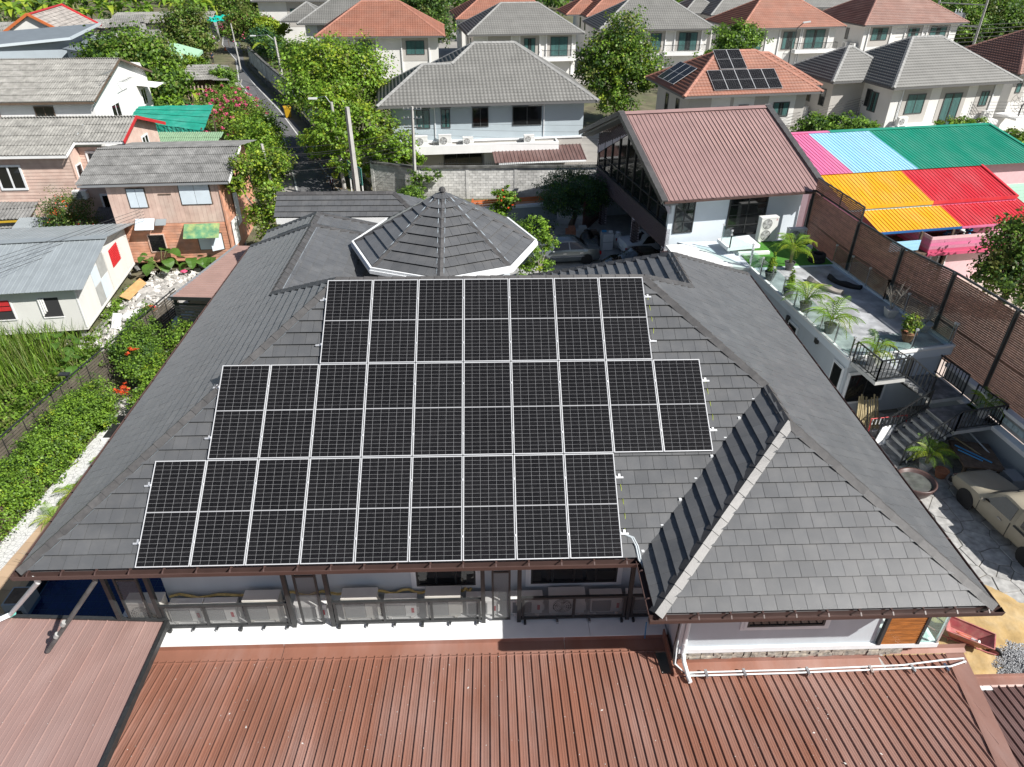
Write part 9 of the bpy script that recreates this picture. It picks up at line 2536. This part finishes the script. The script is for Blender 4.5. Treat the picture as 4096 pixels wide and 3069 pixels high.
CB = thing('drawer_cabinet', 'pale grey two drawer cabinet standing beside the silver sedan', 'cabinet', (15.1, 32.2, 0), R(8))
obj('carcass', MB().box(-.35, -.3, 0, .35, .3, 1.15), M['ac_grey'], CB, False)
for k in range(2): obj('drawer', MB().box(-.33, -.325, .06+k*.55, .33, -.30, .56+k*.55), M['lampwhite'], CB, False)
for k, (x, y, z, s, m, lb) in enumerate(((14.9, 32.2, 1.17, .14, 'bluepipe', 'small blue bottle lying on top of the pale cabinet'), (15.3, 32.1, 1.17, .12, 'whitewall', 'white packet lying on top of the pale cabinet'))):
 tag(obj('packet', MB().box(x-s, y-s*.5, z, x+s, y+s*.5, z+.1), M[m]), lb, 'packet')
def bag(label, x, y, r, h, m):
 mb = MB().lathe([(r*.7, 0), (r, h*.2), (r*.95, h*.5), (r*.6, h*.78), (r*.35, h*.9), (r*.5, h), (0, h*.97)], 14, (x, y, 0))
 for i, p in enumerate(mb.v): mb.v[i] = (p[0]+.12*r*_ns.noise(V(p)*5), p[1]+.12*r*_ns.noise(V(p)*5+V(9, 0, 0)), p[2])
 tag(obj('plastic_sack', mb, M[m], smooth=True), label, 'sack')
M['blackbag'] = mat('black_plastic', (.012, .012, .013), rough=.3)
bag('pale plastic sack beside the pale cabinet in the yard', 15.9, 32.6, .42, 1.0, 'cloth'); bag('black plastic sack between the sedan and the pale cabinet', 14.55, 32.8, .45, .7, 'blackbag'); bag('second black plastic sack behind the silver sedan', 14.0, 33.4, .5, .8, 'blackbag')
for k, (x, y, s, m, lb) in enumerate(((13.8, 34.2, .45, 'patch', 'stack of grey boxes behind the silver sedan'), (14.5, 33.9, .36, 'oldwood', 'brown box beside the slat gate in the yard'), (13.1, 34.4, .4, 'pot_terra', 'flat brown cardboard box in front of the sedan'))):
 tag(obj('storage_box', MB().box(x-s, y-s*.6, 0, x+s, y+s*.6, s*1.3).box(x-s*.6, y-s*.5, s*1.3, x+s*.5, y+s*.4, s*1.8), M[m]), lb, 'box')

# ------------------------------------------------------------------ rubble and odds in the left garden
M['rubble'] = mat('broken_plaster', (.52, .50, .47), rough=.95, island=.25, objvar=.25, var=.15, scale=4)
M['rubble_grey'] = mat('broken_concrete', (.30, .29, .27), rough=.95, island=.3, var=.2, scale=4)
mound('rubble_heap', 'long heap of broken plaster and concrete between the white cottage and the slat fence', -10.9, 24.6, 1.9, 4.8, .5, M['rubble_grey'], 'rubble', n=36, amp=.8)
ch = []
for i in range(900):
 y = random.uniform(20, 29.2); x = -10.95+random.gauss(0, .75)+.02*(y-24); s = random.uniform(.04, .16) if random.random() < .86 else random.uniform(.16, .32)
 if x > -9.75+(y-20)*.09: continue
 e = max(0, 1-math.hypot((x+10.9)/1.9, (y-24.6)/4.8)); z = .45*e**.8+.05
 Mx = Matrix.Translation((x, y, z)) @ Matrix.Rotation(random.uniform(0, 6.28), 4, 'Z') @ Matrix.Rotation(random.gauss(0, .5), 4, 'X') @ Matrix.Rotation(random.gauss(0, .5), 4, 'Y')
 n = random.choice((4, 5, 6)); th = s*random.uniform(.2, .6)
 q = [(s*random.uniform(.7, 1.2)*math.cos(2*PI*k/n), s*random.uniform(.6, 1.0)*math.sin(2*PI*k/n)) for k in range(n)]
 vs = [Mx @ V(a, b, 0) for a, b in q]+[Mx @ V(a*.85, b*.85, th) for a, b in q]
 ch.append((vs, [list(range(n))[::-1], list(range(n, 2*n))]+[[k, (k+1) % n, n+(k+1) % n, n+k] for k in range(n)]))
RBH = thing('rubble_chunks', 'pale broken plaster pieces scattered over the rubble heap', 'rubble', (-10.9, 24.6, 0))
big = sorted(ch, key=lambda it: -(V(it[0][0])-V(it[0][2])).length)
for it in big[:150]:
 obj('chunk', MB().add(*it), M['rubble'] if random.random() < .55 else M['rubble_grey'], RBH)
mb = MB()
for it in big[150:]: mb.add(*it)
kind(obj('chunk', mb, M['rubble'], RBH), 'stuff')
def crumple(name, label, x, y, z, s, m, cat, flat=.6):
 mb = MB().lathe([(s*.5, 0), (s, s*.25*flat), (s*.8, s*.7*flat), (s*.3, s*.9*flat), (0, s*.85*flat)], 12, (0, 0, 0))
 for i, p in enumerate(mb.v): mb.v[i] = (x+p[0]*(1+.35*_ns.noise(V(p)*4/s+V(i % 5, 0, 0))), y+p[1]*(1+.35*_ns.noise(V(p)*4/s+V(0, 3, 0))), z+p[2]*(1+.3*_ns.noise(V(p)*5/s)))
 tag(obj(name, mb, m), label, cat)
crumple('plastic_bag', 'crumpled red and pink plastic bag on the rubble', -10.4, 23.5, .35, .42, M['redpaint'], 'bag'); crumple('plastic_bag', 'small magenta bag at the far end of the rubble', -10.3, 28.3, .4, .22, M['magenta'], 'bag')
tag(obj('plywood_board', MB().extr([(-12.6, 25.0, .45), (-11.9, 24.6, .42), (-11.6, 26.3, .62), (-12.2, 26.9, .66)], (0, 0, .03)), mat('plywood', (.50, .31, .13), rough=.8, var=.15)), 'tan plywood board lying on the rubble below the white cottage', 'board')
crumple('plaster_slab', 'large pale broken plaster slab next to the plywood board', -11.4, 25.6, .45, .5, M['rubble'], 'rubble', .3); crumple('plastic_sheet', 'crumpled white plastic sheet in the middle of the rubble', -10.8, 22.6, .4, .7, M['cloth'], 'sheet', .5)
t = thing('broken_chair', 'broken white plastic chair back lying on the rubble near the cottage corner', 'chair', (-11.3, 21.8, .3))
obj('backrest', MB().extr([(-11.6, 21.6, .35), (-11.1, 21.5, .35), (-11.05, 22.0, .95), (-11.55, 22.1, .95)], (.02, -.04, .0)), M['cloth'], t); obj('leg', MB().beam((-11.6, 21.6, .35), (-11.7, 21.3, .1), .04, .04).beam((-11.1, 21.5, .35), (-11.0, 21.2, .1), .04, .04), M['cloth'], t)
tag(obj('fridge_panel', MB().extr([(-8.2, 20.6, .2), (-7.2, 21.0, .2), (-7.2, 21.3, .95), (-7.7, 21.7, 1.0), (-8.3, 21.2, .85)], (.1, .3, .15)), mat('pale_green_metal', (.42, .50, .48), rough=.5)), 'pale green grey metal sheet heap under the carport edge', 'metal sheet')
cr_ = thing('rack', 'dark metal rack standing in the shade under the carport', 'rack', (-6.6, 21.6, 0))
for k in range(5): obj('bar', MB().tube([(-7.1+k*.12, 21.2, .1), (-7.1+k*.12, 21.2, 1.0), (-6.9+k*.12, 22.0, 1.1), (-6.9+k*.12, 22.2, .2)], .025, 6), M['steel'], cr_)
for i, (x, y, w_, l_) in enumerate(((-8.1, 16.3, .5, .9), (-8.4, 15.2, .6, .8), (-7.9, 14.6, .7, .5), (-7.5, 17.4, .5, .6), (-8.5, 17.8, .4, .5))):
 crumple('garden_stone', ('long pale stone in the garden bed beside the slat fence', 'flat pale stone in the garden bed next to the hedge end', 'pale stone slab behind the black plant tray', 'pale stone under the orange flowers', 'small pale stone at the far end of the garden bed')[i], x, y, .0, w_*.7, M['rubble'], 'stone', .4)
tag(obj('plant_tray', MB().lathe([(.36, 0), (.46, .10), (.43, .12), (.40, .05), (0, .05)], 20, (-7.75, 13.95, .05)), M['blackbag']), 'round black plant tray among the garden stones', 'tray')
BX = thing('pump_cover', 'black slatted cover box with a white rim on the garden path', 'cover box', (-7.6, 13.2, 0))
obj('rim', MB().box(-8.15, 12.55, 0, -7.05, 13.6, .16), M['whitewall'], BX); obj('cover', MB().box(-8.08, 12.62, .16, -7.12, 13.53, .2), M['black'], BX)
for i in range(11): obj('slat', MB().box(-8.05, 12.66+i*.078, .2, -7.15, 12.70+i*.078, .235), M['black'], BX)
t = thing('planter', 'grey square planter at the front corner of the garden path by the pool', 'planter', (-6.75, 4.3, 0))
obj('tub', MB().box(-7.1, 3.9, .02, -6.45, 4.6, .55), M['bluegrey'], t); obj('soil', MB().box(-7.04, 3.96, .5, -6.51, 4.54, .57), M['oldwood'], t)
# fallen leaves in the lane
n = 900
px_ = RNG.uniform(44.5, 60, n); xe = np.interp(px_, [p[1] for p in rdR], [p[0] for p in rdR])+RNG.normal(-.55, .45, n); a = RNG.uniform(0, 6.28, n); s = RNG.uniform(.03, .08, n)
vs = np.stack([np.stack([xe+s*np.cos(a+k*PI/2), px_+s*np.sin(a+k*PI/2), np.full(n, .03)+.01*(k % 2)], 1) for k in range(4)], 1).reshape(-1, 3)
kind(link('fallen_leaves', np_mesh('fallen_leaves', vs, np.arange(4*n).reshape(n, 4), DRY)), 'stuff')
